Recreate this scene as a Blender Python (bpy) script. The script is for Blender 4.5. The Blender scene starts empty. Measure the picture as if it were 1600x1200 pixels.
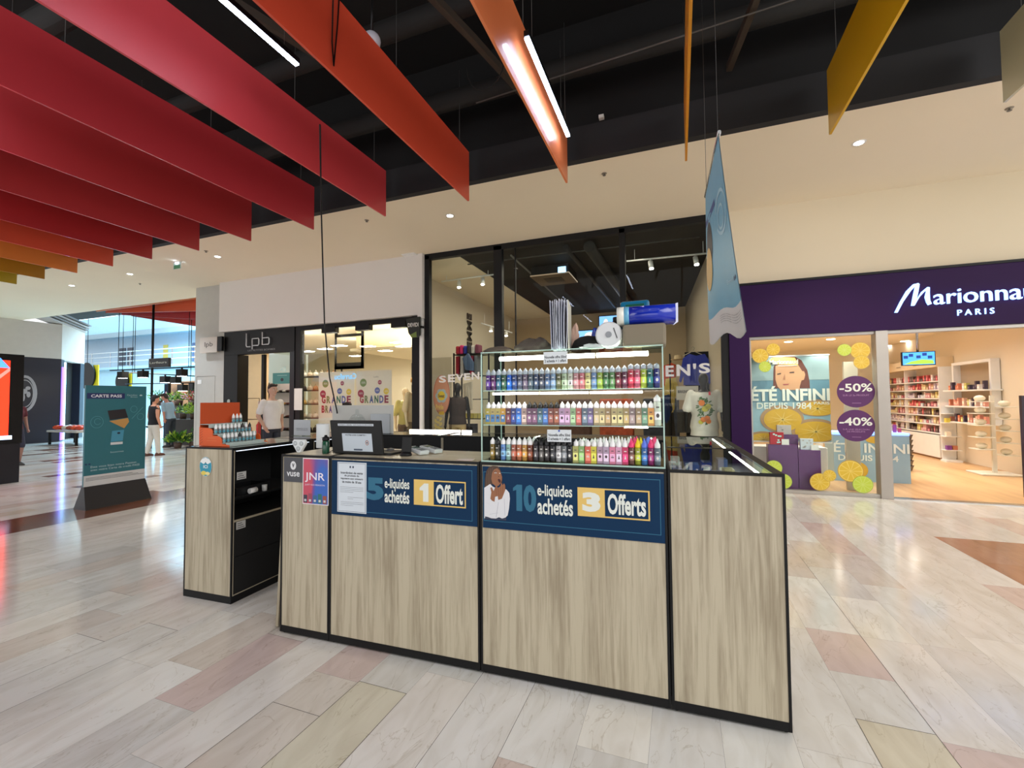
import bpy, math, random
from mathutils import Vector, Matrix, noise
random.seed(7)
sc = bpy.context.scene
COL = sc.collection
R = math.radians

# ------------------------------------------------------------------ camera
CAMH = 1.45
FPX = 691.62
YAW, PIT, ROL = -0.36023678, 0.03543764, -0.00811511
def cam_axes():
    cy, sy, cp, sp = math.cos(YAW), math.sin(YAW), math.cos(PIT), math.sin(PIT)
    f = Vector((sy * cp, cy * cp, sp)); r = Vector((cy, -sy, 0)); u = r.cross(f)
    cr, sr = math.cos(ROL), math.sin(ROL)
    return r * cr + u * sr, -r * sr + u * cr, f
CR, CU, CF = cam_axes()
cd = bpy.data.cameras.new('camera'); cam = bpy.data.objects.new('camera', cd); COL.objects.link(cam)
cd.sensor_width = 36; cd.lens = FPX / 1600 * 36; cd.clip_start = .05; cd.clip_end = 200
cam.matrix_world = Matrix(((CR.x, CU.x, -CF.x, 0), (CR.y, CU.y, -CF.y, 0), (CR.z, CU.z, -CF.z, CAMH), (0, 0, 0, 1)))
sc.camera = cam
sc.view_settings.view_transform = 'Standard'; sc.view_settings.look = 'None'
sc.view_settings.gamma = 1; sc.view_settings.use_curve_mapping = False
sc.view_settings.exposure = 0.38

# ------------------------------------------------------------------ world: soft daylight of the open mall behind
w = bpy.data.worlds.new('world'); sc.world = w; w.use_nodes = True
bg = w.node_tree.nodes['Background']; bg.inputs[0].default_value = (.97, .98, 1, 1); bg.inputs[1].default_value = .95

def area(name, loc, rot, sx, sy, power, col=(1, 1, 1), spread=180):
    l = bpy.data.lights.new(name, 'AREA'); l.shape = 'RECTANGLE'; l.size = sx; l.size_y = sy
    l.energy = power; l.color = col; l.spread = R(spread)
    o = bpy.data.objects.new(name, l); COL.objects.link(o); o.location = loc; o.rotation_euler = rot
    return o
def spot(name, loc, target, power, col=(1, .86, .66), ang=80, size=.05):
    l = bpy.data.lights.new(name, 'SPOT'); l.energy = power; l.color = col; l.spot_size = R(ang); l.spot_blend = .6
    l.shadow_soft_size = size
    o = bpy.data.objects.new(name, l); COL.objects.link(o); o.location = loc
    o.rotation_euler = (Vector(target) - Vector(loc)).to_track_quat('-Z', 'Y').to_euler()
    return o
WARM = (1, .84, .66)
area('overhead_fill', (-3, -3.0, 5.6), (R(8), 0, 0), 12, 5, 110, (1, .99, .97))  # added fill above and behind the camera, no skylight known there
area('overhead_fill_left', (-16, -2.0, 5.6), (0, R(-20), 0), 11, 6, 560, (1, .99, .97))  # added fill on the left, kept out of the window reflections
area('overhead_fill_far_right', (7.2, -2.0, 5.2), (0, R(30), 0), 6, 6, 430, (1, .98, .95))  # added side fill, also clear of the fashion window's reflections
area('rear_fill', (-3, -9.3, 1.7), (R(90), 0, 0), 18, 2.8, 200, (1, .97, .93))  # unseen fill added to brighten the ceiling underside and kiosk front
area('overhead_fill_right', (7, 1.5, 4.4), (0, R(35), 0), 3, 6, 70, (1, .90, .78))  # warm fill added from the right, no source known
area('atrium_skylight', (-24, 15, 8.6), (0, 0, 0), 12, 9, 5200, (.42, .78, 1))
area('fashion_shop_light', (-2.3, 10.8, 4.2), (0, 0, 0), 3.4, 4.5, 105, (1, .88, .72))
area('accessory_shop_light', (-7.2, 11.2, 2.70), (0, 0, 0), 3.0, 3.0, 65, (1, .92, .78))
area('shoe_shop_light', (-10.6, 10.2, 3.0), (0, 0, 0), 2.6, 3.4, 70, (1, .90, .76))
area('perfume_shop_light', (3.3, 11.8, 2.85), (0, 0, 0), 4.2, 6.4, 185, (1, .95, .88), 112)

# ------------------------------------------------------------------ pixel -> place
def ray(px, py):
    return CR * (px - 800) / FPX - CU * (py - 600) / FPX + CF
def W(px, py, X=None, Y=None, Z=None):
    d = ray(px, py)
    t = X / d.x if X is not None else Y / d.y if Y is not None else (Z - CAMH) / d.z
    return Vector((0, 0, CAMH)) + d * t

# ------------------------------------------------------------------ materials
def lin(c):
    return tuple(((x / 255) / 12.92 if x <= 10 else ((x / 255 + .055) / 1.055) ** 2.4) for x in c) + (1,)
MATS = {}
def mat(name, rgb=(128, 128, 128), rough=.5, metal=0, emis=0, coat=0, var=.05, scale=6, spec=.5):
    if name in MATS: return MATS[name]
    m = bpy.data.materials.new(name); m.use_nodes = True; MATS[name] = m
    nt = m.node_tree; b = nt.nodes['Principled BSDF']
    b.inputs['Base Color'].default_value = lin(rgb); b.inputs['Roughness'].default_value = rough
    b.inputs['Metallic'].default_value = metal; b.inputs['Coat Weight'].default_value = coat
    b.inputs['Coat Roughness'].default_value = .06
    b.inputs['Specular IOR Level'].default_value = spec
    if emis:
        b.inputs['Emission Color'].default_value = lin(rgb); b.inputs['Emission Strength'].default_value = emis
    elif var:
        tc = nt.nodes.new('ShaderNodeTexCoord'); n = nt.nodes.new('ShaderNodeTexNoise'); n.inputs['Scale'].default_value = scale
        n.inputs['Detail'].default_value = 3
        mx = nt.nodes.new('ShaderNodeMix'); mx.data_type = 'RGBA'
        c = lin(rgb); mx.inputs[6].default_value = tuple(x * (1 - var) for x in c[:3]) + (1,)
        mx.inputs[7].default_value = tuple(min(1, x * (1 + var)) for x in c[:3]) + (1,)
        nt.links.new(tc.outputs['Object'], n.inputs['Vector']); nt.links.new(n.outputs['Fac'], mx.inputs[0])
        nt.links.new(mx.outputs[2], b.inputs['Base Color'])
    return m
def C(r, g, b, rough=.5, **k):
    return mat('paint_%d_%d_%d_%d' % (r, g, b, int(rough * 100)), (r, g, b), rough, var=k.pop('var', .03), **k)
def glass(name, tint=(.97, 1, .98), ior=1.3):
    if name in MATS: return MATS[name]
    m = bpy.data.materials.new(name); m.use_nodes = True; MATS[name] = m; nt = m.node_tree
    nt.nodes.remove(nt.nodes['Principled BSDF']); out = nt.nodes['Material Output']
    t = nt.nodes.new('ShaderNodeBsdfTransparent'); t.inputs[0].default_value = (*tint, 1)
    g = nt.nodes.new('ShaderNodeBsdfGlossy'); g.inputs['Roughness'].default_value = .01
    f = nt.nodes.new('ShaderNodeFresnel'); f.inputs['IOR'].default_value = ior
    ge = nt.nodes.new('ShaderNodeNewGeometry'); mu = nt.nodes.new('ShaderNodeMath'); mu.operation = 'SUBTRACT'; mu.use_clamp = True; nt.links.new(f.outputs[0], mu.inputs[0]); nt.links.new(ge.outputs['Backfacing'], mu.inputs[1])
    x = nt.nodes.new('ShaderNodeMixShader'); nt.links.new(mu.outputs[0], x.inputs[0]); nt.links.new(t.outputs[0], x.inputs[1])
    nt.links.new(g.outputs[0], x.inputs[2]); nt.links.new(x.outputs[0], out.inputs[0])
    return m
GLASS = glass('shop_window_glass'); GLASS_GREEN = glass('display_case_glass', (.93, 1, .96), 1.4)
GLASS_EDGE = mat('green_glass_edge', (176, 208, 196), .15, var=0)
BLACK = mat('black_powder_coat', (12, 12, 14), .5, spec=.3); MATTE = mat('matte_black_board', (9, 9, 10), .75)
WHITE = mat('white_gloss_paint', (235, 235, 232), .35); CREAM = mat('cream_plaster', (222, 210, 184), .8, scale=.7)
CHROME = mat('brushed_chrome', (190, 190, 190), .22, 1); DARKM = mat('dark_gunmetal', (45, 46, 48), .35, .7)
def wood(name, c1, c2, sx=26, sz=1.4, rough=.45, axis='Z'):
    if name in MATS: return MATS[name]
    m = bpy.data.materials.new(name); m.use_nodes = True; MATS[name] = m; nt = m.node_tree; b = nt.nodes['Principled BSDF']
    tc = nt.nodes.new('ShaderNodeTexCoord'); mp = nt.nodes.new('ShaderNodeMapping')
    mp.inputs['Scale'].default_value = {'Z': (sx, sx, sz), 'Y': (sx, sz, sx), 'X': (sz, sx, sx)}[axis]
    n = nt.nodes.new('ShaderNodeTexNoise'); n.inputs['Scale'].default_value = 1; n.inputs['Detail'].default_value = 8
    n.inputs['Roughness'].default_value = .62; n.inputs['Distortion'].default_value = .5
    mp2 = nt.nodes.new('ShaderNodeMapping'); k = .22
    mp2.inputs['Scale'].default_value = tuple(x * k for x in mp.inputs['Scale'].default_value)
    n2 = nt.nodes.new('ShaderNodeTexNoise'); n2.inputs['Scale'].default_value = 1; n2.inputs['Detail'].default_value = 4; n2.inputs['Distortion'].default_value = 1.2
    ad = nt.nodes.new('ShaderNodeMath'); ad.operation = 'ADD'
    cr = nt.nodes.new('ShaderNodeValToRGB'); cr.color_ramp.elements[0].position = .60; cr.color_ramp.elements[1].position = 1.22
    cr.color_ramp.elements[0].color = lin(c1); cr.color_ramp.elements[1].color = lin(c2)
    cr.color_ramp.elements[1].position = 1.0
    sb = nt.nodes.new('ShaderNodeMath'); sb.operation = 'MULTIPLY_ADD'; sb.inputs[1].default_value = 1.0; sb.inputs[2].default_value = -.14
    nt.links.new(tc.outputs['Object'], mp.inputs[0]); nt.links.new(mp.outputs[0], n.inputs['Vector'])
    nt.links.new(tc.outputs['Object'], mp2.inputs[0]); nt.links.new(mp2.outputs[0], n2.inputs['Vector'])
    nt.links.new(n.outputs['Fac'], ad.inputs[0]); nt.links.new(n2.outputs['Fac'], ad.inputs[1])
    nt.links.new(ad.outputs[0], sb.inputs[0]); nt.links.new(sb.outputs[0], cr.inputs[0])
    nt.links.new(cr.outputs[0], b.inputs['Base Color']); b.inputs['Roughness'].default_value = rough
    return m
OAK = wood('pale_oak_laminate', (150, 137, 114), (190, 179, 155), 70, 3.0)
OAKTOP = wood('pale_oak_worktop', (178, 164, 136), (214, 202, 178), 24, 1.2, .35, 'X')

# ------------------------------------------------------------------ mesh building
class Pl:
    """an upright plane: origin, right direction, outward normal"""
    def __init__(s, o, u, n): s.o = Vector(o); s.u = Vector(u).normalized(); s.n = Vector(n).normalized(); s.v = Vector((0, 0, 1))
    def pt(s, u, v, n=0): return s.o + s.u * u + s.v * v + s.n * n
    def px(s, x, y):
        d = ray(x, y); c = Vector((0, 0, CAMH)); t = (s.o - c).dot(s.n) / d.dot(s.n); p = c + d * t - s.o
        return p.dot(s.u), p.dot(s.v)
def front(Y): return Pl((0, Y, 0), (1, 0, 0), (0, -1, 0))
def side(X, sgn=1): return Pl((X, 0, 0), (0, sgn, 0), (sgn, 0, 0))
TXT = {}
def text_mesh(s, bold=0):
    k = (s, bold)
    if k not in TXT:
        cu = bpy.data.curves.new('lettering', 'FONT'); cu.body = s; cu.size = 1; cu.offset = bold; cu.resolution_u = 3
        ob = bpy.data.objects.new('lettering', cu); COL.objects.link(ob)
        dg = bpy.context.evaluated_depsgraph_get(); dg.update(); ev = ob.evaluated_get(dg); me = ev.to_mesh()
        v = [(p.co.x, p.co.y) for p in me.vertices]; f = [tuple(q.vertices) for q in me.polygons]
        ev.to_mesh_clear(); bpy.data.objects.remove(ob); bpy.data.curves.remove(cu)
        TXT[k] = (v, f)
    return TXT[k]
class MB:
    def __init__(s): s.v = []; s.f = []; s.m = []; s.sm = []; s.mats = []
    def mi(s, m):
        if m not in s.mats: s.mats.append(m)
        return s.mats.index(m)
    def add(s, vs, fs, m, smooth=False):
        b = len(s.v); s.v += [tuple(x) for x in vs]; k = s.mi(m)
        for f in fs: s.f.append(tuple(i + b for i in f)); s.m.append(k); s.sm.append(smooth)
        return s
    def box(s, x0, x1, y0, y1, z0, z1, m, rz=0, c=None, M=None):
        vs = [Vector((x, y, z)) for z in (z0, z1) for y in (y0, y1) for x in (x0, x1)]
        if rz:
            cc = Vector(c or ((x0 + x1) / 2, (y0 + y1) / 2, 0)); q = Matrix.Rotation(rz, 3, 'Z'); vs = [q @ (v - cc) + cc for v in vs]
        if M: vs = [M @ v for v in vs]
        return s.add(vs, [(0, 2, 3, 1), (4, 5, 7, 6), (0, 1, 5, 4), (2, 6, 7, 3), (0, 4, 6, 2), (1, 3, 7, 5)], m)
    def tube(s, pts, r, m, n=8, caps=True, r2=None):
        pts = [Vector(p) for p in pts]; rings = []; N = len(pts)
        up = None
        for i, p in enumerate(pts):
            d = (pts[min(i + 1, N - 1)] - pts[max(i - 1, 0)])
            if d.length < 1e-9: d = Vector((0, 0, 1))
            d.normalize()
            if up is None: up = Vector((0, 0, 1)) if abs(d.z) < .9 else Vector((1, 0, 0))
            a = d.cross(up).normalized(); b = a.cross(d).normalized(); up = b
            rr = r[i] if isinstance(r, (list, tuple)) else (r if r2 is None else r + (r2 - r) * i / (N - 1))
            rings.append([p + (a * math.cos(t) + b * math.sin(t)) * rr for t in [2 * math.pi * k / n for k in range(n)]])
        vs = [v for q in rings for v in q]; fs = []
        for i in range(N - 1):
            for k in range(n): fs.append((i * n + k, i * n + (k + 1) % n, (i + 1) * n + (k + 1) % n, (i + 1) * n + k))
        s.add(vs, fs, m, True)
        if caps:
            b = len(s.v) - len(vs); k = s.mi(m)
            s.f.append(tuple(b + i for i in reversed(range(n)))); s.m.append(k); s.sm.append(False)
            s.f.append(tuple(b + (N - 1) * n + i for i in range(n))); s.m.append(k); s.sm.append(False)
        return s
    def rings(s, rs, m, n=16, caps=True, smooth=True):
        """stack of ellipses (cx,cy,z,rx,ry)"""
        vs = []; fs = []
        for (cx, cy, z, rx, ry) in rs:
            for k in range(n):
                t = 2 * math.pi * k / n; vs.append((cx + rx * math.cos(t), cy + ry * math.sin(t), z))
        for i in range(len(rs) - 1):
            for k in range(n): fs.append((i * n + k, i * n + (k + 1) % n, (i + 1) * n + (k + 1) % n, (i + 1) * n + k))
        if caps: fs.append(tuple(reversed(range(n)))); fs.append(tuple((len(rs) - 1) * n + i for i in range(n)))
        return s.add(vs, fs, m, smooth)
    def lathe(s, prof, m, c=(0, 0, 0), n=16, smooth=True):
        return s.rings([(c[0], c[1], c[2] + z, max(r, 1e-4), max(r, 1e-4)) for r, z in prof], m, n, True, smooth)
    def ball(s, c, r, m, n=12, sc=(1, 1, 1)):
        rs = []
        for i in range(n // 2 + 1):
            t = -math.pi / 2 + math.pi * i / (n // 2); q = max(math.cos(t), .02)
            rs.append((c[0], c[1], c[2] + r * sc[2] * math.sin(t), r * sc[0] * q, r * sc[1] * q))
        return s.rings(rs, m, n)
    def capsule(s, p0, p1, r0, r1, m, n=12):
        p0, p1 = Vector(p0), Vector(p1); s.tube([p0, p1], r0, m, n, r2=r1); s.ball(p0, r0, m, n); return s.ball(p1, r1, m, n)
    # flat artwork on a plane
    def poly(s, pl, uv, m, n=0): return s.add([pl.pt(u, v, n) for u, v in uv], [tuple(range(len(uv)))], m)
    def rect(s, pl, u0, u1, v0, v1, m, n=0): return s.poly(pl, [(u0, v0), (u1, v0), (u1, v1), (u0, v1)], m, n)
    def frame(s, pl, u0, u1, v0, v1, t, m, n=0):
        s.rect(pl, u0, u1, v0, v0 + t, m, n); s.rect(pl, u0, u1, v1 - t, v1, m, n)
        s.rect(pl, u0, u0 + t, v0 + t, v1 - t, m, n); return s.rect(pl, u1 - t, u1, v0 + t, v1 - t, m, n)
    def ell(s, pl, u, v, ru, rv, m, n=0, k=24, a=0):
        ca, sa = math.cos(a), math.sin(a); pts = []
        for i in range(k):
            t = 2 * math.pi * i / k; x, y = ru * math.cos(t), rv * math.sin(t); pts.append((u + x * ca - y * sa, v + x * sa + y * ca))
        return s.poly(pl, pts, m, n)
    def cell(s, pl, u, v, ru, rv, m, n, b, k=40):
        return s.poly(pl, [(min(max(u + ru * math.cos(2 * math.pi * i / k), b[0]), b[1]), min(max(v + rv * math.sin(2 * math.pi * i / k), b[2]), b[3])) for i in range(k)], m, n)
    def ring(s, pl, u, v, ru, rv, t, m, n=0, k=28, a0=0, a1=360):
        vs = []; fs = []
        for i in range(k + 1):
            a = R(a0 + (a1 - a0) * i / k)
            for q in (1, 0): vs.append(pl.pt(u + (ru - t * (1 - q)) * math.cos(a), v + (rv - t * (1 - q)) * math.sin(a), n))
        for i in range(k): fs.append((2 * i, 2 * i + 2, 2 * i + 3, 2 * i + 1))
        return s.add(vs, fs, m)
    def text(s, pl, t, u0, u1, v0, v1, m, n=0, bold=0, depth=0, mirror=False):
        v, f = text_mesh(t, bold)
        if not v: return s
        a0, a1 = min(x for x, _ in v), max(x for x, _ in v); b0, b1 = min(y for _, y in v), max(y for _, y in v)
        def g(x, y, q):
            tu = (x - a0) / max(a1 - a0, 1e-6)
            if mirror: tu = 1 - tu
            return pl.pt(u0 + (u1 - u0) * tu, v0 + (v1 - v0) * (y - b0) / max(b1 - b0, 1e-6), q)
        s.add([g(x, y, n + depth) for x, y in v], f, m)
        if depth:
            s.add([g(x, y, n) for x, y in v], [tuple(reversed(q)) for q in f], m)
            ed = {}
            for q in f:
                for i in range(len(q)):
                    e = (q[i], q[(i + 1) % len(q)]); ed[e] = ed.get(e, 0) + 1
            side_ = [e for e in ed if (e[1], e[0]) not in ed]
            vs = []; fs = []
            for i, (a, b) in enumerate(side_):
                vs += [g(*v[a], n + depth), g(*v[b], n + depth), g(*v[b], n), g(*v[a], n)]; fs.append((4 * i, 4 * i + 3, 4 * i + 2, 4 * i + 1))
            s.add(vs, fs, m)
        return s
    def pxpoly(s, pl, pts, m, n=0): return s.poly(pl, [pl.px(*p) for p in pts], m, n)
    def pxtext(s, pl, t, xy0, xy1, m, n=0, bold=0, depth=0, mirror=False):
        """xy0: lower left pixel, xy1: upper right pixel"""
        a, b = pl.px(*xy0), pl.px(*xy1); return s.text(pl, t, a[0], b[0], a[1], b[1], m, n, bold, depth, mirror)
    def slab(s, pl, u0, u1, v0, v1, n0, n1, m):
        vs = [pl.pt(u, v, n) for n in (n0, n1) for v in (v0, v1) for u in (u0, u1)]
        return s.add(vs, [(0, 2, 3, 1), (4, 5, 7, 6), (0, 1, 5, 4), (2, 6, 7, 3), (0, 4, 6, 2), (1, 3, 7, 5)], m)
    def leaves(s, c, r, n, m, size=.06, up=.5, sc=(1, 1, 1)):
        ms = m if isinstance(m, list) else [m]
        for i in range(n):
            d = Vector((random.gauss(0, 1) * sc[0], random.gauss(0, 1) * sc[1], abs(random.gauss(0, 1)) * sc[2] * up + .1)).normalized()
            p = Vector(c) + Vector((d.x * r * sc[0], d.y * r * sc[1], d.z * r * sc[2])) * random.uniform(.2, 1)
            a = d.cross(Vector((random.random(), random.random(), random.random())) + Vector((.01, 0, 0))).normalized(); L = size * random.uniform(.6, 1.3)
            q = d.cross(a) * .15
            s.add([p, p + d * L * .5 + a * L * .25 + q * L, p + d * L, p + d * L * .5 - a * L * .25 + q * L], [(0, 1, 2, 3)], random.choice(ms))
        return s
    def mesh(s, name):
        me = bpy.data.meshes.new(name); me.from_pydata(s.v, [], s.f); me.validate(clean_customdata=False) if False else None
        for m in s.mats: me.materials.append(m)
        me.polygons.foreach_set('material_index', s.m); me.polygons.foreach_set('use_smooth', s.sm); me.update()
        return me
    def obj(s, name, parent=None, loc=None, rz=0, bev=0):
        o = bpy.data.objects.new(name, s.mesh(name)); COL.objects.link(o)
        if parent: o.parent = parent
        if loc is not None: o.location = loc
        if rz: o.rotation_euler.z = rz
        if bev:
            b = o.modifiers.new('bevel', 'BEVEL'); b.width = bev; b.segments = 2; b.limit_method = 'ANGLE'
        return o
def tag(o, label=None, cat=None, group=None, kind=None):
    if label: o['label'] = label
    if cat: o['category'] = cat
    if group: o['group'] = group
    if kind: o['kind'] = kind
    return o
def thing(name, label, cat, loc=(0, 0, 0), rz=0, group=None):
    o = bpy.data.objects.new(name, None); COL.objects.link(o); o.location = loc; o.rotation_euler.z = rz; o.empty_display_size = .1
    return tag(o, label, cat, group)
def struct(name, mb, **k): return tag(mb.obj(name, **k), kind='structure')
def copy(o, parent=None):
    c = o.copy(); COL.objects.link(c); c.parent = parent
    for ch in list(o.children): copy(ch, c)
    return c
ORD = ['first', 'second', 'third', 'fourth', 'fifth', 'sixth', 'seventh', 'eighth', 'ninth', 'tenth', 'eleventh', 'twelfth', 'thirteenth',
       'fourteenth', 'fifteenth', 'sixteenth', 'seventeenth', 'eighteenth', 'nineteenth', 'twentieth'] + ['twenty-' + x for x in ('first', 'second', 'third', 'fourth', 'fifth', 'sixth', 'seventh', 'eighth', 'ninth')] + ['thirtieth'] + ['thirty-' + x for x in ('first', 'second', 'third', 'fourth', 'fifth', 'sixth', 'seventh', 'eighth', 'ninth')] + ['fortieth']
# ================================================================== SHELL
# floor of marble planks, 0.2867 m wide, laid along Y
def marble():
    m = bpy.data.materials.new('polished_marble'); m.use_nodes = True; nt = m.node_tree; b = nt.nodes['Principled BSDF']
    at = nt.nodes.new('ShaderNodeAttribute'); at.attribute_name = 'tint'
    tc = nt.nodes.new('ShaderNodeTexCoord'); mp = nt.nodes.new('ShaderNodeMapping'); mp.inputs['Scale'].default_value = (4.5, 1.3, 1)
    off = nt.nodes.new('ShaderNodeVectorMath'); off.operation = 'ADD'
    sclv = nt.nodes.new('ShaderNodeVectorMath'); sclv.operation = 'SCALE'; sclv.inputs[3].default_value = 37
    nt.links.new(at.outputs['Vector'], sclv.inputs[0]); nt.links.new(tc.outputs['Object'], off.inputs[0]); nt.links.new(sclv.outputs[0], off.inputs[1])
    nt.links.new(off.outputs[0], mp.inputs[0])
    n = nt.nodes.new('ShaderNodeTexNoise'); n.inputs['Scale'].default_value = 2; n.inputs['Detail'].default_value = 9; n.inputs['Distortion'].default_value = 1.0
    nt.links.new(mp.outputs[0], n.inputs['Vector'])
    r = nt.nodes.new('ShaderNodeValToRGB'); e = r.color_ramp.elements; e[0].position = .3; e[0].color = (.86, .84, .81, 1); e[1].position = .62; e[1].color = (1, 1, 1, 1)
    nt.links.new(n.outputs['Fac'], r.inputs[0])
    n3 = nt.nodes.new('ShaderNodeTexNoise'); n3.inputs['Scale'].default_value = 1.1; n3.inputs['Detail'].default_value = 6; n3.inputs['Distortion'].default_value = 1.6
    nt.links.new(mp.outputs[0], n3.inputs['Vector'])
    ab = nt.nodes.new('ShaderNodeMath'); ab.operation = 'SUBTRACT'; ab.inputs[1].default_value = .5; nt.links.new(n3.outputs['Fac'], ab.inputs[0])
    a2 = nt.nodes.new('ShaderNodeMath'); a2.operation = 'ABSOLUTE'; nt.links.new(ab.outputs[0], a2.inputs[0])
    r2 = nt.nodes.new('ShaderNodeValToRGB'); e = r2.color_ramp.elements; e[0].position = 0; e[0].color = (.80, .77, .72, 1); e[1].position = .006; e[1].color = (1, 1, 1, 1)
    nt.links.new(a2.outputs[0], r2.inputs[0])
    m1 = nt.nodes.new('ShaderNodeMix'); m1.data_type = 'RGBA'; m1.blend_type = 'MULTIPLY'; m1.inputs[0].default_value = 1
    nt.links.new(at.outputs['Color'], m1.inputs[6]); nt.links.new(r.outputs[0], m1.inputs[7])
    m2 = nt.nodes.new('ShaderNodeMix'); m2.data_type = 'RGBA'; m2.blend_type = 'MULTIPLY'; m2.inputs[0].default_value = 1
    nt.links.new(m1.outputs[2], m2.inputs[6]); nt.links.new(r2.outputs[0], m2.inputs[7])
    nt.links.new(m2.outputs[2], b.inputs['Base Color'])
    b.inputs['Roughness'].default_value = .13; b.inputs['Specular IOR Level'].default_value = .62
    return m
MARBLE = marble(); GROUT = mat('dark_floor_joint', (70, 64, 58), .8)
PW = .2867; X0 = -1.291
TINTS = [((222, 221, 217), 14), ((227, 226, 222), 12), ((216, 214, 210), 9), ((217, 209, 200), 6), ((230, 228, 221), 6), ((212, 202, 195), 3), ((210, 194, 187), 2), ((214, 208, 192), 2)]
pool = [t for t, k in TINTS for _ in range(k)]
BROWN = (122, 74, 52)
def special(i):
    """planks that stand out in the front of the hall: (y0,y1,colour,joint)"""
    T = (214, 208, 188); L = (227, 223, 217); P_ = (211, 193, 187)
    return {
        -8: [(.9, 1.69, T, 0), (1.69, 2.6, L, 0)], -7: [(1.1, 1.93, T, 0), (1.93, 2.9, L, 0)],
        -4: [(.6, 1.46, L, 0), (1.46, 2.1, P_, 0)], -3: [(.5, 1.2, L, 0), (1.2, 2.3, L, 0)],
        -2: [(.55, 1.639, T, 0), (1.64, 1.9, L, 0), (1.9, 2.5, P_, 0)], -1: [(.5, 1.911, T, 0)], 0: [(.3, 1.2, L, 0), (1.2, 2.1, L, 0)],
        7: [(1.3, 2.46, T, 0), (2.46, 2.84, L, 0), (2.84, 3.31, P_, 0)], 8: [(1.5, 2.42, P_, 0), (2.42, 3.3, L, 0)],
    }.get(i, [])
vs = []; fs = []; cols = []
def plank(xa, xb, ya, yb, c, g):
    k = len(vs); j = random.uniform(-.02, .02)
    vs.extend([(xa + g, ya + g, 0), (xb - g, ya + g, 0), (xb - g, yb - g, 0), (xa + g, yb - g, 0)]); fs.append((k, k + 1, k + 2, k + 3))
    l = lin(c); cols.append(tuple(max(0, x + j + random.uniform(-.004, .004)) for x in l[:3]) + (1,))
for i in range(-100, 38):
    xa = X0 + i * PW; xb = xa + PW; y = -4 - random.random(); sp = special(i)
    far = xa < -12 or xa > 8
    while y < 16:
        L = random.choice([.6, .75, .9, 1.1, 1.3]) * (2 if far else 1); yb = y + L
        hit = None
        for s_ in sp:
            if y < s_[1] - .01 and yb > s_[0] - .05: hit = s_
        if hit:
            if y < hit[0] - .06: yb = hit[0]; c = random.choice(pool); g = .0004
            else: y = hit[0] if y > hit[0] else y; yb = hit[1]; c = hit[2]; g = hit[3] or .0004; sp = [q for q in sp if q is not hit]
        else:
            c = random.choice(pool); g = .0016 if random.random() < .06 else .0004
        xm = (xa + xb) / 2
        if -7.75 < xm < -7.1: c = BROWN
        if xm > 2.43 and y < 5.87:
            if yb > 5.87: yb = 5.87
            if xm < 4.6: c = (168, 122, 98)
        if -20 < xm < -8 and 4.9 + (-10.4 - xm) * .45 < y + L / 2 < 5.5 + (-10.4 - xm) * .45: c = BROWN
        plank(xa, xb, y, yb, c, g); y = yb
me = bpy.data.meshes.new('floor'); b0 = len(vs)
vs += [(-31, -5.5, -.002), (10, -5.5, -.002), (10, 18, -.002), (-31, 18, -.002)]; fs.append((b0, b0 + 1, b0 + 2, b0 + 3)); cols.append((.1, .1, .1, 1))
me.from_pydata(vs, [], fs); ca = me.color_attributes.new('tint', 'FLOAT_COLOR', 'CORNER')
flat = []
for p, c in zip(me.polygons, cols):
    for _ in range(p.loop_total): flat += c
ca.data.foreach_set('color', flat); me.materials.append(MARBLE); me.materials.append(GROUT); me.polygons[len(fs) - 1].material_index = 1
fl = bpy.data.objects.new('floor', me); COL.objects.link(fl); tag(fl, kind='structure')

q_ = MB()      # open dark joints between some planks
gx = lambda i: X0 + i * PW
for (a_, b_, c_, d_) in ((gx(8), gx(8), 1.2, 4.75), (gx(7), gx(7), 1.2, 2.46), (gx(7), gx(8), 2.46, 2.46), (gx(-2), gx(-2), .5, 1.639), (gx(-1), gx(-1), .5, 1.911), (gx(0), gx(0), .5, 1.911), (gx(-1), gx(0), 1.911, 1.911), (gx(-2), gx(-1), 1.639, 1.639),
                         (gx(-6), gx(-6), 1.1, 1.93), (gx(-7), gx(-6), 1.93, 1.93), (gx(-7), gx(-7), .9, 1.93), (gx(-8), gx(-7), 1.69, 1.69)):
    h_ = .0013; q_.add([(a_ - h_, c_ - h_, .0004), (b_ + h_, c_ - h_, .0004), (b_ + h_, d_ + h_, .0004), (a_ - h_, d_ + h_, .0004)], [(0, 1, 2, 3)], GROUT)
struct('floor_joints', q_)
SY = 7.83      # shopfront line
CZ = 4.45      # plaster ceiling
SOFFIT = mat('cream_ceiling_plaster', (240, 228, 204), .85, scale=.5); WALLW = mat('white_wall_paint', (222, 219, 214), .8, scale=.6)
VOID = mat('black_ceiling_paint', (12, 12, 14), .8); FASC = mat('charcoal_fascia', (33, 33, 36), .8)
SHOPW = mat('shop_cream_wall', (230, 218, 196), .8, scale=.5)
# plaster ceiling in front of the shops, with the rim of the black void
mb = MB(); mb.box(-34, 7.5, 5.42, 8.6, CZ, CZ + .12, SOFFIT); struct('ceiling', mb)
mb = MB(); mb.box(-34, 7.5, 5.395, 5.5, CZ - .002, 4.87, FASC); struct('trim_1', mb)
mb = MB(); mb.box(-34, 7.5, -10, 7, 6.3, 6.4, VOID); mb.box(-34, 7.5, 5.5, 7, 4.8, 6.3, VOID); struct('ceiling', mb)
mb = MB(); mb.box(-34, 7.5, -10.2, -10, 3.2, 6.4, FASC); struct('wall_opposite', mb)
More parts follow.
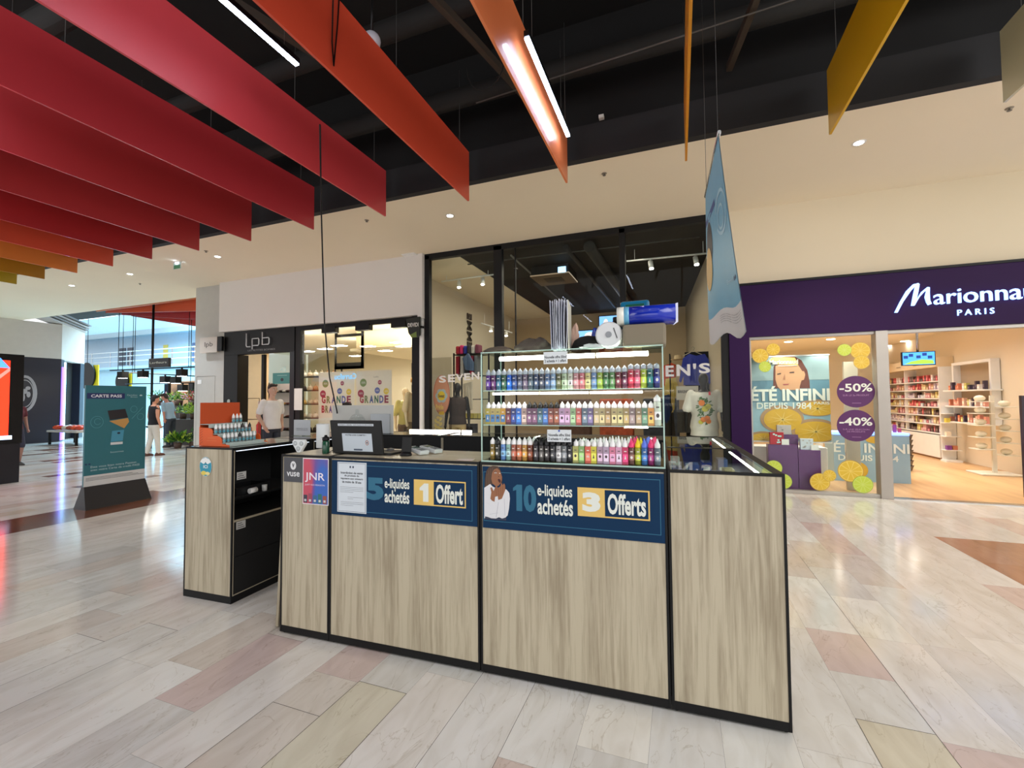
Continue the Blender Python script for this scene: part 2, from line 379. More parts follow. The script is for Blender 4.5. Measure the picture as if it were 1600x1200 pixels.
# wall above shop fronts
mb = MB(); mb.box(.76, 6, SY, SY + .25, 3.24, CZ, CREAM); struct('wall_back', mb)
mb = MB(); mb.box(-10.75, -4.93, SY - .09, SY + .2, 3.2, CZ, WALLW); mb.box(-4.95, -4.84, SY - .12, SY + .2, 3.12, CZ, WALLW); struct('wall_back_left', mb)
mb = MB(); mb.box(-11.82, -10.75, SY + .05, SY + .24, 0, CZ, mat('grey_column_paint', (186, 184, 178), .8)); struct('wall_column', mb)
mb = MB(); mb.frame(front(SY + .045), -11.74, -11.05, .3, 2.12, .008, C(120, 118, 112)); mb.rect(front(SY + .044), -11.7, -11.55, 1.92, 2.03, WHITE, .002); struct('door_4', mb)
# dark beams, ducts, conduits in the void
PIPE = mat('dark_void_metal', (26, 25, 24), .8)
def duct(name, label, pts, r, n=10, m=PIPE):
    mb = MB(); mb.tube(pts, r, m, n); tag(mb.obj(name), label, 'pipe' if r > .02 else 'cable')
duct('ventilation_duct', 'large round dark duct crossing the black ceiling void nearest the cream ceiling', [(-9, 5.0, 5.35), (6, 5.0, 5.35)], .12)
duct('ventilation_duct', 'round dark duct running across the void, second from the cream ceiling', [(-9, 3.9, 5.45), (6, 3.9, 5.45)], .11)
duct('ventilation_duct', 'wide dark duct across the void closest to the viewer', [(-9, 2.6, 5.6), (6, 2.6, 5.6)], .14)
for i, (a, b_, where) in enumerate([((-4.2, 1.5), (-3.0, 5.3), 'above the red panels'), ((-2.6, 1.2), (-1.9, 4.0), 'between the red-orange panel and the salmon panel'), ((-1.9, 4.0), (-1.6, 5.4), 'ending at the fascia beside the salmon panel'),
                                    ((1.0, 3.0), (.6, 5.4), 'behind the hanging blue banner'), ((-.6, 1.5), (-.3, 3.9), 'right of the lit salmon panel')]):
    mb = MB(); mb.box(-.03, .03, 0, math.dist(a, b_), -.04, .04, mat('brown_steel_beam', (62, 54, 46), .6))
    o = mb.obj('steel_beam', loc=(a[0], a[1], 5.15), rz=-math.atan2(b_[0] - a[0], b_[1] - a[1])); tag(o, 'thin dark steel beam in the black void ' + where, 'beam')
duct('conduit', 'thin pale conduit line crossing the void in front of the fascia', [(-2.2, 4.7, 5.0), (1.2, 4.6, 5.1), (5, 4.4, 5.2)], .008, 6, C(90, 88, 84))
duct('loop_cable', 'slack cable loop hanging in the void left of the salmon panel', [(-1.9 + .22 * math.sin(t) , 4.3, 5.1 + .28 * math.cos(t)) for t in [x * .4 for x in range(4, 13)]], .007, 6)
duct('loop_cable', 'knotted black cables looped over the top of the red-orange panel', [(-2.52, 2.6 + .05 * math.cos(t * 3) * (1 + t * .2), 4.76 + .1 * math.sin(t * 2.3)) for t in [x * .3 for x in range(0, 22)]] + [(-2.52, 2.7, 4.3), (-2.52, 2.72, 4.12), (-2.52, 2.76, 4.5), (-2.52, 2.78, 4.8)], .006, 6, BLACK)

# perfume shop shell (X .95 .. 5.95, Y 7.83 .. 16.6)
PURPLE = mat('aubergine_fascia', (40, 6, 62), .55, spec=.2)
PLANK = wood('honey_oak_floor', (180, 136, 90), (210, 170, 120), 9, .8, .3, 'Y')
mb = MB(); mb.box(.9, 6, SY, 17, -.001, .006, PLANK); struct('floor_shop', mb)
mb = MB(); mb.box(5.84, 5.98, SY, 17, 0, 3.2, SHOPW); struct('wall_right', mb)
mb = MB(); mb.box(.8, 6, 16.6, 16.75, 0, 3.2, SHOPW); struct('wall_back_perfume_shop', mb)
mb = MB(); mb.box(.78, .92, SY + .3, 16.6, 0, 4.4, SHOPW); struct('wall_partition', mb)
mb = MB(); mb.box(.9, 5.9, SY + .3, 16.6, 2.95, 3.0, SOFFIT); struct('ceiling_perfume_shop', mb)
# fascia and posts
mb = MB(); mb.box(.765, 6.2, SY - .06, SY + .25, 2.40, 3.24, PURPLE); mb.box(.765, 1.05, SY - .06, SY + .25, 0, 2.40, PURPLE); struct('trim_2', mb)
mb = MB(); mb.box(.765, 6.2, SY - .075, SY - .058, 3.215, 3.25, BLACK); struct('trim_3', mb)
ALU = mat('satin_aluminium', (172, 166, 158), .4, .6)
mb = MB()
mb.box(1.05, 2.81, SY - .02, SY + .08, 2.355, 2.40, ALU); mb.box(1.05, 2.68, SY - .02, SY + .08, 0, .05, ALU); mb.box(1.05, 1.075, SY - .02, SY + .08, .05, 2.355, ALU)
mb.box(2.665, 2.81, SY - .05, SY + .12, 0, 2.40, ALU); mb.box(2.81, 6.1, SY - .02, SY + .08, 2.35, 2.40, ALU)
struct('window_frame_perfume', mb, bev=.004)
mb = MB(); mb.box(1.075, 2.665, SY + .02, SY + .028, .05, 2.355, GLASS); struct('window_1', mb)
mb = MB(); mb.box(2.81, 6.2, SY - .03, SY + .1, -.001, .012, CHROME); struct('trim_4', mb)

# fashion shop shell (X -5.6 .. .75, Y 7.83 .. 15)
mb = MB(); mb.box(-5.7, -5.58, 9.3, 15.4, 0, 4.5, SHOPW)
mb.add([(-4.93, 7.95, 0), (-5.6, 9.3, 0), (-5.6, 9.3, 4.5), (-4.93, 7.95, 4.5)], [(0, 1, 2, 3), (3, 2, 1, 0)], SHOPW); struct('wall_left_fashion_shop', mb)
mb = MB(); mb.box(-5.6, .85, 15.25, 15.4, 0, 4.5, mat('shop_beige_wall', (196, 172, 140), .8)); struct('wall_back_fashion_shop', mb)
mb = MB(); mb.add([(.72, 8.0, 0), (.25, 15.3, 0), (.25, 15.3, 4.5), (.72, 8.0, 4.5)], [(0, 1, 2, 3), (3, 2, 1, 0)], SHOPW); struct('wall_right_fashion_shop', mb)
mb = MB(); mb.box(-5.6, -4.17, SY + .2, 15.3, 4.4, 4.5, SOFFIT); struct('ceiling_fashion_shop_edge', mb)
mb = MB(); mb.box(-4.17, .9, SY + .2, 15.3, 4.41, 4.5, mat('shop_black_ceiling', (9, 10, 10), .8)); struct('ceiling_fashion_shop', mb)
mb = MB(); mb.box(-5.6, .78, SY, 15.3, -.001, .005, mat('grey_vinyl_floor', (150, 140, 126), .4)); struct('floor_fashion_shop', mb)
fr = MB()
fr.box(-4.84, -4.73, SY - .03, SY + .08, 0, 4.42, BLACK); fr.box(-3.30, -3.13, SY - .03, SY + .08, 0, 4.42, BLACK); fr.box(-.925, -.825, SY - .03, SY + .08, 2.5, 4.42, BLACK)
fr.box(.655, .76, SY - .03, SY + .1, 0, 4.42, BLACK); fr.box(-4.84, .76, SY - .03, SY + .08, 4.34, 4.45, BLACK); fr.box(-2.88, -2.86, SY, SY + .04, 0, 4.34, BLACK)
fr.box(-4.73, -3.3, SY - .03, SY + .08, 0, .1, BLACK)
struct('window_frame_fashion', fr, bev=.003)
for i, (a, b_) in enumerate([(-4.73, -3.30), (-3.13, -.925), (-.825, .655)]):
    mb = MB(); mb.box(a, b_, SY + .02, SY + .028, .1, 4.34, GLASS); struct('window_%d' % (i + 2), mb)
# white gutter strip beside the window
mb = MB(); mb.box(-4.93, -4.86, SY - .08, SY + .05, 0, 3.12, WHITE); struct('trim_5', mb)

# middle shop and shoe shop shells
mb = MB(); mb.box(-8.36, -8.2, SY + .02, SY + .14, 0, 3.2, BLACK); mb.box(-5.15, -4.94, SY - .02, SY + .14, 0, 3.2, BLACK); mb.box(-8.2, -5.15, SY + .02, SY + .1, 3.1, 3.2, BLACK)
mb.box(-8.2, -5.15, SY + .02, SY + .1, 0, .12, BLACK); struct('window_frame_middle', mb, bev=.004)
mb = MB(); mb.box(-8.2, -6.62, SY + .05, SY + .058, .12, 3.1, GLASS); struct('window_5', mb)
mb = MB(); mb.box(-6.6, -5.15, SY + .05, SY + .058, .12, 3.1, GLASS); struct('window_6', mb)
mb = MB(); mb.box(-10.68, -8.36, SY, SY + .16, 2.62, 3.2, BLACK); mb.box(-10.68, -10.2, SY, SY + .3, 0, 2.62, BLACK); mb.box(-8.5, -8.36, SY, SY + .2, 0, 2.62, DARKM); struct('door_frame_shoe_shop', mb, bev=.004)
for n_, (xa, xb) in (('middle', (-13.6, -5.7)), ('shoe', (-20, -13.7))):
    mb = MB(); mb.box(xa, xb, 13.4, 13.5, 0, 3.4, SHOPW); struct('wall_back_%s_shop' % n_, mb)
    if n_ == 'shoe': continue
    mb = MB(); mb.add([(-5.7, SY + .2, 3.28), (-11, SY + .2, 3.28), (-14.4, 10.4, 3.28), (-14.4, 13.4, 3.28), (-5.7, 13.4, 3.28)], [(0, 1, 2, 3, 4)], SOFFIT); struct('ceiling_middle_shop', mb)
    mb = MB(); mb.box(-10.7, xb, SY, 13.4, -.001, .005, mat('shop_pale_floor', (196, 180, 156), .35)); struct('floor_middle_shop', mb)
mb = MB(); mb.add([(-8.33, 7.98, 0), (-14.1, 13.4, 0), (-14.1, 13.4, 3.3), (-8.33, 7.98, 3.3)], [(0, 1, 2, 3), (3, 2, 1, 0)], SHOPW); struct('wall_between_shops', mb)
mb = MB(); mb.box(-14.6, -12.28, 10.4, 10.5, 0, 3.3, mat('warm_cream_wall', (240, 212, 170), .7)); struct('wall_left_shoe_shop', mb)
# dropped cove ceiling in the middle shop
mb = MB(); mb.box(-7.9, -5.8, 9.4, 9.5, 2.82, 3.28, mat('cove_white', (226, 206, 170), .7)); mb.box(-8.2, -5.75, 9.5, 13.4, 2.78, 2.84, SOFFIT); struct('ceiling_cove', mb)
area('cove_light', (-6.9, 9.2, 3.2), (R(60), 0, 0), 2, .1, 4, (1, .85, .6))
# ================================================================== KIOSK
KA = R(2.33); KO = Vector((-2.373, 2.129, 0))
KP = Pl(KO, (math.cos(KA), math.sin(KA), 0), (math.sin(KA), -math.cos(KA), 0))
def K(u, v, z=0): return Vector((KO.x + u * math.cos(KA) - v * math.sin(KA), KO.y + u * math.sin(KA) + v * math.cos(KA), z))
def kt(name, label, cat, u, v, z=0, rz=0, group=None): return thing(name, label, cat, K(u, v, z), KA + rz, group)
LP = Pl((0, 0, 0), (1, 0, 0), (0, -1, 0))       # local front plane of a thing in the kiosk frame
def LPo(du, dv=0): return Pl((du, dv, 0), (1, 0, 0), (0, -1, 0))
LED = mat('led_strip', (255, 250, 240), emis=14)
HT = 1.115
def counter(u0, u1, v0, v1, label, top='oak', front='oak', sides=True, name='kiosk_counter'):
    w_, d = u1 - u0, v1 - v0; t = kt(name, label, 'counter', u0, v0)
    f = MB(); e = .012; g_ = .045 if top == 'glass' else e
    for x in (0, w_ - e):
        for y in (0, d - e): f.box(x, x + e, y, y + e, .012, HT - .012, BLACK)
    for z0, z1 in ((HT - .014, HT),):
        f.box(0, w_, 0, e, z0, z1, BLACK); f.box(0, w_, d - g_, d, z0, z1, BLACK); f.box(0, e, e, d - g_, z0, z1, BLACK); f.box(w_ - g_, w_, e, d - g_, z0, z1, BLACK)
    f.obj('frame', t, bev=.0015)
    p = MB(); p.box(.001, w_ - .001, .001, d - .001, .012, .052, BLACK); p.obj('plinth', t)
    for x in (.02, w_ - .02):
        for y in (.03, d - .03):
            q = MB(); q.lathe([(.014, 0), (.014, .004), (.006, .006), (.006, .014)], BLACK, (x, y, 0), 10); q.obj('foot', t)
    q = MB(); q.box(e, w_ - e, .003, .014, .052, HT - .014, OAK if front == 'oak' else MATTE); q.obj('front_panel', t)
    q = MB(); q.box(.002, .012, e, d - e, .052, HT - .014, OAK if front == 'oak' else MATTE); q.obj('side_panel', t)
    q = MB(); q.box(w_ - .012, w_ - .002, e, d - e, .052, HT - .014, OAK if front == 'oak' else MATTE); q.obj('side_panel', t)
    q = MB(); q.box(e, w_ - e, d - .014, d - .004, .052, HT - .014, MATTE); q.obj('back_panel', t)
    if top == 'oak':
        q = MB(); q.box(e, w_ - e, e, d - e, HT - .02, HT - .001, OAKTOP); q.obj('worktop', t)
    elif top == 'glass':
        q = MB(); q.box(e, w_ - g_, e, d - g_, HT - .007, HT - .001, GLASS_GREEN); q.obj('glass_top', t)
        q = MB(); q.box(e + .003, w_ - e - .003, e + .003, d - .016, HT - .10, HT - .092, mat('grey_display_base', (70, 72, 78), .5)); q.obj('display_shelf', t)
        q = MB(); q.box(w_ - .10, w_ - .088, .03, d - .12, HT - .013, HT - .0085, LED); q.obj('light_strip', t)
    else:
        q = MB(); q.box(e, w_ - e, e, d - e, HT - .02, HT - .001, mat('black_glass_top', (8, 8, 9), .08)); q.obj('worktop', t)
    return t
A_ = counter(0, .374, 0, .47, 'narrow oak counter unit at the left corner, with two small posters on its front')
B_ = counter(.376, 1.358, 0, .47, 'wide oak counter unit carrying the black screen, with the 5 bottles offer banner')
C_ = counter(1.362, 2.313, 0, .47, 'wide oak counter unit under the glass bottle case, with the 10 bottles offer banner', 'black')
D_ = counter(2.317, 2.803, 0, 1.03, 'oak counter unit with a glass top at the right end, without any poster', 'glass', name='display_counter')
E_ = counter(2.317, 2.803, 1.035, 1.98, 'rear right display counter with a glass top, behind the plain oak one', 'glass', name='display_counter')
for u0, u1, lab in ((-.64, .33, 'black rear counter unit beside the white board'), (.335, 1.3, 'black rear counter unit seen between screen and bottle case'), (1.305, 2.31, 'black rear counter unit hidden behind the bottle case')):
    t = counter(u0, u1, 1.56, 1.98, lab, 'glass', 'black')
    w_ = u1 - u0
    for x in (.0, w_ - .008):
        q = MB(); q.box(x, x + .008, -.003, .0, .06, HT - .02, mat('beige_edge_strip', (170, 160, 138), .5)); q.obj('edge_strip', t)
    if u0 < 1: q = MB(); q.box(.37 if u0 < 0 else .01, w_ - .005 if u0 < 0 else .12, .405, .418, HT + .0005, HT + .024, mat('soft_led_strip', (255, 250, 244), emis=3)); q.obj('rear_light_strip', t)
rk = random.Random(5)
for nm_, v0_, n_ in (('front', .10, 12), ('rear', 1.12, 8)):
    for i_ in range(n_):
        kb_ = [(214, 218, 224), (40, 60, 130), (24, 24, 28), (190, 200, 214), (210, 190, 150), (90, 110, 170)][rk.randrange(6)]
        uu, vv = 2.37 + (i_ % 4) * .085, v0_ + (i_ // 4) * .26; q = MB(); q.box(-.025, .025, -.05, .05, 0, .035 + .02 * (i_ % 3), C(*kb_, .3)); q.box(-.018, .018, -.0505, -.05, .01, .03, WHITE)
        tag(q.obj('device_box', loc=K(uu, vv, HT - .0915), rz=KA), 'small box %s of the %s row in the %s glass topped counter' % (ORD[i_ % 4], ORD[i_ // 4], nm_), 'box')
# left cabinets: end panel in oak, black open shelves on the inner side
def shelf_cab(u0, v0, v1, label, ang=0):
    w_ = .477; d = v1 - v0; t = kt('shelf_cabinet', label, 'cabinet', u0, v0, 0, ang); e = .012
    f = MB()
    for x in (0, w_ - e):
        for y in (0, d - e): f.box(x, x + e, y, y + e, .012, HT, BLACK)
    f.box(0, w_, 0, e, HT - .014, HT, BLACK); f.box(0, w_, d - e, d, HT - .014, HT, BLACK); f.box(0, e, e, d - e, HT - .014, HT, BLACK); f.box(w_ - e, w_, e, d - e, HT - .014, HT, BLACK)
    f.obj('frame', t, bev=.0015)
    q = MB(); q.box(.001, w_ - .001, .001, d - .001, .0, .052, BLACK); q.obj('plinth', t)
    q = MB(); q.box(e, w_ - e, .002, .014, .052, HT - .014, OAK); q.obj('end_panel', t)
    q = MB(); q.box(.002, .012, e, d - e, .052, HT - .014, OAK); q.box(.0125, .016, e, d - e, .052, HT - .02, MATTE); q.box(.016, w_ - .02, .0145, .018, .052, HT - .02, MATTE); q.obj('back_panel', t)
    q = MB(); q.box(e, w_ - e, d - .014, d - .002, .052, HT - .014, MATTE); q.obj('side_panel', t)
    q = MB(); q.box(e, w_ - e, e, d - e, HT - .02, HT - .001, mat('black_glass_top', (8, 8, 9), .08)); q.obj('worktop', t)
    es = mat('beige_edge_strip', (170, 160, 138), .5)
    for z in (.735, .575):
        q = MB(); q.box(.014, w_ - .014, .014, d - .014, z, z + .014, MATTE)
        q.box(w_ - .014, w_ - .004, .014, d - .014, z, z + .014, es if z < .6 else DARKM); q.obj('shelf', t)
    q = MB(); q.box(w_ - .012, w_ - .004, e, d - e, .055, .57, MATTE); q.obj('drawer_front', t)
    for z in (.32,):
        q = MB(); q.box(w_ - .004, w_ - .002, e, d - e, z, z + .003, DARKM); q.obj('drawer_gap_trim', t)
    q = MB(); q.box(w_ - .006, w_ - .001, e, d - e, .05, .058, es); q.box(w_ - .006, w_ - .001, e, e + .006, .058, HT - .02, es); q.obj('edge_strip', t)
    q = MB(); q.box(w_ - .03, w_ - .02, .05, d - .02, HT - .030, HT - .025, mat('dim_led_strip', (230, 240, 255), emis=.8)); q.obj('light_strip', t)
    return t
G_ = shelf_cab(-1.131, .2, .98, 'oak ended cabinet with black open shelves on the left, carrying the orange stand')
H_ = shelf_cab(-1.131, .985, 1.98, 'rear left cabinet of the kiosk under the acrylic sign, behind the oak ended one')
# things on the open shelf of the left cabinet
def kbox(name, label, cat, u, v, z, a, b, c, m, rz=0, group=None):
    q = MB(); q.box(-a / 2, a / 2, -b / 2, b / 2, 0, c, m); o = q.obj(name, loc=K(u, v, z), rz=KA + rz, bev=min(a, b, c) * .12); return tag(o, label, cat, group)
t = kt('storage_tray', 'black open tray of packets on the shelf of the left cabinet', 'tray', -.80, .42, .7495)
q = MB(); q.box(-.1, .1, -.15, .15, 0, .006, DARKM); q.obj('base', t)
q = MB(); q.box(.094, .1, -.15, .15, .006, .06, DARKM); q.box(-.1, -.094, -.15, .15, .006, .06, DARKM); q.box(-.094, .094, -.15, -.144, .006, .06, DARKM); q.box(-.094, .094, .144, .15, .006, .06, DARKM); q.obj('rim', t)
q = MB(); q.tube([K(-.675, .36, .772), K(-.675, .42, .775)], .02, WHITE, 10); tag(q.obj('paper_cup'), 'white paper cup lying on its side on the black shelf', 'cup')
q = MB(); q.lathe([(.018, 0), (.02, .045), (.021, .046), (.017, .044)], WHITE, K(-.68, .5, .7495)); tag(q.obj('paper_cup'), 'white paper cup standing on the black shelf of the left cabinet', 'cup')
for z, h_, lab in ((.88, .055, 'upper'), (.52, .055, 'lower')):
    q = MB(); pl = Pl(K(-.6495, .232, 0), (-math.sin(KA), math.cos(KA), 0), (math.cos(KA), math.sin(KA), 0))
    q.slab(pl, 0, .075, z, z + h_, .0, .002, C(190, 190, 188)); q.text(pl, 'STOP', .005, .065, z + .03, z + .048, MATTE, .003) if 0 else None
    for k in range(3): q.rect(pl, .006, .066 - .01 * k, z + .008 + .015 * k, z + .014 + .015 * k, C(90, 90, 92), .0025)
    tag(q.obj('price_label'), 'small grey printed label stuck on the %s part of the black cabinet side' % lab, 'label')
q = MB(); pl = KP; c = Pl(K(-1.131, .2), KP.u, KP.n); cu, cz = c.px(321.5, 729)
NV = C(16, 52, 92, .3)
q.ell(c, cu, cz, .062, .072, C(236, 240, 238, .4), .0012); q.ell(c, cu, cz, .060, .070, C(34, 148, 176, .4), .0016)
q.poly(c, [(cu - .055, cz + .034), (cu - .035, cz + .056), (cu, cz + .068), (cu + .035, cz + .056), (cu + .055, cz + .034), (cu + .02, cz + .018), (cu, cz + .03), (cu - .02, cz + .018)], C(240, 242, 240), .002)
q.text(c, 'ICI', cu - .022, cu + .022, cz - .012, cz + .010, C(240, 242, 240), .0022, .02); q.ell(c, cu - .018, cz - .048, .026, .016, C(226, 205, 90), .002); q.ell(c, cu + .022, cz - .05, .022, .013, C(236, 222, 150), .0024)
q.ell(c, cu, cz + .028, .004, .006, C(20, 40, 80), .0026)
tag(q.obj('sticker'), 'oval teal and white sticker on the oak end of the left cabinet', 'sticker')

# ---- front artwork
BLUE = mat('petrol_blue_print', (4, 46, 80), .55, spec=.2, var=.08, scale=3); TEAL = C(34, 104, 134, .5); YEL = C(226, 190, 104, .35); OFFW = C(226, 230, 222, .35); DB = C(18, 42, 74, .3)
def px2(p0, p1, pl=None): a = (pl or KP).px(*p0); b = (pl or KP).px(*p1); return a[0], b[0], a[1], b[1]
ZB = .768
q = MB(); u0, u1 = .392, 1.346; q.slab(KP, u0, u1, ZB, 1.094, -.001, .001, BLUE)
lt = .003; q.frame(KP, .64, 1.318, .795, 1.068, lt, TEAL, .0016)
q.text(KP, '5', .642, .76, .870, 1.001, TEAL, .002, .06)
q.text(KP, 'e-liquides', .766, .930, .928, 1.002, OFFW, .002, .02); q.text(KP, 'achetés', .766, .930, .862, .934, OFFW, .002, .025)
q.frame(KP, .959, 1.280, .862, 1.004, .007, YEL, .002); q.rect(KP, .959, 1.085, .862, 1.004, YEL, .0022)
q.poly(KP, [(1.018, .882), (1.052, .882), (1.052, .984), (1.025, .984), (.996, .958), (.996, .944), (1.018, .944)], OFFW, .0026); q.text(KP, 'Offert', 1.098, 1.262, .878, .984, OFFW, .0026, .03)
tag(q.obj('promotion_banner'), 'dark blue banner with a teal 5, e-liquides achetés and a yellow 1 Offert box', 'banner')
# notice sheet
q = MB(); q.slab(KP, .435, .641, .786, 1.084, .0012, .0028, C(210, 218, 226, .25)); q.frame(KP, .441, .635, .792, 1.078, .002, C(90, 100, 116), .0032)
q.rect(KP, .523, .533, 1.050, 1.062, DB, .0034); q.rect(KP, .543, .553, 1.050, 1.062, DB, .0034)
for k, (t_, hw) in enumerate([('Interdiction de vente', .078), ('de produits du', .052), ('vapotage aux mineurs', .080), ('de moins de 18 ans', .068)]):
    q.text(KP, t_, .538 - hw, .538 + hw, 1.014 - k * .018, 1.028 - k * .018, C(50, 56, 66), .0034, .02)
for k in range(12):
    z = .935 - k * .0098
    if k in (4, 5, 8): continue
    q.rect(KP, .455 if k < 4 else .51 - .05 * (k > 8), .621 if k % 4 != 3 else .55, z, z + .0018, C(130, 136, 146), .0034)
tag(q.obj('legal_notice'), 'white framed notice sheet stuck over the left end of the blue banner', 'notice')
q = MB(); u0, u1 = 1.378, 2.301; q.slab(KP, u0, u1, ZB, 1.094, -.001, .001, BLUE); q.frame(KP, 1.384, 2.284, .805, 1.066, lt, TEAL, .0016)
q.text(KP, '0', 1.607, 1.676, .868, 1.008, TEAL, .002, .05); q.poly(KP, [(1.568, .870), (1.600, .870), (1.600, 1.006), (1.572, 1.006), (1.550, .988), (1.550, .972), (1.568, .978)], TEAL, .002)
q.text(KP, 'e-liquides', 1.682, 1.863, .938, 1.014, OFFW, .002, .02); q.text(KP, 'achetés', 1.682, 1.866, .862, .944, OFFW, .002, .025)
q.frame(KP, 1.890, 2.235, .868, 1.010, .007, YEL, .002); q.rect(KP, 1.890, 2.024, .868, 1.010, YEL, .0022)
q.text(KP, '3', 1.913, 2.003, .892, .988, OFFW, .0026, .06); q.text(KP, 'Offerts', 2.037, 2.217, .886, .988, OFFW, .0026, .03)
# pictured woman, looking up, hands at the chin
SK = C(150, 98, 66); SKD = C(118, 74, 52); HR = C(72, 50, 38); WH = C(222, 222, 226); wz = lambda *p: [(745 + x / 10, 715 + y / 10) for x, y in p]
q.pxpoly(KP, wz((125, 470), (130, 330), (150, 210), (190, 150), (250, 128), (330, 135), (365, 180), (390, 260), (400, 340), (395, 400), (330, 420), (280, 400), (215, 430), (180, 460)), HR, .0022)
q.pxpoly(KP, wz((240, 240), (270, 185), (320, 165), (360, 200), (380, 250), (398, 300), (392, 350), (375, 400), (340, 440), (290, 440), (245, 400), (228, 330)), SK, .0026)
q.pxpoly(KP, wz((120, 470), (210, 410), (250, 450), (290, 470), (350, 470), (400, 470), (470, 500), (510, 550), (520, 640), (505, 800), (485, 900), (450, 935), (400, 950), (350, 930), (300, 950), (230, 945), (160, 920), (120, 950)), WH, .0030)
q.pxpoly(KP, wz((125, 960), (135, 915), (230, 945), (300, 950), (350, 940), (400, 955), (462, 930), (465, 980)), C(44, 52, 76), .0033)
for s_ in ([(215, 640), (230, 540), (215, 470), (240, 460), (265, 520), (300, 440), (320, 430), (330, 470), (370, 450), (385, 400), (400, 400), (405, 430), (430, 400), (445, 430), (450, 500), (420, 580), (395, 640), (340, 660), (330, 600), (290, 610), (280, 690), (240, 670)],): q.pxpoly(KP, wz(*s_), SK, .0036)
q.pxpoly(KP, wz((330, 340), (350, 330), (375, 345), (378, 380), (360, 395), (345, 375)), C(70, 20, 20), .0036); q.pxpoly(KP, wz((275, 235), (300, 225), (318, 240), (295, 250)), C(236, 230, 224), .0030); q.pxpoly(KP, wz((290, 232), (303, 230), (305, 246), (292, 246)), C(30, 20, 16), .0034)
q.pxpoly(KP, wz((350, 240), (368, 236), (372, 248), (356, 250)), C(236, 230, 224), .0030); q.pxpoly(KP, wz((335, 290), (352, 280), (355, 300), (340, 305)), SKD, .0030); q.pxpoly(KP, wz((262, 215), (300, 205), (322, 222), (300, 215)), HR, .0031)
for a in ((160, 250, 150, 440), (185, 200, 180, 430), (215, 170, 200, 400), (250, 150, 235, 230)): q.pxpoly(KP, wz((a[0], a[1]), (a[0] + 7, a[1]), (a[2] + 7, a[3]), (a[2], a[3])), C(108, 78, 56), .0024)
FS_ = C(190, 190, 200)
for a in ((150, 700, 260, 760), (200, 880, 330, 860), (430, 640, 440, 900), (340, 690, 300, 930), (215, 430, 275, 480)): q.pxpoly(KP, wz((a[0], a[1]), (a[0] + 6, a[1] + 5), (a[2] + 8, a[3] + 4), (a[2], a[3])), FS_, .0034)
for a in ((300, 470, 310, 600), (335, 480, 345, 600), (375, 460, 370, 600), (410, 440, 395, 590)): q.pxpoly(KP, wz((a[0], a[1]), (a[0] + 5, a[1]), (a[2] + 5, a[3]), (a[2], a[3])), SKD, .0040)
tag(q.obj('promotion_banner'), 'dark blue banner with an amazed woman, a teal 10 and a yellow 3 Offerts box', 'banner')
# vuse and JNR posters on the narrow unit
q = MB(); g_ = C(66, 66, 72, .35); q.slab(KP, .022, .170, .945, 1.098, -.001, .001, g_); q.ell(KP, .097, 1.048, .0225, .027, C(225, 225, 228), .0014); q.text(KP, 'v', .087, .107, 1.035, 1.061, g_, .0018, .03)
q.text(KP, 'vuse', .046, .148, .980, 1.008, C(225, 225, 228), .0016, .015); tag(q.obj('brand_poster'), 'small grey poster with a white round v mark on the narrow counter unit', 'poster')
def gradpink():
    m = bpy.data.materials.new('pink_blue_print'); m.use_nodes = True; nt = m.node_tree; b = nt.nodes['Principled BSDF']
    tc = nt.nodes.new('ShaderNodeTexCoord'); mp = nt.nodes.new('ShaderNodeMapping'); mp.inputs['Scale'].default_value = (5, 5, 4); n = nt.nodes.new('ShaderNodeTexNoise'); n.inputs['Scale'].default_value = .9; n.inputs['Detail'].default_value = 0
    r = nt.nodes.new('ShaderNodeValToRGB'); e = r.color_ramp.elements; e[0].position = .38; e[0].color = lin((196, 70, 92)); e[1].position = .56; e[1].color = lin((42, 96, 186)); x = e.new(.47); x.color = lin((104, 70, 150))
    nt.links.new(tc.outputs['Object'], mp.inputs[0]); nt.links.new(mp.outputs[0], n.inputs['Vector']); nt.links.new(n.outputs['Fac'], r.inputs[0]); nt.links.new(r.outputs[0], b.inputs['Base Color']); b.inputs['Roughness'].default_value = .3; return m
q = MB(); q.slab(KP, .172, .368, .815, 1.098, -.001, .0011, C(232, 226, 230)); q.rect(KP, .177, .363, .82, 1.093, gradpink(), .0014)
q.text(KP, 'JNR', .190, .340, .950, 1.010, C(235, 228, 238), .0018, .01); q.text(KP, 'JUST NO REASON', .190, .340, .928, .940, C(225, 214, 232), .0018)
for k, c_ in enumerate([(60, 54, 70), (150, 70, 90), (50, 100, 140), (40, 110, 110), (150, 80, 60)]): q.rect(KP, .180 + k * .0365, .209 + k * .0365, .824, .872 + .01 * (k % 2), C(*c_), .0018); q.rect(KP, .186 + k * .0365, .202 + k * .0365, .832, .846, C(200, 200, 205), .0022)
tag(q.obj('brand_poster'), 'pink to blue poster with white letters JNR on the narrow counter unit', 'poster')
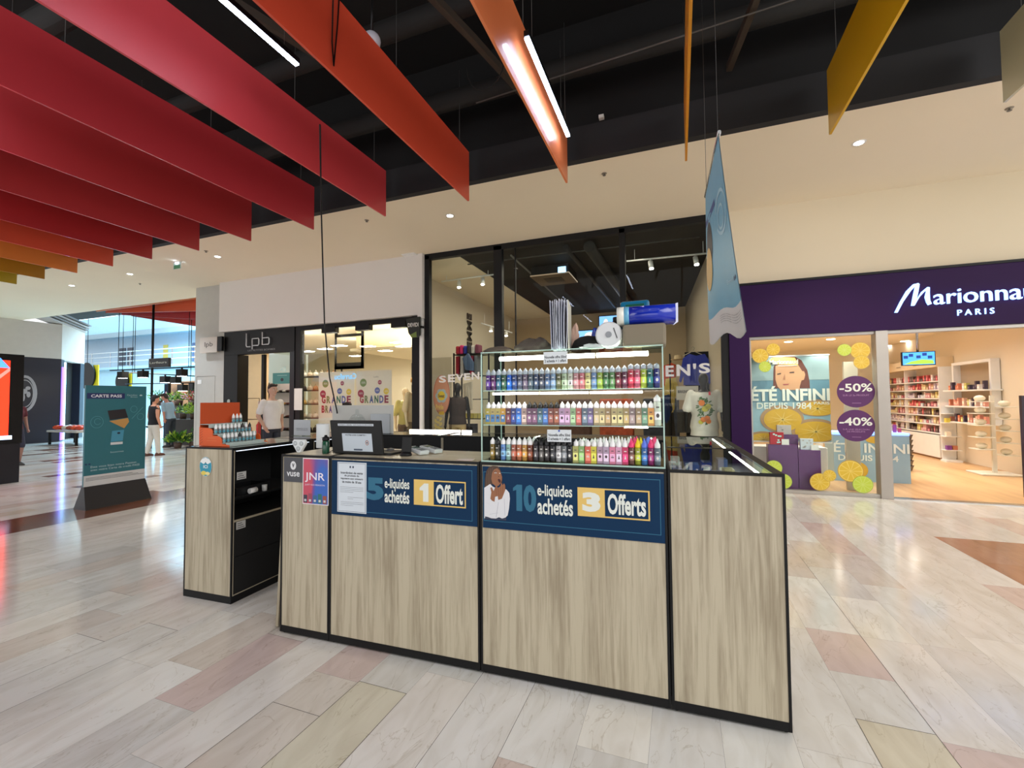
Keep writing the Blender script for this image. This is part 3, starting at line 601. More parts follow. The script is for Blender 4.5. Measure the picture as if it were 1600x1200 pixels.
# panel leaning in the gap between left cabinet and front counter
q = MB(); q.box(-.01, .01, 0, .4, 0, .72, OAK); o = q.obj('spare_panel', loc=K(-.075, .05, .004), rz=KA); o.rotation_euler.y = R(3.3); tag(o, 'narrow oak panel leaning against the left flank of the front counter', 'panel')
q = MB(); q.box(-.22, .22, -.2, .2, 0, .012, C(120, 124, 128)); q.ell(Pl((0, 0, .0125), (1, 0, 0), (0, 0, 1)), 0, 0, .01, .01, C(60, 60, 64)); 
q.ring(Pl((0, 0, 0), (1, 0, 0), (0, 0, 1)), 0, 0, .01, .01, .005, DARKM, .013)
q.tube([(.05 * math.cos(a), .05 * math.sin(a), .014) for a in [x * .4 for x in range(17)]], .006, C(60, 62, 66), 6); tag(q.obj('floor_mat', loc=K(-.42, .85, .001), rz=KA, bev=.003), 'grey plastic floor mat in the gap beside the left cabinet', 'mat')

# ================================================================== bottle case
CU0, CU1, CV0, CV1 = 1.366, 2.309, .012, .33; CT = 1.708
t = kt('glass_display_case', 'clear glass case of bottles with white light tubes on the front counter', 'display case', CU0, CV0, HT + .001)
W_ = CU1 - CU0; D2 = CV1 - CV0; H2 = CT - HT
q = MB(); q.box(0, W_, 0, D2, 0, .008, GLASS_GREEN); q.box(0, W_, -.001, .0, 0, .008, GLASS_EDGE); q.obj('base_pane', t)
q = MB(); q.box(0, W_, 0, D2, H2 - .008, H2, GLASS_GREEN); q.box(0, W_, -.001, .0, H2 - .005, H2, GLASS_EDGE); q.obj('top_pane', t)
for x in (0, W_ - .006):
    q = MB(); q.box(x, x + .006, .004, D2 - .004, .009, H2 - .009, GLASS_GREEN); q.box(x, x + .006, .0, .004, .009, H2 - .009, GLASS_EDGE); q.box(x, x + .006, D2 - .004, D2, .009, H2 - .009, GLASS_EDGE); q.obj('side_pane', t)
SHZ = [.198, .383]
for z in SHZ:
    q = MB(); q.box(.008, W_ - .008, .012, D2 - .02, z - .003, z + .003, GLASS_GREEN); q.box(.008, W_ - .008, .011, .012, z - .002, z + .002, GLASS_EDGE); q.obj('shelf', t)
q = MB(); q.box(.05, W_ - .05, .004, .005, H2 - .12, H2 - .119, GLASS_EDGE); q.obj('front_strip', t)
TUBE = mat('white_light_tube', (255, 252, 240), emis=13)
for z, x0, x1, y, r_ in ((H2 - .034, .09, W_ - .07, .06, .012), (SHZ[1] - .016, .06, W_ - .1, .03, .006), (SHZ[0] - .014, W_ - .2, W_ - .06, .20, .005)):
    L = (x1 - x0 - .02) / (3 if r_ > .005 else 1)
    for k in range(3 if r_ > .005 else 1):
        xa = x0 + k * (L + .01); q = MB(); q.tube([(xa, y, z), (xa + L, y, z)], r_, TUBE, 8); tb = q.obj('light_tube', t)
        q = MB(); q.box(xa - .004, xa, y - .01, y + .01, z - .008, z + .008, C(220, 214, 170)); q.obj('tube_cap', tb)
for (x, z, w2) in ((.355, H2 - .075, .125), (.37, .118, .125)):
    q = MB(); q.slab(LPo(CU0 * 0), x, x + w2, z, z + .062, .006, .008, C(214, 220, 224, .4))
    q.text(LP, 'Nouvelle offre 50ml', x + .006, x + w2 - .006, z + .028, z + .042, C(40, 44, 52), .0085, .02); q.text(LP, '2 achetés = 1 offert', x + .006, x + w2 - .006, z + .008, z + .022, C(40, 44, 52), .0085, .02)
    if z < .3: q.ell(LP, x + w2 / 2, z + .056, .005, .005, C(50, 80, 180), .009)
    o = q.obj('offer_sign', loc=K(CU0, CV0, HT), rz=KA); tag(o, 'white Nouvelle offre 50ml sign at the %s of the glass case' % ('top front' if z > .3 else 'bottom shelf front'), 'sign')
# ---- bottles
CAPM = {'white': mat('white_bottle_cap', (240, 240, 240), .4), 'black': mat('black_bottle_cap', (24, 24, 27), .35), 'silver': mat('grey_bottle_cap', (160, 170, 180), .3), 'pink': C(236, 60, 120, .35), 'yellow': C(240, 214, 30, .35), 'blue': C(90, 120, 226, .35)}
def bottle(label, group, u, v, z, rgb, cap, w2=.0275, h=.088, square=False, rz=0, second=None, nose=.02, cat='bottle', name='liquid_bottle'):
    """body with printed sleeve, neck collar, cap with a pointed nose"""
    t = thing(name, label, cat, K(u, v, z), KA + rz, group); r = w2 / 2; m = C(*rgb, .28)
    q = MB(); s2 = second or tuple(min(255, int(x * 1.35 + 26)) for x in rgb); m2 = C(*s2, .28)
    if square:
        q.box(-r, r, -r, r, .0, h, m); q.slab(Pl((0, -r, 0), (1, 0, 0), (0, -1, 0)), -r * .8, r * .8, h * .14, h * .6, 0, .0006, m2)
    else:
        q.lathe([(r * .92, 0), (r, .004), (r, h * .94), (r * .8, h)], m, n=12)
        q.rings([(0, 0, h * .25, r * 1.012, r * 1.012), (0, 0, h * .58, r * 1.012, r * 1.012)], m2, 12, False)
    mk = C(*((236, 232, 226) if sum(rgb) < 420 else (70, 56, 60)), .3); lp_ = Pl((0, -r * (1.0 if square else 1.03), 0), (1, 0, 0), (0, -1, 0)); k_ = int(u * 1000) % 3
    if k_ == 0: q.ell(lp_, 0, h * .42, r * .42, h * .09, mk, .001, 12)
    elif k_ == 1: q.rect(lp_, -r * .45, r * .45, h * .36, h * .42, mk, .001); q.rect(lp_, -r * .3, r * .3, h * .46, h * .49, mk, .001)
    else: q.poly(lp_, [(-r * .3, h * .3), (r * .3, h * .3), (0, h * .55)], mk, .001)
    q.rect(lp_, -r * .4, r * .4, h * .74, h * .79, mk, .001)
    q.obj('body', t)
    c = MB(); c.lathe([(r * .9, h), (r * .94, h + .002), (r * .94, h + .006), (r * .9, h + .018), (r * .72, h + .021), (r * .34, h + .021 + nose * .6), (r * .18, h + .021 + nose)], CAPM[cap], n=12)
    c.obj('cap', t); return t
NM = {}
def cname(rgb):
    r_, g_, b_ = rgb; mx, mn = max(rgb), min(rgb)
    if mx - mn < 26: return 'black' if mx < 60 else 'dark grey' if mx < 110 else 'grey' if mx < 185 else 'white'
    h = __import__('colorsys').rgb_to_hsv(r_ / 255, g_ / 255, b_ / 255); d = h[0] * 360
    n_ = 'red' if d < 14 or d > 345 else 'orange' if d < 38 else 'yellow' if d < 62 else 'green' if d < 150 else 'teal' if d < 195 else 'blue' if d < 245 else 'purple' if d < 295 else 'pink'
    if n_ == 'orange' and mx < 170: n_ = 'brown'
    return ('dark ' if mx < 100 else 'pale ' if h[1] < .35 and mx > 150 else '') + n_
r1 = [(76, 40, 120), (80, 40, 84), (38, 84, 110), (50, 84, 62), (30, 90, 190), (44, 62, 110), (70, 76, 96), (96, 84, 104), (66, 80, 92), (52, 66, 92), (60, 66, 80), (70, 92, 124), (110, 134, 160), (84, 88, 60), (150, 170, 142),
      (180, 186, 170), (168, 120, 124), (176, 104, 112), (186, 178, 118), (92, 120, 160), (132, 156, 62), (62, 102, 66), (84, 124, 78), (100, 44, 52), (90, 50, 70), (166, 46, 66), (176, 86, 108), (150, 170, 60), (24, 90, 92), (40, 44, 110)]
r2 = [(176, 160, 70), (178, 160, 96), (180, 164, 90), (196, 150, 50), (84, 30, 46), (34, 52, 120), (40, 100, 190), (176, 150, 140), (104, 70, 96), (100, 64, 90), (58, 92, 104), (56, 96, 156), (120, 64, 54), (128, 70, 48), (170, 140, 170), (184, 140, 170), (140, 176, 130),
      (180, 90, 84), (84, 100, 116), (104, 92, 130), (160, 144, 110), (170, 156, 112), (150, 124, 84), (174, 158, 110), (170, 160, 110), (150, 130, 80), (128, 110, 108), (140, 120, 90), (84, 120, 96), (206, 144, 70), (206, 214, 200)]
r3 = [(118, 96, 40), (34, 34, 28), (100, 140, 200), (140, 180, 170), (150, 84, 66), (170, 104, 70), (176, 130, 60), (104, 52, 34), (58, 54, 58), (76, 72, 70), (44, 40, 42), (40, 42, 46), (170, 170, 172), (112, 116, 120), (30, 30, 34), (170, 168, 96), (130, 170, 100),
      (206, 90, 70), (206, 196, 60), (168, 140, 160), (172, 150, 172), (212, 120, 150), (206, 150, 180), (190, 40, 90), (104, 70, 62), (150, 160, 50), (50, 100, 160), (130, 40, 96), (96, 108, 118)]
for ri, (row, zz, nm) in enumerate(((r1, SHZ[1] + .0035, 'top'), (r2, SHZ[0] + .0035, 'middle'), (r3, .009, 'bottom'))):
    ua, ub = (CU0 + .028, CU1 - .032) if ri < 2 else (CU0 + .05, CU1 - .035)
    n_ = len(row)
    for k, c_ in enumerate(row):
        tall = ri == 0 and k >= 25
        cap = 'silver' if ri == 0 else 'white'
        if ri == 1 and 4 <= k <= 13: cap = 'black' if k > 7 else 'white'
        if ri == 2: cap = {1: 'black'}.get(k, 'black' if 8 <= k <= 14 else 'white')
        if ri == 2 and 24 <= k <= 27: cap = ['pink', 'yellow', 'blue', 'pink'][k - 24]
        u = ua + (ub - ua) * k / (n_ - 1)
        big = ri == 1 and k == n_ - 1
        sq = (ri == 1 and k < 30) or (ri == 2 and 14 < k < 24)
        bottle('%s bottle, %s cap, %s from left, %s case shelf' % (cname(c_), cap, ORD[k], nm), 'bottles on the %s shelf' % nm, u, CV0 + .044 + random.uniform(-.002, .002), HT + .001 + zz, c_, cap,
               (.0300 if ri < 1 else .0292) if not big else .036, (.094 if tall else .082) if ri == 0 else (.118 if big else .086) if ri == 1 else .084, sq, random.uniform(-.12, .12), nose=.006 if tall else .012 if ri == 0 else .013 if not (ri == 2 and k > 18) else .024,
               second=(70, 130, 190) if ri == 1 and k < 4 else None)
        if ri == 2 and k < 28:
            u2 = u + .012
            bottle('%s bottle in the second file, behind the %s front bottle of bottom shelf' % (cname(c_), ORD[k]), 'second file of bottles on the bottom shelf', u2, CV0 + .105, HT + .001 + zz, c_, cap, .0290, .084, sq, 0, nose=.013 if k < 19 else .024)
            if k % 3 != 1 and k > 3:
                bottle('%s bottle in the rear file, behind the %s front bottle of bottom shelf' % (cname(c_), ORD[k]), 'rear file of bottles on the bottom shelf', u2 + .008, CV0 + .165, HT + .001 + zz, c_, cap, .0290, .084, sq, 0, nose=.013 if k < 19 else .024)
# ================================================================== things on the kiosk
TOPZ = CT + .0015
def pxk(x, y, v):
    p = Pl(K(0, v), KP.u, KP.n); return p.px(x, y)
def soft(name, label, cat, u, v, z, rx, ry, h, m, seed, lumps=.25, rz=0, flat=.5):
    """a crumpled soft bag"""
    q = MB(); n, mrows = 28, 10; rs = []
    vs = []; fs = []
    for i in range(mrows + 1):
        t_ = i / mrows; prof = math.sin(math.pi * (.08 + .92 * (1 - t_)) / 2) ** .5 if t_ > 0 else 1
        for k in range(n):
            a = 2 * math.pi * k / n; p = Vector((math.cos(a), math.sin(a), t_ * 2))
            d = 1 + lumps * noise.noise(p * 1.7 + Vector((seed, 0, 0))) + lumps * .5 * noise.noise(p * 4 + Vector((seed, 3, 0)))
            se = (abs(math.cos(a)) ** 4 + abs(math.sin(a)) ** 4) ** -.25
            vs.append((rx * math.cos(a) * d * se * prof, ry * math.sin(a) * d * se * prof, h * t_ * (1 + (lumps * .6 * noise.noise(Vector((math.cos(a) * 1.3, math.sin(a) * 1.3, seed))) if t_ > .6 else 0))))
    for i in range(mrows):
        for k in range(n): fs.append((i * n + k, i * n + (k + 1) % n, (i + 1) * n + (k + 1) % n, (i + 1) * n + k))
    fs.append(tuple(mrows * n + i for i in range(n))); fs.append(tuple(reversed(range(n)))); q.add(vs, fs, m, True)
    return tag(q.obj(name, loc=K(u, v, z), rz=KA + rz), label, cat)
BRN = mat('taupe_cloth', (92, 82, 70), .8, var=.2, scale=30)
u0 = pxk(757, 552, .15)[0]; u1 = pxk(808, 552, .15)[0]
soft('fabric_bag', 'flat folded taupe bag lying at the left end on top of the glass case', 'bag', (u0 + u1) / 2, .15, TOPZ, (u1 - u0) / 2 * .88, .11, .040, BRN, 1.3)
u0 = pxk(805, 552, .16)[0]; u1 = pxk(868, 552, .16)[0]
soft('fabric_bag', 'taller crumpled taupe bag on the glass case beside the upright papers', 'bag', (u0 + u1) / 2 - .005, .17, TOPZ, (u1 - u0) / 2 * .85, .11, .082, mat('taupe_cloth_dark', (84, 76, 66), .8, var=.2, scale=30), 4.1)
# upright sheaf of papers
uc = pxk(877, 552, .12)[0]
t = kt('paper_sheaf', 'tall sheaf of white papers standing upright on the glass case', 'papers', uc, .12, TOPZ, R(6))
PAP = mat('white_paper', (208, 212, 224), .6)
for k in range(9):
    q = MB(); x = -.045 + k * .0095; pts = []
    vs = []; fs = []; N = 10; wv = random.uniform(-.006, .006); hh = .262 + random.uniform(-.008, .006)
    for j in range(N + 1):
        s_ = j / N
        for i in range(4):
            y = -.09 + .19 * i / 3; bow = .005 * math.sin(i * 2 + k) + (.008 * (s_ - .3)) * (k - 4) * .2
            vs.append((x + bow + wv * math.sin(s_ * 3), y, hh * s_))
    for j in range(N):
        for i in range(3): a = j * 4 + i; fs.append((a, a + 1, a + 5, a + 4))
    b = len(vs); vs += [(p[0] + .003, p[1], p[2]) for p in vs]; fs += [tuple(b + i for i in reversed(f)) for f in list(fs)]
    ring_ = [j * 4 for j in range(N + 1)] + [N * 4 + i for i in (1, 2, 3)] + [j * 4 + 3 for j in range(N - 1, -1, -1)] + [2, 1]
    for a, c_ in zip(ring_, ring_[1:] + ring_[:1]): fs.append((a, c_, c_ + b, a + b))
    q.add(vs, fs, PAP if k % 3 else mat('grey_paper', (176, 180, 194), .6)); q.obj('sheet', t)
q = MB(); q.box(.045, .048, -.09, .1, 0, .258, mat('cream_card', (206, 204, 190), .6)); q.obj('cover', t)
# black cap / round dark hat
uc = pxk(916, 545, .2)[0]
t = kt('black_cap', 'black cloth cap lying on the glass case between papers and white drum', 'cap', uc + .01, .2, TOPZ)
q = MB(); q.rings([(0, 0, 0, .09, .085), (0, 0, .03, .09, .085), (0, 0, .06, .075, .07), (0, 0, .08, .045, .04), (0, 0, .087, .01, .01)], mat('black_cloth', (18, 18, 20), .85), 20); q.obj('crown', t)
q = MB(); q.rings([(-.03, -.085, .0, .07, .05), (-.03, -.085, .006, .07, .05)], mat('black_cloth', (18, 18, 20), .85), 20); q.obj('visor', t)
soft('plastic_bag', 'clear crumpled plastic bag in front of the black cap on the glass case', 'bag', pxk(925, 548, .06)[0], .062, TOPZ, .055, .03, .024, mat('clear_plastic_film', (206, 216, 214), .15, spec=.8), 7.7, .4)
soft('plastic_bag', 'blue and white plastic bag standing left of the white drum', 'bag', pxk(925, 530, .21)[0] + .015, .25, TOPZ, .028, .03, .125, mat('blue_film', (44, 70, 176), .2, var=.5, scale=40), 2.2, .45)
soft('tissue_paper', 'crumpled pale pink tissue paper behind the black cap', 'paper', pxk(898, 530, .29)[0], .285, TOPZ, .03, .022, .155, mat('pink_tissue', (216, 180, 160), .7, var=.15), 9.1, .5)
# white drum seen end on
uc, zc = pxk(951, 532, .06)
t = kt('white_drum', 'white round plastic drum lying on its side with a dark slot in the lid', 'drum', uc, .06, TOPZ + .068)
q = MB(); q.tube([(0, 0, 0), (0, .008, 0), (0, .012, 0), (0, .16, 0)], [.060, .067, .068, .066], mat('white_plastic', (214, 216, 218), .35), 28); q.obj('body', t)
q = MB(); q.tube([(0, -.003, 0), (0, .001, 0)], .016, C(140, 144, 150), 20); q.obj('boss', t)
q = MB(); q.box(-.002, .002, -.002, .001, -.028, .028, C(40, 42, 48), M=Matrix.Translation((.034, 0, .006)) @ Matrix.Rotation(R(-18), 4, 'Y')); q.obj('slot', t)
t = kt('spray_bottle', 'dark spray bottle with a black cap rising behind the white drum', 'bottle', pxk(963, 520, .2)[0] - .002, .245, TOPZ)
q = MB(); q.lathe([(.03, 0), (.032, .004), (.032, .12), (.026, .14), (.018, .15)], mat('smoked_plastic', (58, 60, 66), .25)); q.obj('body', t)
q = MB(); q.lathe([(.02, .15), (.02, .185), (.018, .187)], BLACK); q.obj('cap', t)
# cardboard box with plastic wrapped packs
u0 = pxk(972, 550, .05)[0]; u1 = pxk(1040, 550, .05)[0]
kbox('cardboard_box', 'plain grey-brown cardboard box at the right end on top of the glass case', 'box', (u0 + u1) / 2 + .004, .13, TOPZ, u1 - u0, .17, .112, mat('grey_brown_card', (128, 118, 100), .8, var=.06))
t = kt('plastic_pack', 'glossy blue and white plastic wrapped pack lying on the cardboard box', 'pack', (u0 + u1) / 2 + .018, .12, TOPZ + .1135)
BL = mat('glossy_blue_film', (20, 44, 170), .12, var=.08); q = MB()
def roundbar(q, x0, x1, hy, hz, z, m, k=18):
    vs = []; 
    for x in (x0, x1):
        for i in range(k):
            a = 2 * math.pi * i / k; e = 3; cy = abs(math.cos(a)) ** (2 / e) * math.copysign(1, math.cos(a)); sz = abs(math.sin(a)) ** (2 / e) * math.copysign(1, math.sin(a)); vs.append((x, hy * cy, z + hz * sz))
    fs = [(i, (i + 1) % k, k + (i + 1) % k, k + i) for i in range(k)] + [tuple(reversed(range(k))), tuple(range(k, 2 * k))]
    q.add(vs, fs, m, True)
roundbar(q, -.085, .135, .07, .048, .049, BL); q.obj('wrapping', t)
q = MB(); roundbar(q, -.145, -.11, .0702, .0482, .049, mat('white_film', (226, 226, 216), .2)); q.obj('white_end', t)
q = MB(); roundbar(q, -.11, -.085, .0702, .0482, .049, mat('sky_blue_film', (100, 170, 206), .2)); q.obj('light_blue_band', t)
q = MB(); q.add([(.135, -.06, .09), (.147, -.055, .094), (.146, -.05, .0), (.12, -.075, -.02), (.135, -.06, .0)], [(0, 1, 2, 3, 4)], mat('clear_film', (196, 200, 226), .15)); q.obj('film_flap', t)
t = kt('plastic_pack', 'smaller teal and green plastic wrapped pack behind the glossy blue pack', 'pack', (u0 + u1) / 2 - .045, .215, TOPZ + .1135, R(-4))
q = MB(); q.box(-.075, .075, -.022, .022, 0, .148, mat('teal_film', (24, 104, 140), .15)); q.obj('wrapping', t, bev=.012)
q = MB(); q.slab(Pl((0, -.0222, 0), (1, 0, 0), (0, -1, 0)), -.045, .05, .03, .128, 0, .0006, mat('green_print', (16, 84, 60), .2)); q.obj('printed_panel', t)

# ---- counter things in front
CTZ = HT + .0005
# white triangular holder
uc = pxk(467.5, 700, .1)[0]
t = kt('tester_holder', 'small white triangular holder with three round holes at the counter corner', 'holder', uc, .105, CTZ)
q = MB(); pts = [(-.012, 0), (.012, 0), (.05, .055), (.052, .072), (.04, .084), (-.04, .084), (-.052, .072), (-.05, .055)]
pf = Pl((0, 0, 0), (1, 0, 0), (0, -1, 0)); n_ = len(pts); wp = mat('white_plastic_gloss', (222, 226, 228), .25)
vs = [pf.pt(u, v, s_) for s_ in (.012, -.012) for u, v in pts]; q.add(vs, [tuple(range(n_)), tuple(reversed(range(n_, 2 * n_)))] + [(i + n_, (i + 1) % n_ + n_, (i + 1) % n_, i) for i in range(n_)], wp); q.obj('plate', t, bev=.003)
for x, z in ((-.025, .06), (.025, .06), (0, .026)):
    q = MB(); q.ring(pf, x, z, .014, .014, .003, C(120, 128, 132), .0145); q.ball((x, -.012, z), .009, C(200, 206, 208, .2), 10, (1, .4, 1)); q.obj('socket', t)
# white paper roll column
uc = pxk(510, 690, .44)[0]
t = kt('paper_roll', 'tall white paper roll standing behind the black screen on the left', 'roll', uc, .405, CTZ)
q = MB(); q.lathe([(.044, 0), (.045, .002), (.045, .168), (.044, .17)], mat('white_roll', (216, 220, 222), .7), n=24); q.obj('roll', t)
q = MB(); q.lathe([(.013, .1701), (.013, .171)], C(150, 140, 120), n=14); q.obj('core', t)
# dark green bottle
t = kt('water_flask', 'dark green flask with a black lid beside the black screen', 'flask', pxk(509, 708, .1)[0], .10, CTZ)
q = MB(); q.lathe([(.021, 0), (.022, .003), (.022, .075), (.018, .082)], mat('green_plastic', (16, 70, 48), .2), n=18); q.obj('body', t)
q = MB(); q.lathe([(.019, .082), (.022, .086), (.021, .104), (.01, .108), (.008, .118)], BLACK, n=16); q.obj('lid', t)
q = MB(); q.tube([(-.02, 0, .09), (-.034, -.003, .104)], .0025, C(190, 190, 188), 6); q.obj('spout', t)
# black screen seen from the back
ua, ub = pxk(520, 712, .10)[0], pxk(599, 712, .10)[0]; us = (ua + ub) / 2
t = kt('computer_screen', 'black till screen seen from behind, with a white sheet taped to it', 'screen', us, .10, CTZ)
M_ = Matrix.Rotation(R(8), 4, 'X'); hw = (ub - ua) / 2
q = MB(); q.box(-hw, hw, 0, .014, .006, .215, mat('black_abs_plastic', (9, 9, 10), .55), M=M_); q.obj('housing', t, bev=.003)
q = MB(); q.box(-hw * .95, hw * .95, .0142, .0152, .02, .205, mat('dark_screen_glass', (20, 24, 30), .08), M=M_); q.obj('display', t)
q = MB(); q.box(-hw, hw + .04, .02, .2, 0, .014, mat('black_abs_plastic', (14, 14, 16), .35)); q.obj('keyboard_base', t, bev=.003)
def mb_on(M): 
    class P2(Pl):
        def pt(s, u, v, n=0): return M @ Vector((u, -n, v))
    return P2((0, 0, 0), (1, 0, 0), (0, -1, 0))
pl = mb_on(M_)
q = MB(); q.rect(pl, -hw * .68, hw * .72, .182, .196, C(206, 212, 220), .001); q.text(pl, 'RETRAIT 1 HEURE - SUR PLACE OU EN LIGNE', -hw * .64, hw * .68, .185, .193, C(60, 64, 72), .0016); q.obj('label_strip', t)
q = MB(); q.rect(pl, -hw * .55, hw * .62, .022, .135, C(196, 206, 216, .35), .001); q.text(pl, 'VOTRE AVIS COMPTE !', -hw * .42, hw * .40, .120, .129, C(44, 50, 60), .0016, .02)
q.ell(pl, hw * .42, .078, .0125, .016, C(206, 206, 206), .0016); q.ring(pl, hw * .42, .078, .012, .0155, .003, C(150, 50, 44), .002); q.ell(pl, hw * .42, .078, .004, .006, C(50, 60, 90), .002)
q.rect(pl, -hw * .12, hw * .22, .028, .038, C(70, 84, 104), .0016); q.obj('taped_sheet', t)
q = MB(); q.tube([K(ua - .002, .13, CTZ + .15), K(ua - .02, .14, CTZ + .16), K(ua - .025, .14, CTZ + .12), K(ua - .012, .13, CTZ + .06), K(ua - .008, .11, CTZ + .02), K(ua - .03, .09, CTZ + .005), K(ua - .05, .1, CTZ + .004)], .003, BLACK, 6)
tag(q.obj('power_cable'), 'thin black cable curling down the left edge of the till screen', 'cable')
# white board with holder behind
ua, zb = pxk(519, 676, 1.70); ub, _ = pxk(614, 676, 1.70); zt = pxk(600, 633, 1.70)[1]
t = kt('partition_board', 'large plain white board standing on the rear counter', 'board', ua, 1.70, CTZ)
q = MB(); q.box(0, ub - ua, 0, .012, 0, zt - CTZ, mat('white_melamine', (196, 196, 190), .5)); q.obj('board', t, bev=.002)
q = MB(); q.box(ub - ua - .25, ub - ua - .03, -.03, -.001, .0, .20, mat('grey_acrylic', (170, 176, 180), .2)); q.obj('leaflet_pocket', t, bev=.003)
q = MB(); q.box(.02, .1, -.03, .04, 0, .012, CHROME); q.box(ub - ua - .1, ub - ua - .02, -.0, .04, 0, .012, CHROME); q.obj('base_foot', t)
t = kt('glass_jar', 'clear glass jar with a pointed lid in front of the white board', 'jar', pxk(558, 655, 1.62)[0], 1.62, CTZ)
q = MB(); q.lathe([(.09, 0), (.095, .01), (.1, .10), (.07, .16)], glass('clear_jar_glass', (.93, .95, .95), 1.5), n=20); q.obj('body', t)
q = MB(); q.lathe([(.07, .16), (.05, .19), (.02, .205), (.018, .24), (.01, .25)], MATS['clear_jar_glass'], n=16); q.obj('lid', t)
# black monitor stand, mouse, terminals, papers
t = kt('tablet_stand', 'black tablet on a round foot right of the till screen', 'tablet', pxk(633, 710, .13)[0], .14, CTZ)
q = MB(); q.lathe([(.034, 0), (.036, .006), (.03, .018), (.012, .024)], BLACK, n=20); q.obj('foot', t)
q = MB(); q.box(-.032, .032, -.006, .006, .02, .112, mat('black_abs_plastic', (14, 14, 16), .35), M=Matrix.Rotation(R(-8), 4, 'X')); q.obj('tablet', t, bev=.003)
q = MB(); q.ball((0, 0, .014), .022, mat('grey_mouse', (96, 96, 98), .3), 16, (1.1, 1.5, .6)); tag(q.obj('computer_mouse', loc=K(pxk(614, 702, .3)[0], .27, CTZ), rz=KA), 'grey rounded mouse behind the black tablet', 'mouse')
def terminal(label, u, v, rz, s_=1):
    t = kt('payment_terminal', label, 'card terminal', u, v, CTZ, rz); wm = mat('terminal_white', (208, 212, 212), .3)
    q = MB(); M2 = Matrix.Rotation(R(7), 4, 'X'); q.box(-.034 * s_, .034 * s_, -.075 * s_, .075 * s_, .002, .028 * s_, wm, M=Matrix.Translation((0, 0, .009)) @ M2); q.obj('body', t, bev=.006)
    q = MB(); q.box(-.026 * s_, .026 * s_, .005 * s_, .055 * s_, .0285 * s_, .0295 * s_, mat('terminal_screen', (60, 90, 90), .15), M=Matrix.Translation((0, 0, .009)) @ M2); q.obj('screen', t)
    q = MB()
    for i in range(3):
        for j in range(4): q.box(-.022 * s_ + i * .016 * s_, -.011 * s_ + i * .016 * s_, -.065 * s_ + j * .014 * s_, -.056 * s_ + j * .014 * s_, .0285 * s_, .031 * s_, C(120, 124, 126), M=Matrix.Translation((0, 0, .009)) @ M2)
    q.obj('keypad', t); return t
terminal('white card terminal nearest the tablet on the oak worktop', pxk(650, 705, .2)[0], .22, R(65)); terminal('second white card terminal lying behind the first, farther right', pxk(667, 700, .25)[0], .30, R(70))
q = MB(); 
for k in range(3): q.box(-.045 + k * .004, .045 + k * .003, -.03, .03, k * .0016, k * .0016 + .0012, C(226, 196 + 8 * k, 200, .6), rz=.1 * k)
tag(q.obj('leaflet_pile', loc=K(pxk(727, 714, .06)[0], .06, CTZ), rz=KA + .1), 'few pale pink leaflets lying by the left foot of the glass case', 'leaflets')
# acrylic sign on the rear left cabinet
uc, zc = pxk(472, 692, 1.25)
t = kt('acrylic_sign', 'clear acrylic holder with a pale grey notice standing on the rear left cabinet', 'sign', uc, 1.25, CTZ)
hz = pxk(472, 656, 1.25)[1] - HT
q = MB(); q.box(-.1, .1, -.04, .04, 0, .004, GLASS_GREEN); q.obj('foot', t)
q = MB(); q.box(-.1, .1, -.003, .0, .004, hz, mat('pale_grey_sheet', (186, 190, 194), .4)); q.text(LP, 'DEMANDEZ VOTRE', -.07, .07, hz * .42, hz * .48, C(110, 114, 120), .004); q.text(LP, 'CARTE DE FIDELITE', -.07, .07, hz * .32, hz * .38, C(110, 114, 120), .004); q.obj('sheet', t)

# ---- orange stepped stand on the left cabinet, facing right
ORG = mat('orange_cardboard', (224, 90, 26), .5, var=.06); ORGD = mat('dark_orange_cardboard', (190, 72, 22), .5)
y0 = 2.345; t = thing('stepped_stand', 'orange cardboard stepped stand of small bottles on the left cabinet', 'stand', (-3.455, y0, HT + .001), R(2.3))
DY = .34
steps = [(0, .095, .165), (.095, .19, .092), (.19, .275, .026), (.275, .31, .006)]
for y, nm in ((0, 'near'), (DY, 'far')):
    q = MB(); pts = [(0, 0), (.31, 0), (.308, .012), (.235, .02), (.232, .055), (.220, .068), (.195, .078), (.14, .08), (.138, .118), (.126, .130), (.095, .137), (.012, .139), (0, .145)]
    pf = Pl((0, y, 0), (1, 0, 0), (0, -1, 0)); vs = [pf.pt(u, v, s_) for s_ in (0, -.004) for u, v in pts]; n_ = len(pts)
    q.add(vs, [tuple(range(n_)), tuple(reversed(range(n_, 2 * n_)))] + [(i + n_, (i + 1) % n_ + n_, (i + 1) % n_, i) for i in range(n_)], ORG)
    if y == 0:
        for k in range(6): q.poly(pf, [(.008, .012 + k * .02), (.038, .030 + k * .02), (.038, .036 + k * .02), (.008, .018 + k * .02)], ORGD, .0006)
        q.rect(pf, .09, .17, .06, .0625, C(226, 130, 70), .0006); q.rect(pf, .08, .18, .04, .042, C(226, 130, 70), .0006)
    q.obj('side_plate', t)
q = MB(); q.box(0, .004, .004, DY, 0, .33, ORGD); q.obj('header_panel', t)
q = MB(); q.add([(.005, .004, .33), (.005, DY, .33), (.009, DY, .33), (.009, .004, .33), (.005, DY * .72, .2), (.012, DY, .2), (.012, DY, .245)], [(4, 5, 6)], ORG); o = q.obj('header_flap', t)
for k, (xa, xb, z) in enumerate(steps):
    q = MB(); q.box(xa + .004, xb, .004, DY, z - .004, z, mat('pale_step_card', (176, 190, 186), .5)); q.box(xb - .003, xb, .004, DY, max(0, z - .03), z - .004, mat('pale_step_card', (176, 190, 186), .5)); q.obj('step', t)
P0 = bottle('x', 'small bottles on the orange stand', 0, 0, 0, (120, 140, 144), 'white', .023, .036, nose=.016, name='dropper_bottle', second=(60, 150, 170))
first = True
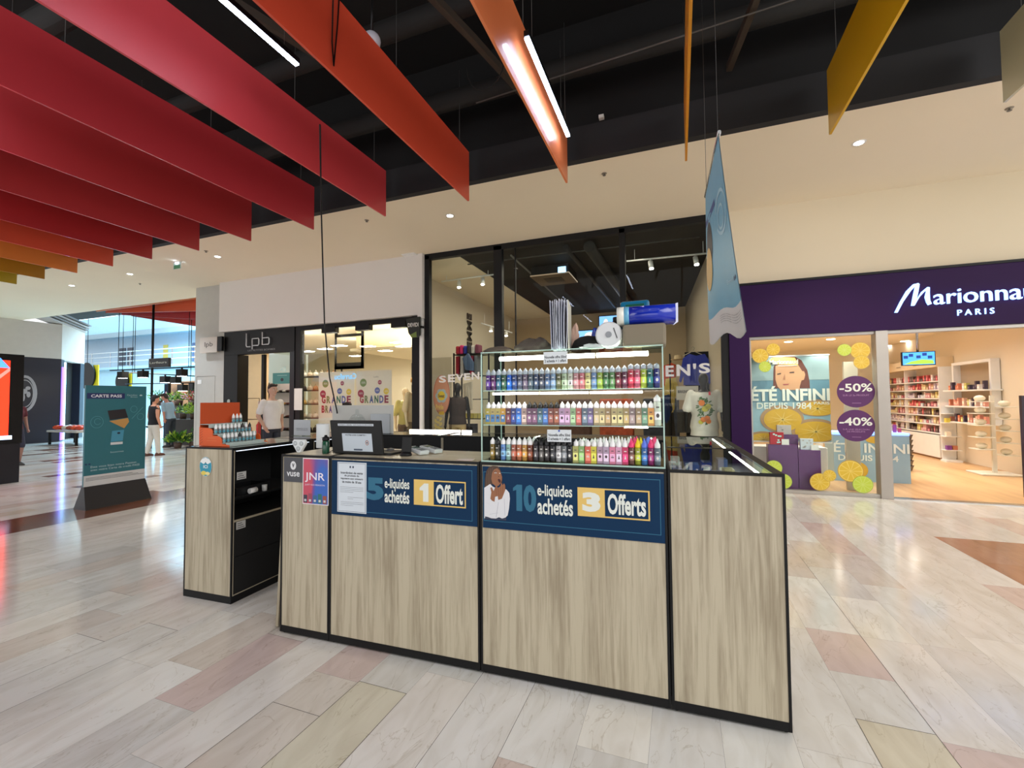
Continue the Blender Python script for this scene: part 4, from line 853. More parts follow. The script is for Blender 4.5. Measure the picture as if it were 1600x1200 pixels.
for row, (x, z, ks, nm) in enumerate(((.045, .165, (7, 8, 9), 'upper'), (.145, .092, range(10), 'middle'), (.232, .026, range(9), 'lower'))):
    for k in ks:
        p = Matrix.Rotation(R(2.3), 3, 'Z') @ Vector((x, .022 + k * .0325, z + .001)) + Vector((-3.455, y0, HT + .001))
        o = P0 if first else copy(P0); first = False; o.location = p; dark = (row == 1 and k in (7, 9)) or (row == 2 and k == 4)
        o.rotation_euler.z = random.uniform(-.3, .3)
        o['label'] = 'small %s bottle on %s step of orange stand, %s from near end' % ('dark capped' if dark else 'white capped', nm, ORD[k if row else k - 7])
        if dark:
            for c_ in o.children:
                if c_.name.startswith('cap'): c_.data = c_.data.copy(); c_.data.materials[0] = CAPM['black'] if row else CAPM['blue']
# hanging cable above the rear counter
q = MB(); A0 = W(500, 195, X=-2.56); q.tube([A0, W(502, 330, Y=3.45), W(507, 505, Y=3.6), W(515, 590, Y=3.7), W(526, 640, Y=3.75), W(527, 646, Y=3.76)], .007, BLACK, 6)
tag(q.obj('hanging_cable'), 'single black cable hanging from the orange panel down behind the till screen', 'cable')
# ================================================================== coloured panels hung from the void
def pan(n, rgb): 
    m = mat(n, rgb, .42, coat=.22, var=.03, scale=1); m.node_tree.nodes['Principled BSDF'].inputs['Coat Roughness'].default_value = .04; return m
BAF = [(2.79, 'beige', (196, 190, 160)), (1.472, 'mustard yellow', (214, 166, 12)), (.127, 'golden orange', (214, 142, 20)), (-1.225, 'salmon orange', (232, 130, 78)), (-2.553, 'red-orange', (216, 80, 54)), (-3.871, 'bright red', (206, 68, 74)),
       (-5.19, 'crimson red', (194, 56, 66)), (-6.51, 'deep red', (184, 52, 56)), (-7.75, 'deep red', (178, 44, 48)), (-9.01, 'dark red', (174, 38, 42)), (-10.17, 'red-orange', (206, 56, 20)), (-11.34, 'light orange', (222, 130, 56)), (-12.51, 'ochre', (176, 120, 10)), (-13.6, 'olive yellow', (180, 150, 14))]
where = ['at the far right edge', 'second from the right edge', 'seen edge on above the blue banner', 'lit by the nearest white tube', 'with knotted cables over its top edge', 'with its near end corner in view, seventh-to-left', 'with a thin white reflection line, wide in view', 'between the crimson panel and the smaller red ones',
         'left of the larger deep red panel', 'last fully red one toward the left', 'with a thin reflection, left of the dark red one', 'third from the left end', 'second from the left end', 'the leftmost one']
for i, (x, cn, rgb) in enumerate(BAF):
    lab = 'long hanging %s ceiling panel %s' % (cn, where[i]); lab = lab.replace(', seventh-to-left', '')
    t = thing('ceiling_panel', lab, 'ceiling panel', (x, 5.2, 4.08), 0, 'coloured panels hanging from the ceiling')
    q = MB(); q.box(-.011, .011, -(5.2 - (1.5 if -6 < x < -3.2 else .2)) if x > -7 else -4.6, 0, 0, .66, pan('panel_%s' % cn.replace(' ', '_').replace('-', '_'), rgb)); q.obj('panel', t)
    for y in (-.25, -1.6, -2.95):
        q = MB(); q.tube([(0, y, .66), (0, y, 1.6)], .003, C(70, 70, 70), 5); q.obj('suspension_wire', t)
# linear tubes between the panels
TL = mat('cool_white_tube', (214, 226, 255), emis=22)
def linear(x, y0, y1, z, label):
    t = thing('tube_light', label, 'light', (x, y0, z))
    q = MB(); q.box(-.022, .022, 0, y1 - y0, .0, .05, DARKM); q.obj('housing', t)
    q = MB(); q.box(-.02, .02, .01, y1 - y0 - .01, -.018, -.0005, TL); q.obj('diffuser', t)
    for y in (.15, y1 - y0 - .15):
        q = MB(); q.tube([(0, y, .05), (0, y, 1.2)], .002, C(90, 90, 90), 5); q.obj('suspension_wire', t)
    return t
linear(-1.115, 3.36, 4.84, 4.44, 'white linear tube light close to the salmon orange panel')
linear(-3.17, 1.5, 2.98, 4.50, 'white linear tube light between the red and the red-orange panel')
for i, x in enumerate((-5.85, -8.4, -11.9)): linear(x, 1.0, 2.3, 4.5, 'white linear tube light hidden above the red panels, %s row' % ORD[i + 2])
for i, x in enumerate((-3.17, -.5, 2.1, 4.4)): linear(x, -1.6, -.1, 4.5, 'white linear tube light above and behind the viewer, %s row' % ORD[i])
# white globe above the red-orange panel
q = MB(); p = W(581, 64, Z=4.98); q.ball(p, .085, mat('white_globe_plastic', (206, 210, 226), .3), 20); q.tube([p + Vector((0, 0, .08)), p + Vector((0, 0, .6))], .012, DARKM, 8)
tag(q.obj('globe_camera'), 'white globe hanging in the black void above the red-orange panel', 'globe')
# ceiling spots, sprinklers, exit sign on the cream ceiling
DL = mat('downlight_lens', (255, 250, 240), emis=18)
for k, (x, y, nm) in enumerate(((1342, 223, 'above the purple fascia'), (703, 337, 'above the fashion shop window'), (340, 401, 'above the grey column'), (203, 428, 'bluish, left of the grey column'), (112, 446, 'leftmost, near the yellow panels'))):
    p = W(x, y, Z=CZ); t = thing('downlight', 'round recessed ceiling spot ' + nm, 'light', p, 0, 'recessed ceiling spots')
    q = MB(); q.lathe([(.07, -.004), (.072, 0), (.055, .0), (.05, -.003)], WHITE, n=20); q.obj('trim_ring', t)
    q = MB(); q.lathe([(.05, -.006), (.048, -.0045)], DL, n=18); q.obj('lens', t)
    spot('downlight_beam_%d' % k, p + Vector((0, 0, -.03)), p + Vector((0, -.1, -3)), 190, WARM if k < 3 else (.8, .9, 1), 110, .05)
for k, (x, y, nm) in enumerate(((944, 271, 'in front of the shop window'), (573, 344, 'above the white wall'), (322, 392, 'near the grey column'), (219, 443, 'left of the exit sign'), (1577, 169, 'at the far right'))):
    p = W(x, y, Z=CZ); t = thing('sprinkler', 'small grey ceiling sprinkler ' + nm, 'sprinkler', p, 0, 'ceiling sprinklers')
    q = MB(); q.lathe([(.035, -.004), (.036, 0)], C(150, 140, 124), n=14); q.obj('rosette', t); q = MB(); q.lathe([(.02, -.03), (.022, -.026), (.006, -.024), (.008, -.004)], C(110, 104, 96), n=12); q.obj('head', t)
p = W(277, 414, Z=4.37); t = thing('emergency_light', 'small emergency exit light box on the cream ceiling', 'sign', p)
q = MB(); q.box(-.12, .12, -.02, .02, .05, .079, WHITE); q.obj('housing', t); q = MB(); q.box(-.12, .12, -.004, .004, -.09, .05, C(200, 220, 210)); q.rect(Pl((0, -.005, 0), (1, 0, 0), (0, -1, 0)), -.1, .1, -.08, .0, C(60, 130, 90), 0); q.obj('pictogram_plate', t)
q = MB(); q.box(-.04, .04, -.02, .02, .03, .05, mat('emergency_led', (210, 225, 255), emis=20)); q.obj('lamp', t)
q = MB(); p = W(641, 398, Z=4.449); q.box(p.x - .15, p.x + .15, p.y - .1, p.y + .1, 4.43, 4.449, WHITE); tag(q.obj('access_hatch'), 'small white hatch frame in the cream ceiling left of the window', 'hatch')
# hanging teal banner, seen almost edge on
A0 = W(1123, 210, Y=3.1); zt = A0.z; B0 = W(1103, 305, Z=zt)
t = thing('hanging_banner', 'long pale blue paper banner hanging edge on over the kiosk, bottom curling', 'banner', A0)
d = B0 - A0; L = d.length; d.normalize(); nrm = Vector((d.y, -d.x, 0))
q = MB(); q.tube([Vector((0, 0, 0)) - d * .03, d * (L + .03)], .012, CHROME, 8); q.obj('rail', t)
def bpt(s_, z, n=0):   # s along, z drop 0..1
    c = .105 * z * (1 - s_) ** 1.2 + .015 * math.sin(s_ * 5) * z + .02 * z * z
    p = d * (L * s_) + Vector((0, 0, -1.25 * z + .05 * z * s_ - .03 * (z ** 3) * math.sin(s_ * 9))); return p + Vector((1, 0, 0)) * (c + n)
class BP(Pl):
    def pt(s, u, v, n=0): return bpt(u, 1 - v, n)
bp = BP((0, 0, 0), (1, 0, 0), (1, 0, 0)); BC = mat('pale_blue_print', (108, 176, 208), .45); 
def bgrid(u0, u1, v0, v1, m, n, nu=12, nv=12):
    q = MB(); vs = [bp.pt(u0 + (u1 - u0) * i / nu, v0 + (v1 - v0) * j / nv, n) for j in range(nv + 1) for i in range(nu + 1)]
    q.add(vs, [(j * (nu + 1) + i, j * (nu + 1) + i + 1, (j + 1) * (nu + 1) + i + 1, (j + 1) * (nu + 1) + i) for j in range(nv) for i in range(nu)], m, True); return q
q = bgrid(0, 1, .13, 1, BC, -.004); q2 = bgrid(0, 1, -.03, .13, mat('banner_white', (224, 224, 224), .5), -.004); 
q.add(q2.v, q2.f, q2.mats[0], True)
q2 = bgrid(0, 1, -.03, 1, mat('banner_back', (200, 210, 216), .5), 0); q.add(q2.v, q2.f, q2.mats[0], True)
LN = C(170, 214, 232); q.ring(bp, .25, .66, .22, .12, .02, LN, -.006, a0=20, a1=330); q.ring(bp, .27, .64, .12, .07, .015, LN, -.006)
q.text(bp, 'Emmail', .32, .12, .26, .285, LN, -.006); 
for k in range(2): q.ell(bp, .05 + k * .035, .262, .014, .012, C(30, 70, 120), -.006)
q.ell(bp, .8, .60, .14, .15, C(40, 34, 50), -.006); q.ell(bp, .85, .45, .14, .14, C(210, 170, 90), -.0075)
for k in range(4): q.text(bp, 'conditions applicables', .04, .60, .045 + .014 * k, .052 + .014 * k, C(110, 110, 116), -.006)
q.text(bp, 'CARTE PASS', .75, .1, .84, .875, C(40, 60, 130), -.006) if False else q.rect(bp, .45, .98, .76, .80, C(40, 70, 140), -.006)
q.obj('paper', t)
for s_ in (.05, .95):
    q = MB(); q.tube([d * (L * s_), d * (L * s_) + Vector((0, 0, 1.9 if s_ < .5 else 2.1))], .0018, C(60, 60, 60), 5); q.obj('suspension_wire', t)
# small device on the fascia
q = MB(); p = W(940, 184, Y=5.4); q.box(p.x - .03, p.x + .03, 5.36, 5.42, p.z - .02, p.z + .02, WHITE); tag(q.obj('junction_box'), 'tiny white junction box on the edge of the charcoal fascia', 'box')
# ================================================================== people and dress forms
def remeshed(q, name, voxel, m, parent=None, smooth=2, loc=None):
    o = q.obj('tmp'); r_ = o.modifiers.new('r', 'REMESH'); r_.mode = 'VOXEL'; r_.voxel_size = voxel; r_.use_smooth_shade = True
    s_ = o.modifiers.new('s', 'SMOOTH'); s_.iterations = smooth; s_.factor = .5
    dg = bpy.context.evaluated_depsgraph_get(); dg.update(); me = bpy.data.meshes.new_from_object(o.evaluated_get(dg)); bpy.data.objects.remove(o)
    me.name = name; me.materials.clear(); me.materials.append(m); me.polygons.foreach_set('material_index', [0] * len(me.polygons)); me.polygons.foreach_set('use_smooth', [True] * len(me.polygons))
    ob = bpy.data.objects.new(name, me); COL.objects.link(ob); ob.parent = parent
    if loc is not None: ob.location = loc
    return ob
def figure(name, label, loc, rz, h=1.75, skin=(214, 160, 130), top=(235, 235, 235), pants=(80, 80, 90), hair=(40, 26, 18), lean=0, arms=None, legs=None, voxel=.014, face=True, sleeve=.5, longhair=False, mannequin=False,
           shoes=(40, 36, 34), head_turn=0, head_tilt=0, cat='person', group=None, loose=0, shorts=False, slim=1.0, tank=False, hem=.86):
    t = thing(name, label, cat, loc, rz, group); k = h / 1.75; X_ = MATE = None
    SKM = mat('skin_%d_%d_%d' % skin, skin, .55) if not mannequin else mat('glossy_dark_mannequin_%d' % skin[0], skin, .4, spec=.35)
    hip = Vector((0, 0, .93)); LM = Matrix.Translation(hip) @ Matrix.Rotation(R(lean), 4, 'X') @ Matrix.Translation(-hip)   # lean forward = toward -Y
    def up(p): return (LM @ Vector(p)) * k
    A = arms or {1: [(.185, 0, 1.44), (.235, .02, 1.15), (.25, -.04, .90)], -1: [(-.185, 0, 1.44), (-.235, .02, 1.15), (-.25, -.04, .90)]}
    Lg = legs or {1: [(.09, 0, .90), (.105, -.01, .49), (.11, .02, .08)], -1: [(-.09, 0, .90), (-.105, -.01, .49), (-.11, .02, .08)]}
    s_ = slim
    torso = [(0, 0, .76, .165, .115), (0, 0, .84, .15, .105), (0, 0, .90, .165, .115), (0, .0, .98, .155, .11), (0, 0, 1.08, .135, .10), (0, -.005, 1.20, .15, .11), (0, -.01, 1.32, .175, .115), (0, 0, 1.41, .165, .10), (0, 0, 1.46, .11, .08), (0, .0, 1.49, .06, .06)]
    def torso_mb(q, g=0, z0=0, z1=9, m=SKM):
        n = 20; rs = [r for r in torso if z0 <= r[2] <= z1]; vs = []; fs = []
        for (cx, cy, z, rx, ry) in rs:
            for i in range(n):
                a = 2 * math.pi * i / n; vs.append(up((cx + (rx * s_ + g) * math.cos(a), cy + (ry * s_ + g) * math.sin(a), z)))
        for j in range(len(rs) - 1):
            for i in range(n): fs.append((j * n + i, j * n + (i + 1) % n, (j + 1) * n + (i + 1) % n, (j + 1) * n + i))
        fs.append(tuple(reversed(range(n)))); fs.append(tuple((len(rs) - 1) * n + i for i in range(n))); q.add(vs, fs, m)
    q = MB(); torso_mb(q, 0, .8)
    q.capsule(up((0, .01, 1.44)), up((0, -.01, 1.58)), .056 * k, .05 * k, SKM)
    for sg in (1, -1):
        a, b, c = [up(p) for p in A[sg]]; q.capsule(a, b, .052 * k * s_, .041 * k * s_, SKM); q.capsule(b, c, .041 * k * s_, .028 * k * s_, SKM)
        dd = (c - b).normalized(); pm = c + dd * .05 * k
        q.capsule(c, pm, .026 * k, .034 * k, SKM)
        sd = dd.cross(Vector((1, 0, 0))).normalized()
        for f_ in range(4):
            o_ = sd * (.028 - .0185 * f_) * k; base = pm + o_ + dd * .02 * k; ln = (.068, .078, .072, .058)[f_] * k; q.capsule(base, base + dd * ln * .55 + Vector((-sg * .004, 0, 0)), .0095 * k, .0085 * k, SKM, 8); q.capsule(base + dd * ln * .55 + Vector((-sg * .004, 0, 0)), base + dd * ln + Vector((-sg * .018, 0, 0)) * k, .0085 * k, .0075 * k, SKM, 8)
        q.capsule(c + dd * .02 * k + sd * .02 * k, c + dd * .075 * k + sd * .055 * k, .011 * k, .009 * k, SKM, 8)
        hp, kn, an = [Vector(p) * k for p in Lg[sg]]; q.capsule(hp, kn, .082 * k * s_, .056 * k * s_, SKM); q.capsule(kn, an, .055 * k * s_, .036 * k * s_, SKM); q.capsule(an + Vector((0, .03, -.035)) * k, an + Vector((0, -.13, -.05)) * k, .035 * k, .028 * k, SKM)
    HM = Matrix.Translation(up((0, -.015, 1.565))) @ Matrix.Rotation(R(head_turn), 4, 'Z') @ Matrix.Rotation(R(head_tilt), 4, 'X') @ Matrix.Scale(k, 4)
    def hd(q, c, r, m, sc=(1, 1, 1), n=14):
        b = MB(); b.ball((0, 0, 0), r, m, n, sc); q.add([HM @ (Vector(v) + Vector(c)) for v in b.v], b.f, m, True)
    hd(q, (0, .0, .105), .1, SKM, (.78, .95, 1.12), 18); hd(q, (0, -.03, .045), .06, SKM, (.85, .85, .9))
    if not mannequin:
        hd(q, (0, -.098, .09), .014, SKM, (.8, 1.1, 1.6)); hd(q, (0, -.108, .078), .012, SKM, (1, 1, .7)); hd(q, (0, -.085, .04), .02, SKM, (1.1, .5, .45)); hd(q, (0, -.075, .008), .022, SKM, (1, .8, .7)); hd(q, (0, -.082, .128), .03, SKM, (1.5, .3, .3))
        for sg in (1, -1): hd(q, (sg * .08, .01, .095), .022, SKM, (.35, .7, 1.2))
    remeshed(q, 'body', voxel * (.62 if face and not mannequin else 1), SKM, t)
    if face and not mannequin:
        for sg in (1, -1):
            e = MB(); hd(e, (sg * .031, -.083, .107), .0115, mat('eye_white', (230, 226, 220), .3), (1.2, .6, .8), 10); hd(e, (sg * .031, -.090, .107), .006, mat('eye_iris', (40, 28, 20), .2), (1, .6, 1), 8); e.obj('eye', t)
            e = MB(); hd(e, (sg * .031, -.091, .126), .016, mat('brow_%d' % hair[0], hair, .8), (1.1, .3, .2), 8); e.obj('eyebrow', t)
        e = MB(); hd(e, (0, -.097, .043), .017, mat('lip', (170, 92, 84), .5), (1.2, .35, .35), 10); e.obj('lips', t)
    if hair and not mannequin:
        q = MB(); HMt = mat('hair_%d_%d_%d' % hair, hair, .7, var=.3, scale=60)
        hd(q, (0, .022, .145), .098, HMt, (.84, .93, .92), 18); hd(q, (0, -.04, .19), .055, HMt, (1.15, .75, .6)); hd(q, (0, .05, .09), .075, HMt, (1.0, .8, 1.1))
        for j in range(14): hd(q, (random.uniform(-.06, .06), random.uniform(-.07, .07), .205 + random.uniform(-.02, .012)), .026, HMt, (1, 1, .8), 8)
        if longhair: hd(q, (0, .06, .02), .085, HMt, (1.0, .6, 1.5)); hd(q, (.0, .07, .16), .06, HMt)
        remeshed(q, 'hair', voxel * .8, HMt, t, 1)
    if top:
        g = .014 + loose; TM = mat('cloth_%d_%d_%d' % top, top, .85, var=.08, scale=9); q = MB(); torso_mb(q, g, hem if not tank else .9, 1.47, TM)
        if not tank:
            for sg in (1, -1):
                a, b, c = [up(p) for p in A[sg]]; e_ = a.lerp(b, min(1, sleeve * 2)); q.capsule(a + Vector((-sg * .008 * k, 0, -.004 * k)), e_, .060 * k + loose * .3, .056 * k + loose * .6, TM)
                if sleeve > .5: q.capsule(b, b.lerp(c, (sleeve - .5) * 2), .054 * k, .04 * k, TM)
        else:
            for sg in (1, -1): q.tube([up((sg * .09, -.09, 1.38)), up((sg * .1, -.02, 1.475)), up((sg * .09, .07, 1.4))], .02, TM, 8)
        remeshed(q, 'top', voxel * .85, TM, t, 3)
    if pants:
        PM = mat('cloth_%d_%d_%d' % pants, pants, .85, var=.08, scale=9); q = MB()
        n = 20; torso_mb(q, .010, .84, .985, PM)
        for sg in (1, -1):
            hp, kn, an = [Vector(p) * k for p in Lg[sg]]; q.capsule(hp, kn, .094 * k * s_, .07 * k * s_, PM)
            if not shorts: q.capsule(kn, an + Vector((0, 0, .02)), .068 * k * s_, .055 * k * s_, PM)
        remeshed(q, 'trousers', voxel * .85, PM, t, 3)
    if shoes:
        for sg in (1, -1):
            an = Vector(Lg[sg][2]) * k; q = MB(); b = an + Vector((0, 0, -.08)) * k
            q.rings([(b.x, b.y - .045 * k, b.z, .048 * k, .135 * k), (b.x, b.y - .045 * k, b.z + .03 * k, .05 * k, .137 * k), (b.x, b.y - .03 * k, b.z + .06 * k, .044 * k, .11 * k), (b.x, b.y + .01, b.z + .09 * k, .045 * k, .055 * k)], C(*shoes), 18); q.obj('shoe', t)
    return t
# vendor-side man in a white T-shirt
figure('person', 'dark haired man in a white T-shirt with hands in pockets, standing before the shoe shop', (-7.62, 6.6, 0), R(88), 1.765, skin=(198, 158, 136), top=(226, 224, 222), pants=(46, 50, 62), hair=(38, 24, 18), sleeve=.36, head_turn=-6, head_tilt=2,
       loose=.014, arms={1: [(.195, 0, 1.43), (.26, .05, 1.16), (.20, -.04, .96)], -1: [(-.195, 0, 1.43), (-.26, .05, 1.16), (-.20, -.04, .96)]})
# seated vendor hidden behind the white board: only the hair shows
figure('person', 'person hidden behind the white board, only the dark top of the head showing', (W(542, 640, Y=4.98).x, 4.98, 0), R(20), W(540, 621, Y=4.98).z - .10, top=(70, 70, 76), pants=(50, 50, 60), hair=(34, 24, 20), voxel=.02, face=False)
# couple near the flower shop
figure('person', 'woman with black top, black hair and white trousers walking away past the blue stand', (-13.45, 7.9, 0), R(175), 1.62, skin=(196, 140, 112), top=(14, 14, 20), pants=(206, 200, 190), hair=(16, 12, 12), voxel=.016, face=False, sleeve=.12, longhair=False, slim=1.08, head_tilt=8,
       legs={1: [(.09, 0, .90), (.10, .03, .49), (.10, .12, .08)], -1: [(-.09, 0, .90), (-.09, -.05, .49), (-.09, -.08, .08)]}, shoes=(90, 50, 36))
figure('person', 'man in a light blue T-shirt and grey trousers bending his head beside the flower shop', (-15.55, 9.62, 0), R(-70), 1.74, skin=(190, 130, 110), top=(150, 176, 196), pants=(54, 62, 74), hair=(50, 34, 28), voxel=.018, face=False, lean=14, head_tilt=28, sleeve=.45,
       arms={1: [(.185, 0, 1.44), (.22, .0, 1.17), (.22, -.03, .93)], -1: [(-.185, 0, 1.44), (-.22, .0, 1.17), (-.22, -.03, .93)]})
figure('person', 'person in a dark red top striding away half hidden behind the red screen', (-14.6, 5.62, 0), R(100), 1.62, skin=(150, 110, 96), top=(84, 24, 34), pants=(46, 44, 60), hair=(30, 22, 20), voxel=.02, face=False, shorts=True, sleeve=.3,
       legs={1: [(.09, 0, .90), (.10, -.10, .50), (.10, -.02, .08)], -1: [(-.09, 0, .90), (-.09, .10, .50), (-.09, .36, .16)]})
# dress forms
BRZ = (24, 21, 20)
figure('mannequin', 'glossy dark mannequin in a brown sleeveless top and beige trousers in the left window', (*W(715, 640, Y=8.6).xy, 0), R(15), 1.80, skin=BRZ, top=(58, 44, 40), pants=(196, 170, 124), hair=None, mannequin=True, tank=True, cat='mannequin', shoes=None, loose=.02, voxel=.018)
t = figure('mannequin', 'dark mannequin seen from behind in a white T-shirt with a citrus print', (.40, 8.28, 0), R(182), 1.86, skin=BRZ, top=(226, 222, 212), pants=(60, 58, 56), hair=None, mannequin=True, cat='mannequin', shoes=None, loose=.03, sleeve=.42, slim=1.06, voxel=.018, hem=.75,
           arms={1: [(.2, 0, 1.44), (.27, .02, 1.15), (.28, -.02, .90)], -1: [(-.2, 0, 1.44), (-.27, .02, 1.15), (-.28, -.02, .90)]})
q = MB(); pf = Pl((0, .175, 0), (-1, 0, 0), (0, 1, 0)); kk = 1.86 / 1.75
FO = C(222, 120, 40, .7); FG = C(60, 96, 44, .7); FY = C(196, 186, 70, .7)
rnd = random.Random(3)
for _ in range(70):
    u, v = rnd.uniform(-.13, .13), rnd.uniform(1.02, 1.46); 
    if abs(u) > .13 - .2 * abs(v - 1.24): continue
    a = rnd.uniform(0, 3.1); q.ell(pf, u, v, .03, .011, FG, .001 + _ * 3e-5, 8, a)
for u, v, r_, m in ((.0, 1.27, .05, FY), (-.05, 1.37, .05, FO), (.05, 1.31, .045, FY), (-.03, 1.09, .045, FO), (.03, 1.11, .045, FO), (.05, 1.06, .04, FO), (-.07, 1.05, .038, FY), (.02, 1.4, .03, FG)): q.ell(pf, u, v, r_, r_, m, .004)
q.rect(pf, .06, .09, 1.50, 1.56, C(220, 40, 60), .0)
pr = q.obj('printed_motif', t)
figure('mannequin', 'pale mannequin in a yellow-green top turned sideways behind the middle window', (-5.95, 8.75, 0), R(60), 1.72, skin=(226, 200, 160), top=(206, 198, 120), pants=(120, 100, 84), hair=None, mannequin=True, cat='mannequin', shoes=None, voxel=.022)
t = figure('mannequin', 'pale mannequin with an orange cap and cream top at the middle window end', (-5.42, 8.35, 0), R(75), 1.92, skin=(226, 196, 150), top=(232, 204, 160), pants=(150, 126, 96), hair=None, mannequin=True, cat='mannequin', shoes=None, voxel=.022, loose=.03)
q = MB(); q.rings([(0, 0, 1.85, .095, .105), (0, 0, 1.90, .095, .105), (0, 0, 1.96, .07, .08), (0, 0, 1.98, .02, .02)], C(214, 150, 50, .8), 18); q.rings([(0, -.11, 1.85, .08, .09), (0, -.11, 1.858, .08, .09)], C(214, 150, 50, .8), 18); q.obj('cap', t)
# ================================================================== shop fronts and what stands inside
def place(mb, name, label, cat, group=None, **k): return tag(mb.obj(name, **k), label, cat, group)
def bx(name, label, cat, x0, x1, y0, y1, z0, z1, m, group=None, bev=0, rz=0):
    q = MB(); cx, cy = (x0 + x1) / 2, (y0 + y1) / 2; q.box(x0 - cx, x1 - cx, y0 - cy, y1 - cy, 0, z1 - z0, m); return tag(q.obj(name, loc=(cx, cy, z0), rz=rz, bev=bev), label, cat, group)
def ext(q, pl, uv, n0, n1, m):
    n_ = len(uv); ar = sum(uv[i][0] * uv[(i + 1) % n_][1] - uv[(i + 1) % n_][0] * uv[i][1] for i in range(n_))
    if ar < 0: uv = list(reversed(uv))
    vs = [pl.pt(u, v, n1) for u, v in uv] + [pl.pt(u, v, n0) for u, v in uv]
    q.add(vs, [tuple(range(n_)), tuple(reversed(range(n_, 2 * n_)))] + [(i + n_, (i + 1) % n_ + n_, (i + 1) % n_, i) for i in range(n_)], m)
LF = Pl((0, 0, 0), (1, 0, 0), (0, -1, 0))
# ---- perfume shop
SIGNL = mat('lit_sign_face', (150, 190, 255), emis=1.9)
t = thing('shop_sign', 'glowing white Marionnaud PARIS letters on the purple fascia', 'sign', (0, SY - .063, 0))
q = MB(); pl = LF
q.text(pl, 'arionnaud', 3.325, 4.53, 2.715, 2.925, SIGNL, .002, .0, .03)
q.text(pl, 'P A R I S', 3.575, 3.955, 2.545, 2.625, SIGNL, .002, .0, .02)
o_ = q.obj('letters', t)
q = MB(); Fp = front(SY - .063)
def stroke(pts, n=.002):
    uv = [Fp.px(1390 + x * 210 / 1600, 420 + y * 210 / 1600) for x, y in pts]; ext(q, LF, uv, n, n + .03, SIGNL)
stroke([(52, 524), (85, 524), (150, 400), (240, 270), (300, 205), (275, 310), (250, 442), (285, 442), (345, 340), (400, 280), (432, 262), (412, 340), (430, 400), (452, 436), (490, 420), (470, 380), (465, 300), (466, 226), (440, 222), (370, 280), (305, 390), (330, 280), (345, 190), (330, 175), (270, 190), (190, 270), (120, 390)])
q.obj('swash_letter', t)
# window poster with face, sea and lemons
FP = front(8.2); t0 = MB()
u0, v0 = FP.px(1175, 688); u1, v1 = FP.px(1293, 555); u1 = 2.20
SEA = mat('sea_print', (96, 140, 160), .5, var=.25, scale=2.2); SKYP = mat('sky_print', (150, 176, 180), .5, var=.08, scale=2); ICE = mat('ice_print', (150, 186, 200), .5, var=.2, scale=6)
LEM = mat('lemon_print', (216, 170, 30), .5, var=.12, scale=14); LEMR = mat('lemon_rim_print', (176, 140, 100), .5, var=.15, scale=9)
q = MB(); q.slab(FP, u0, u1, v0, v1, -.008, 0, SEA); hv = v1 - v0
q.rect(FP, u0, u1, v0 + hv * .72, v1, SKYP, .003); q.rect(FP, u0, u1, v0, v0 + hv * .46, ICE, .003)
PX = lambda *p: [FP.px(1180 + x * 120 / 900, 540 + y * 160 / 1200) for x, y in p]
q.poly(FP, PX((210, 480), (215, 250), (250, 180), (330, 130), (460, 128), (540, 170), (610, 290), (635, 420), (640, 500), (240, 500)), C(104, 48, 30, .5), .006)
q.poly(FP, PX((145, 185), (200, 140), (460, 140), (500, 200), (500, 240), (420, 230), (210, 215)), C(226, 190, 110, .5), .014)
q.poly(FP, PX((235, 240), (300, 215), (500, 225), (550, 300), (570, 300), (585, 340), (570, 400), (540, 410), (520, 480), (520, 520), (300, 520), (260, 480), (235, 400)), C(214, 160, 118, .5), .010)
q.poly(FP, PX((255, 330), (300, 320), (300, 335), (258, 342)), C(70, 44, 34), .013); q.poly(FP, PX((400, 310), (455, 305), (455, 320), (400, 325)), C(70, 44, 34), .013)
q.poly(FP, PX((320, 400), (345, 330), (352, 400)), C(176, 120, 86), .013); q.poly(FP, PX((320, 450), (400, 446), (380, 462), (330, 464)), C(170, 84, 76), .013)
for (x, y, rx, ry) in ((310, 860, 215, 150), (720, 730, 200, 90), (700, 1000, 230, 130), (90, 1090, 160, 80)):
    cu, cv = FP.px(1180 + x * 120 / 900, 540 + y * 160 / 1200); ru = rx * .0012 * .95; rv = ry * .0012 * .95
    B4 = (u0, u1, v0, v0 + hv * .5); q.cell(FP, cu, cv, ru * 1.25, rv * 1.3, LEMR, .008 + rx * 1e-5, B4); q.cell(FP, cu + .01, cv - .01, ru * 1.08, rv * 1.08, LEM, .012 + rx * 1e-5, B4)
    for a_ in range(9):
        c1, s1 = math.cos(a_ * .7), math.sin(a_ * .7); tip = (min(max(cu + .01 + ru * c1, B4[0]), B4[1]), min(max(cv - .01 + rv * s1, B4[2]), B4[3])); q.poly(FP, [(min(max(cu + .01 - .006 * s1, u0), u1), cv - .01 + .006 * c1), (min(max(cu + .01 + .006 * s1, u0), u1), cv - .01 - .006 * c1), tip], C(236, 208, 110, .5), .0155 + rx * 1e-5)
WP_ = C(232, 236, 226, .5); q.text(FP, 'ÉTÉ INFINI', u0 + .0, u1 - .005, 1.395, 1.635, WP_, .018, .035); q.text(FP, 'DEPUIS 1984', u0 + .08, u1 - .25, 1.265, 1.37, WP_, .018, .015); q.text(FP, 'PARIS', u1 - .22, u1 - .01, 1.335, 1.38, WP_, .018, .02)
q.text(FP, 'Marionnaud', u0 + .28, u0 + .68, 1.985, 2.06, WP_, .018, .02); q.rect(FP, u0 + .4, u0 + .66, 1.955, 1.965, WP_, .018)
q.slab(FP, u0 - .01, u1 + .01, v1, v1 + .02, -.01, .01, WHITE); q.slab(FP, u0 - .01, u1 + .01, v0 - .02, v0, -.01, .01, WHITE)
place(q, 'window_poster', 'large hanging poster with a face, the sea and lemons, reading ÉTÉ INFINI', 'poster')
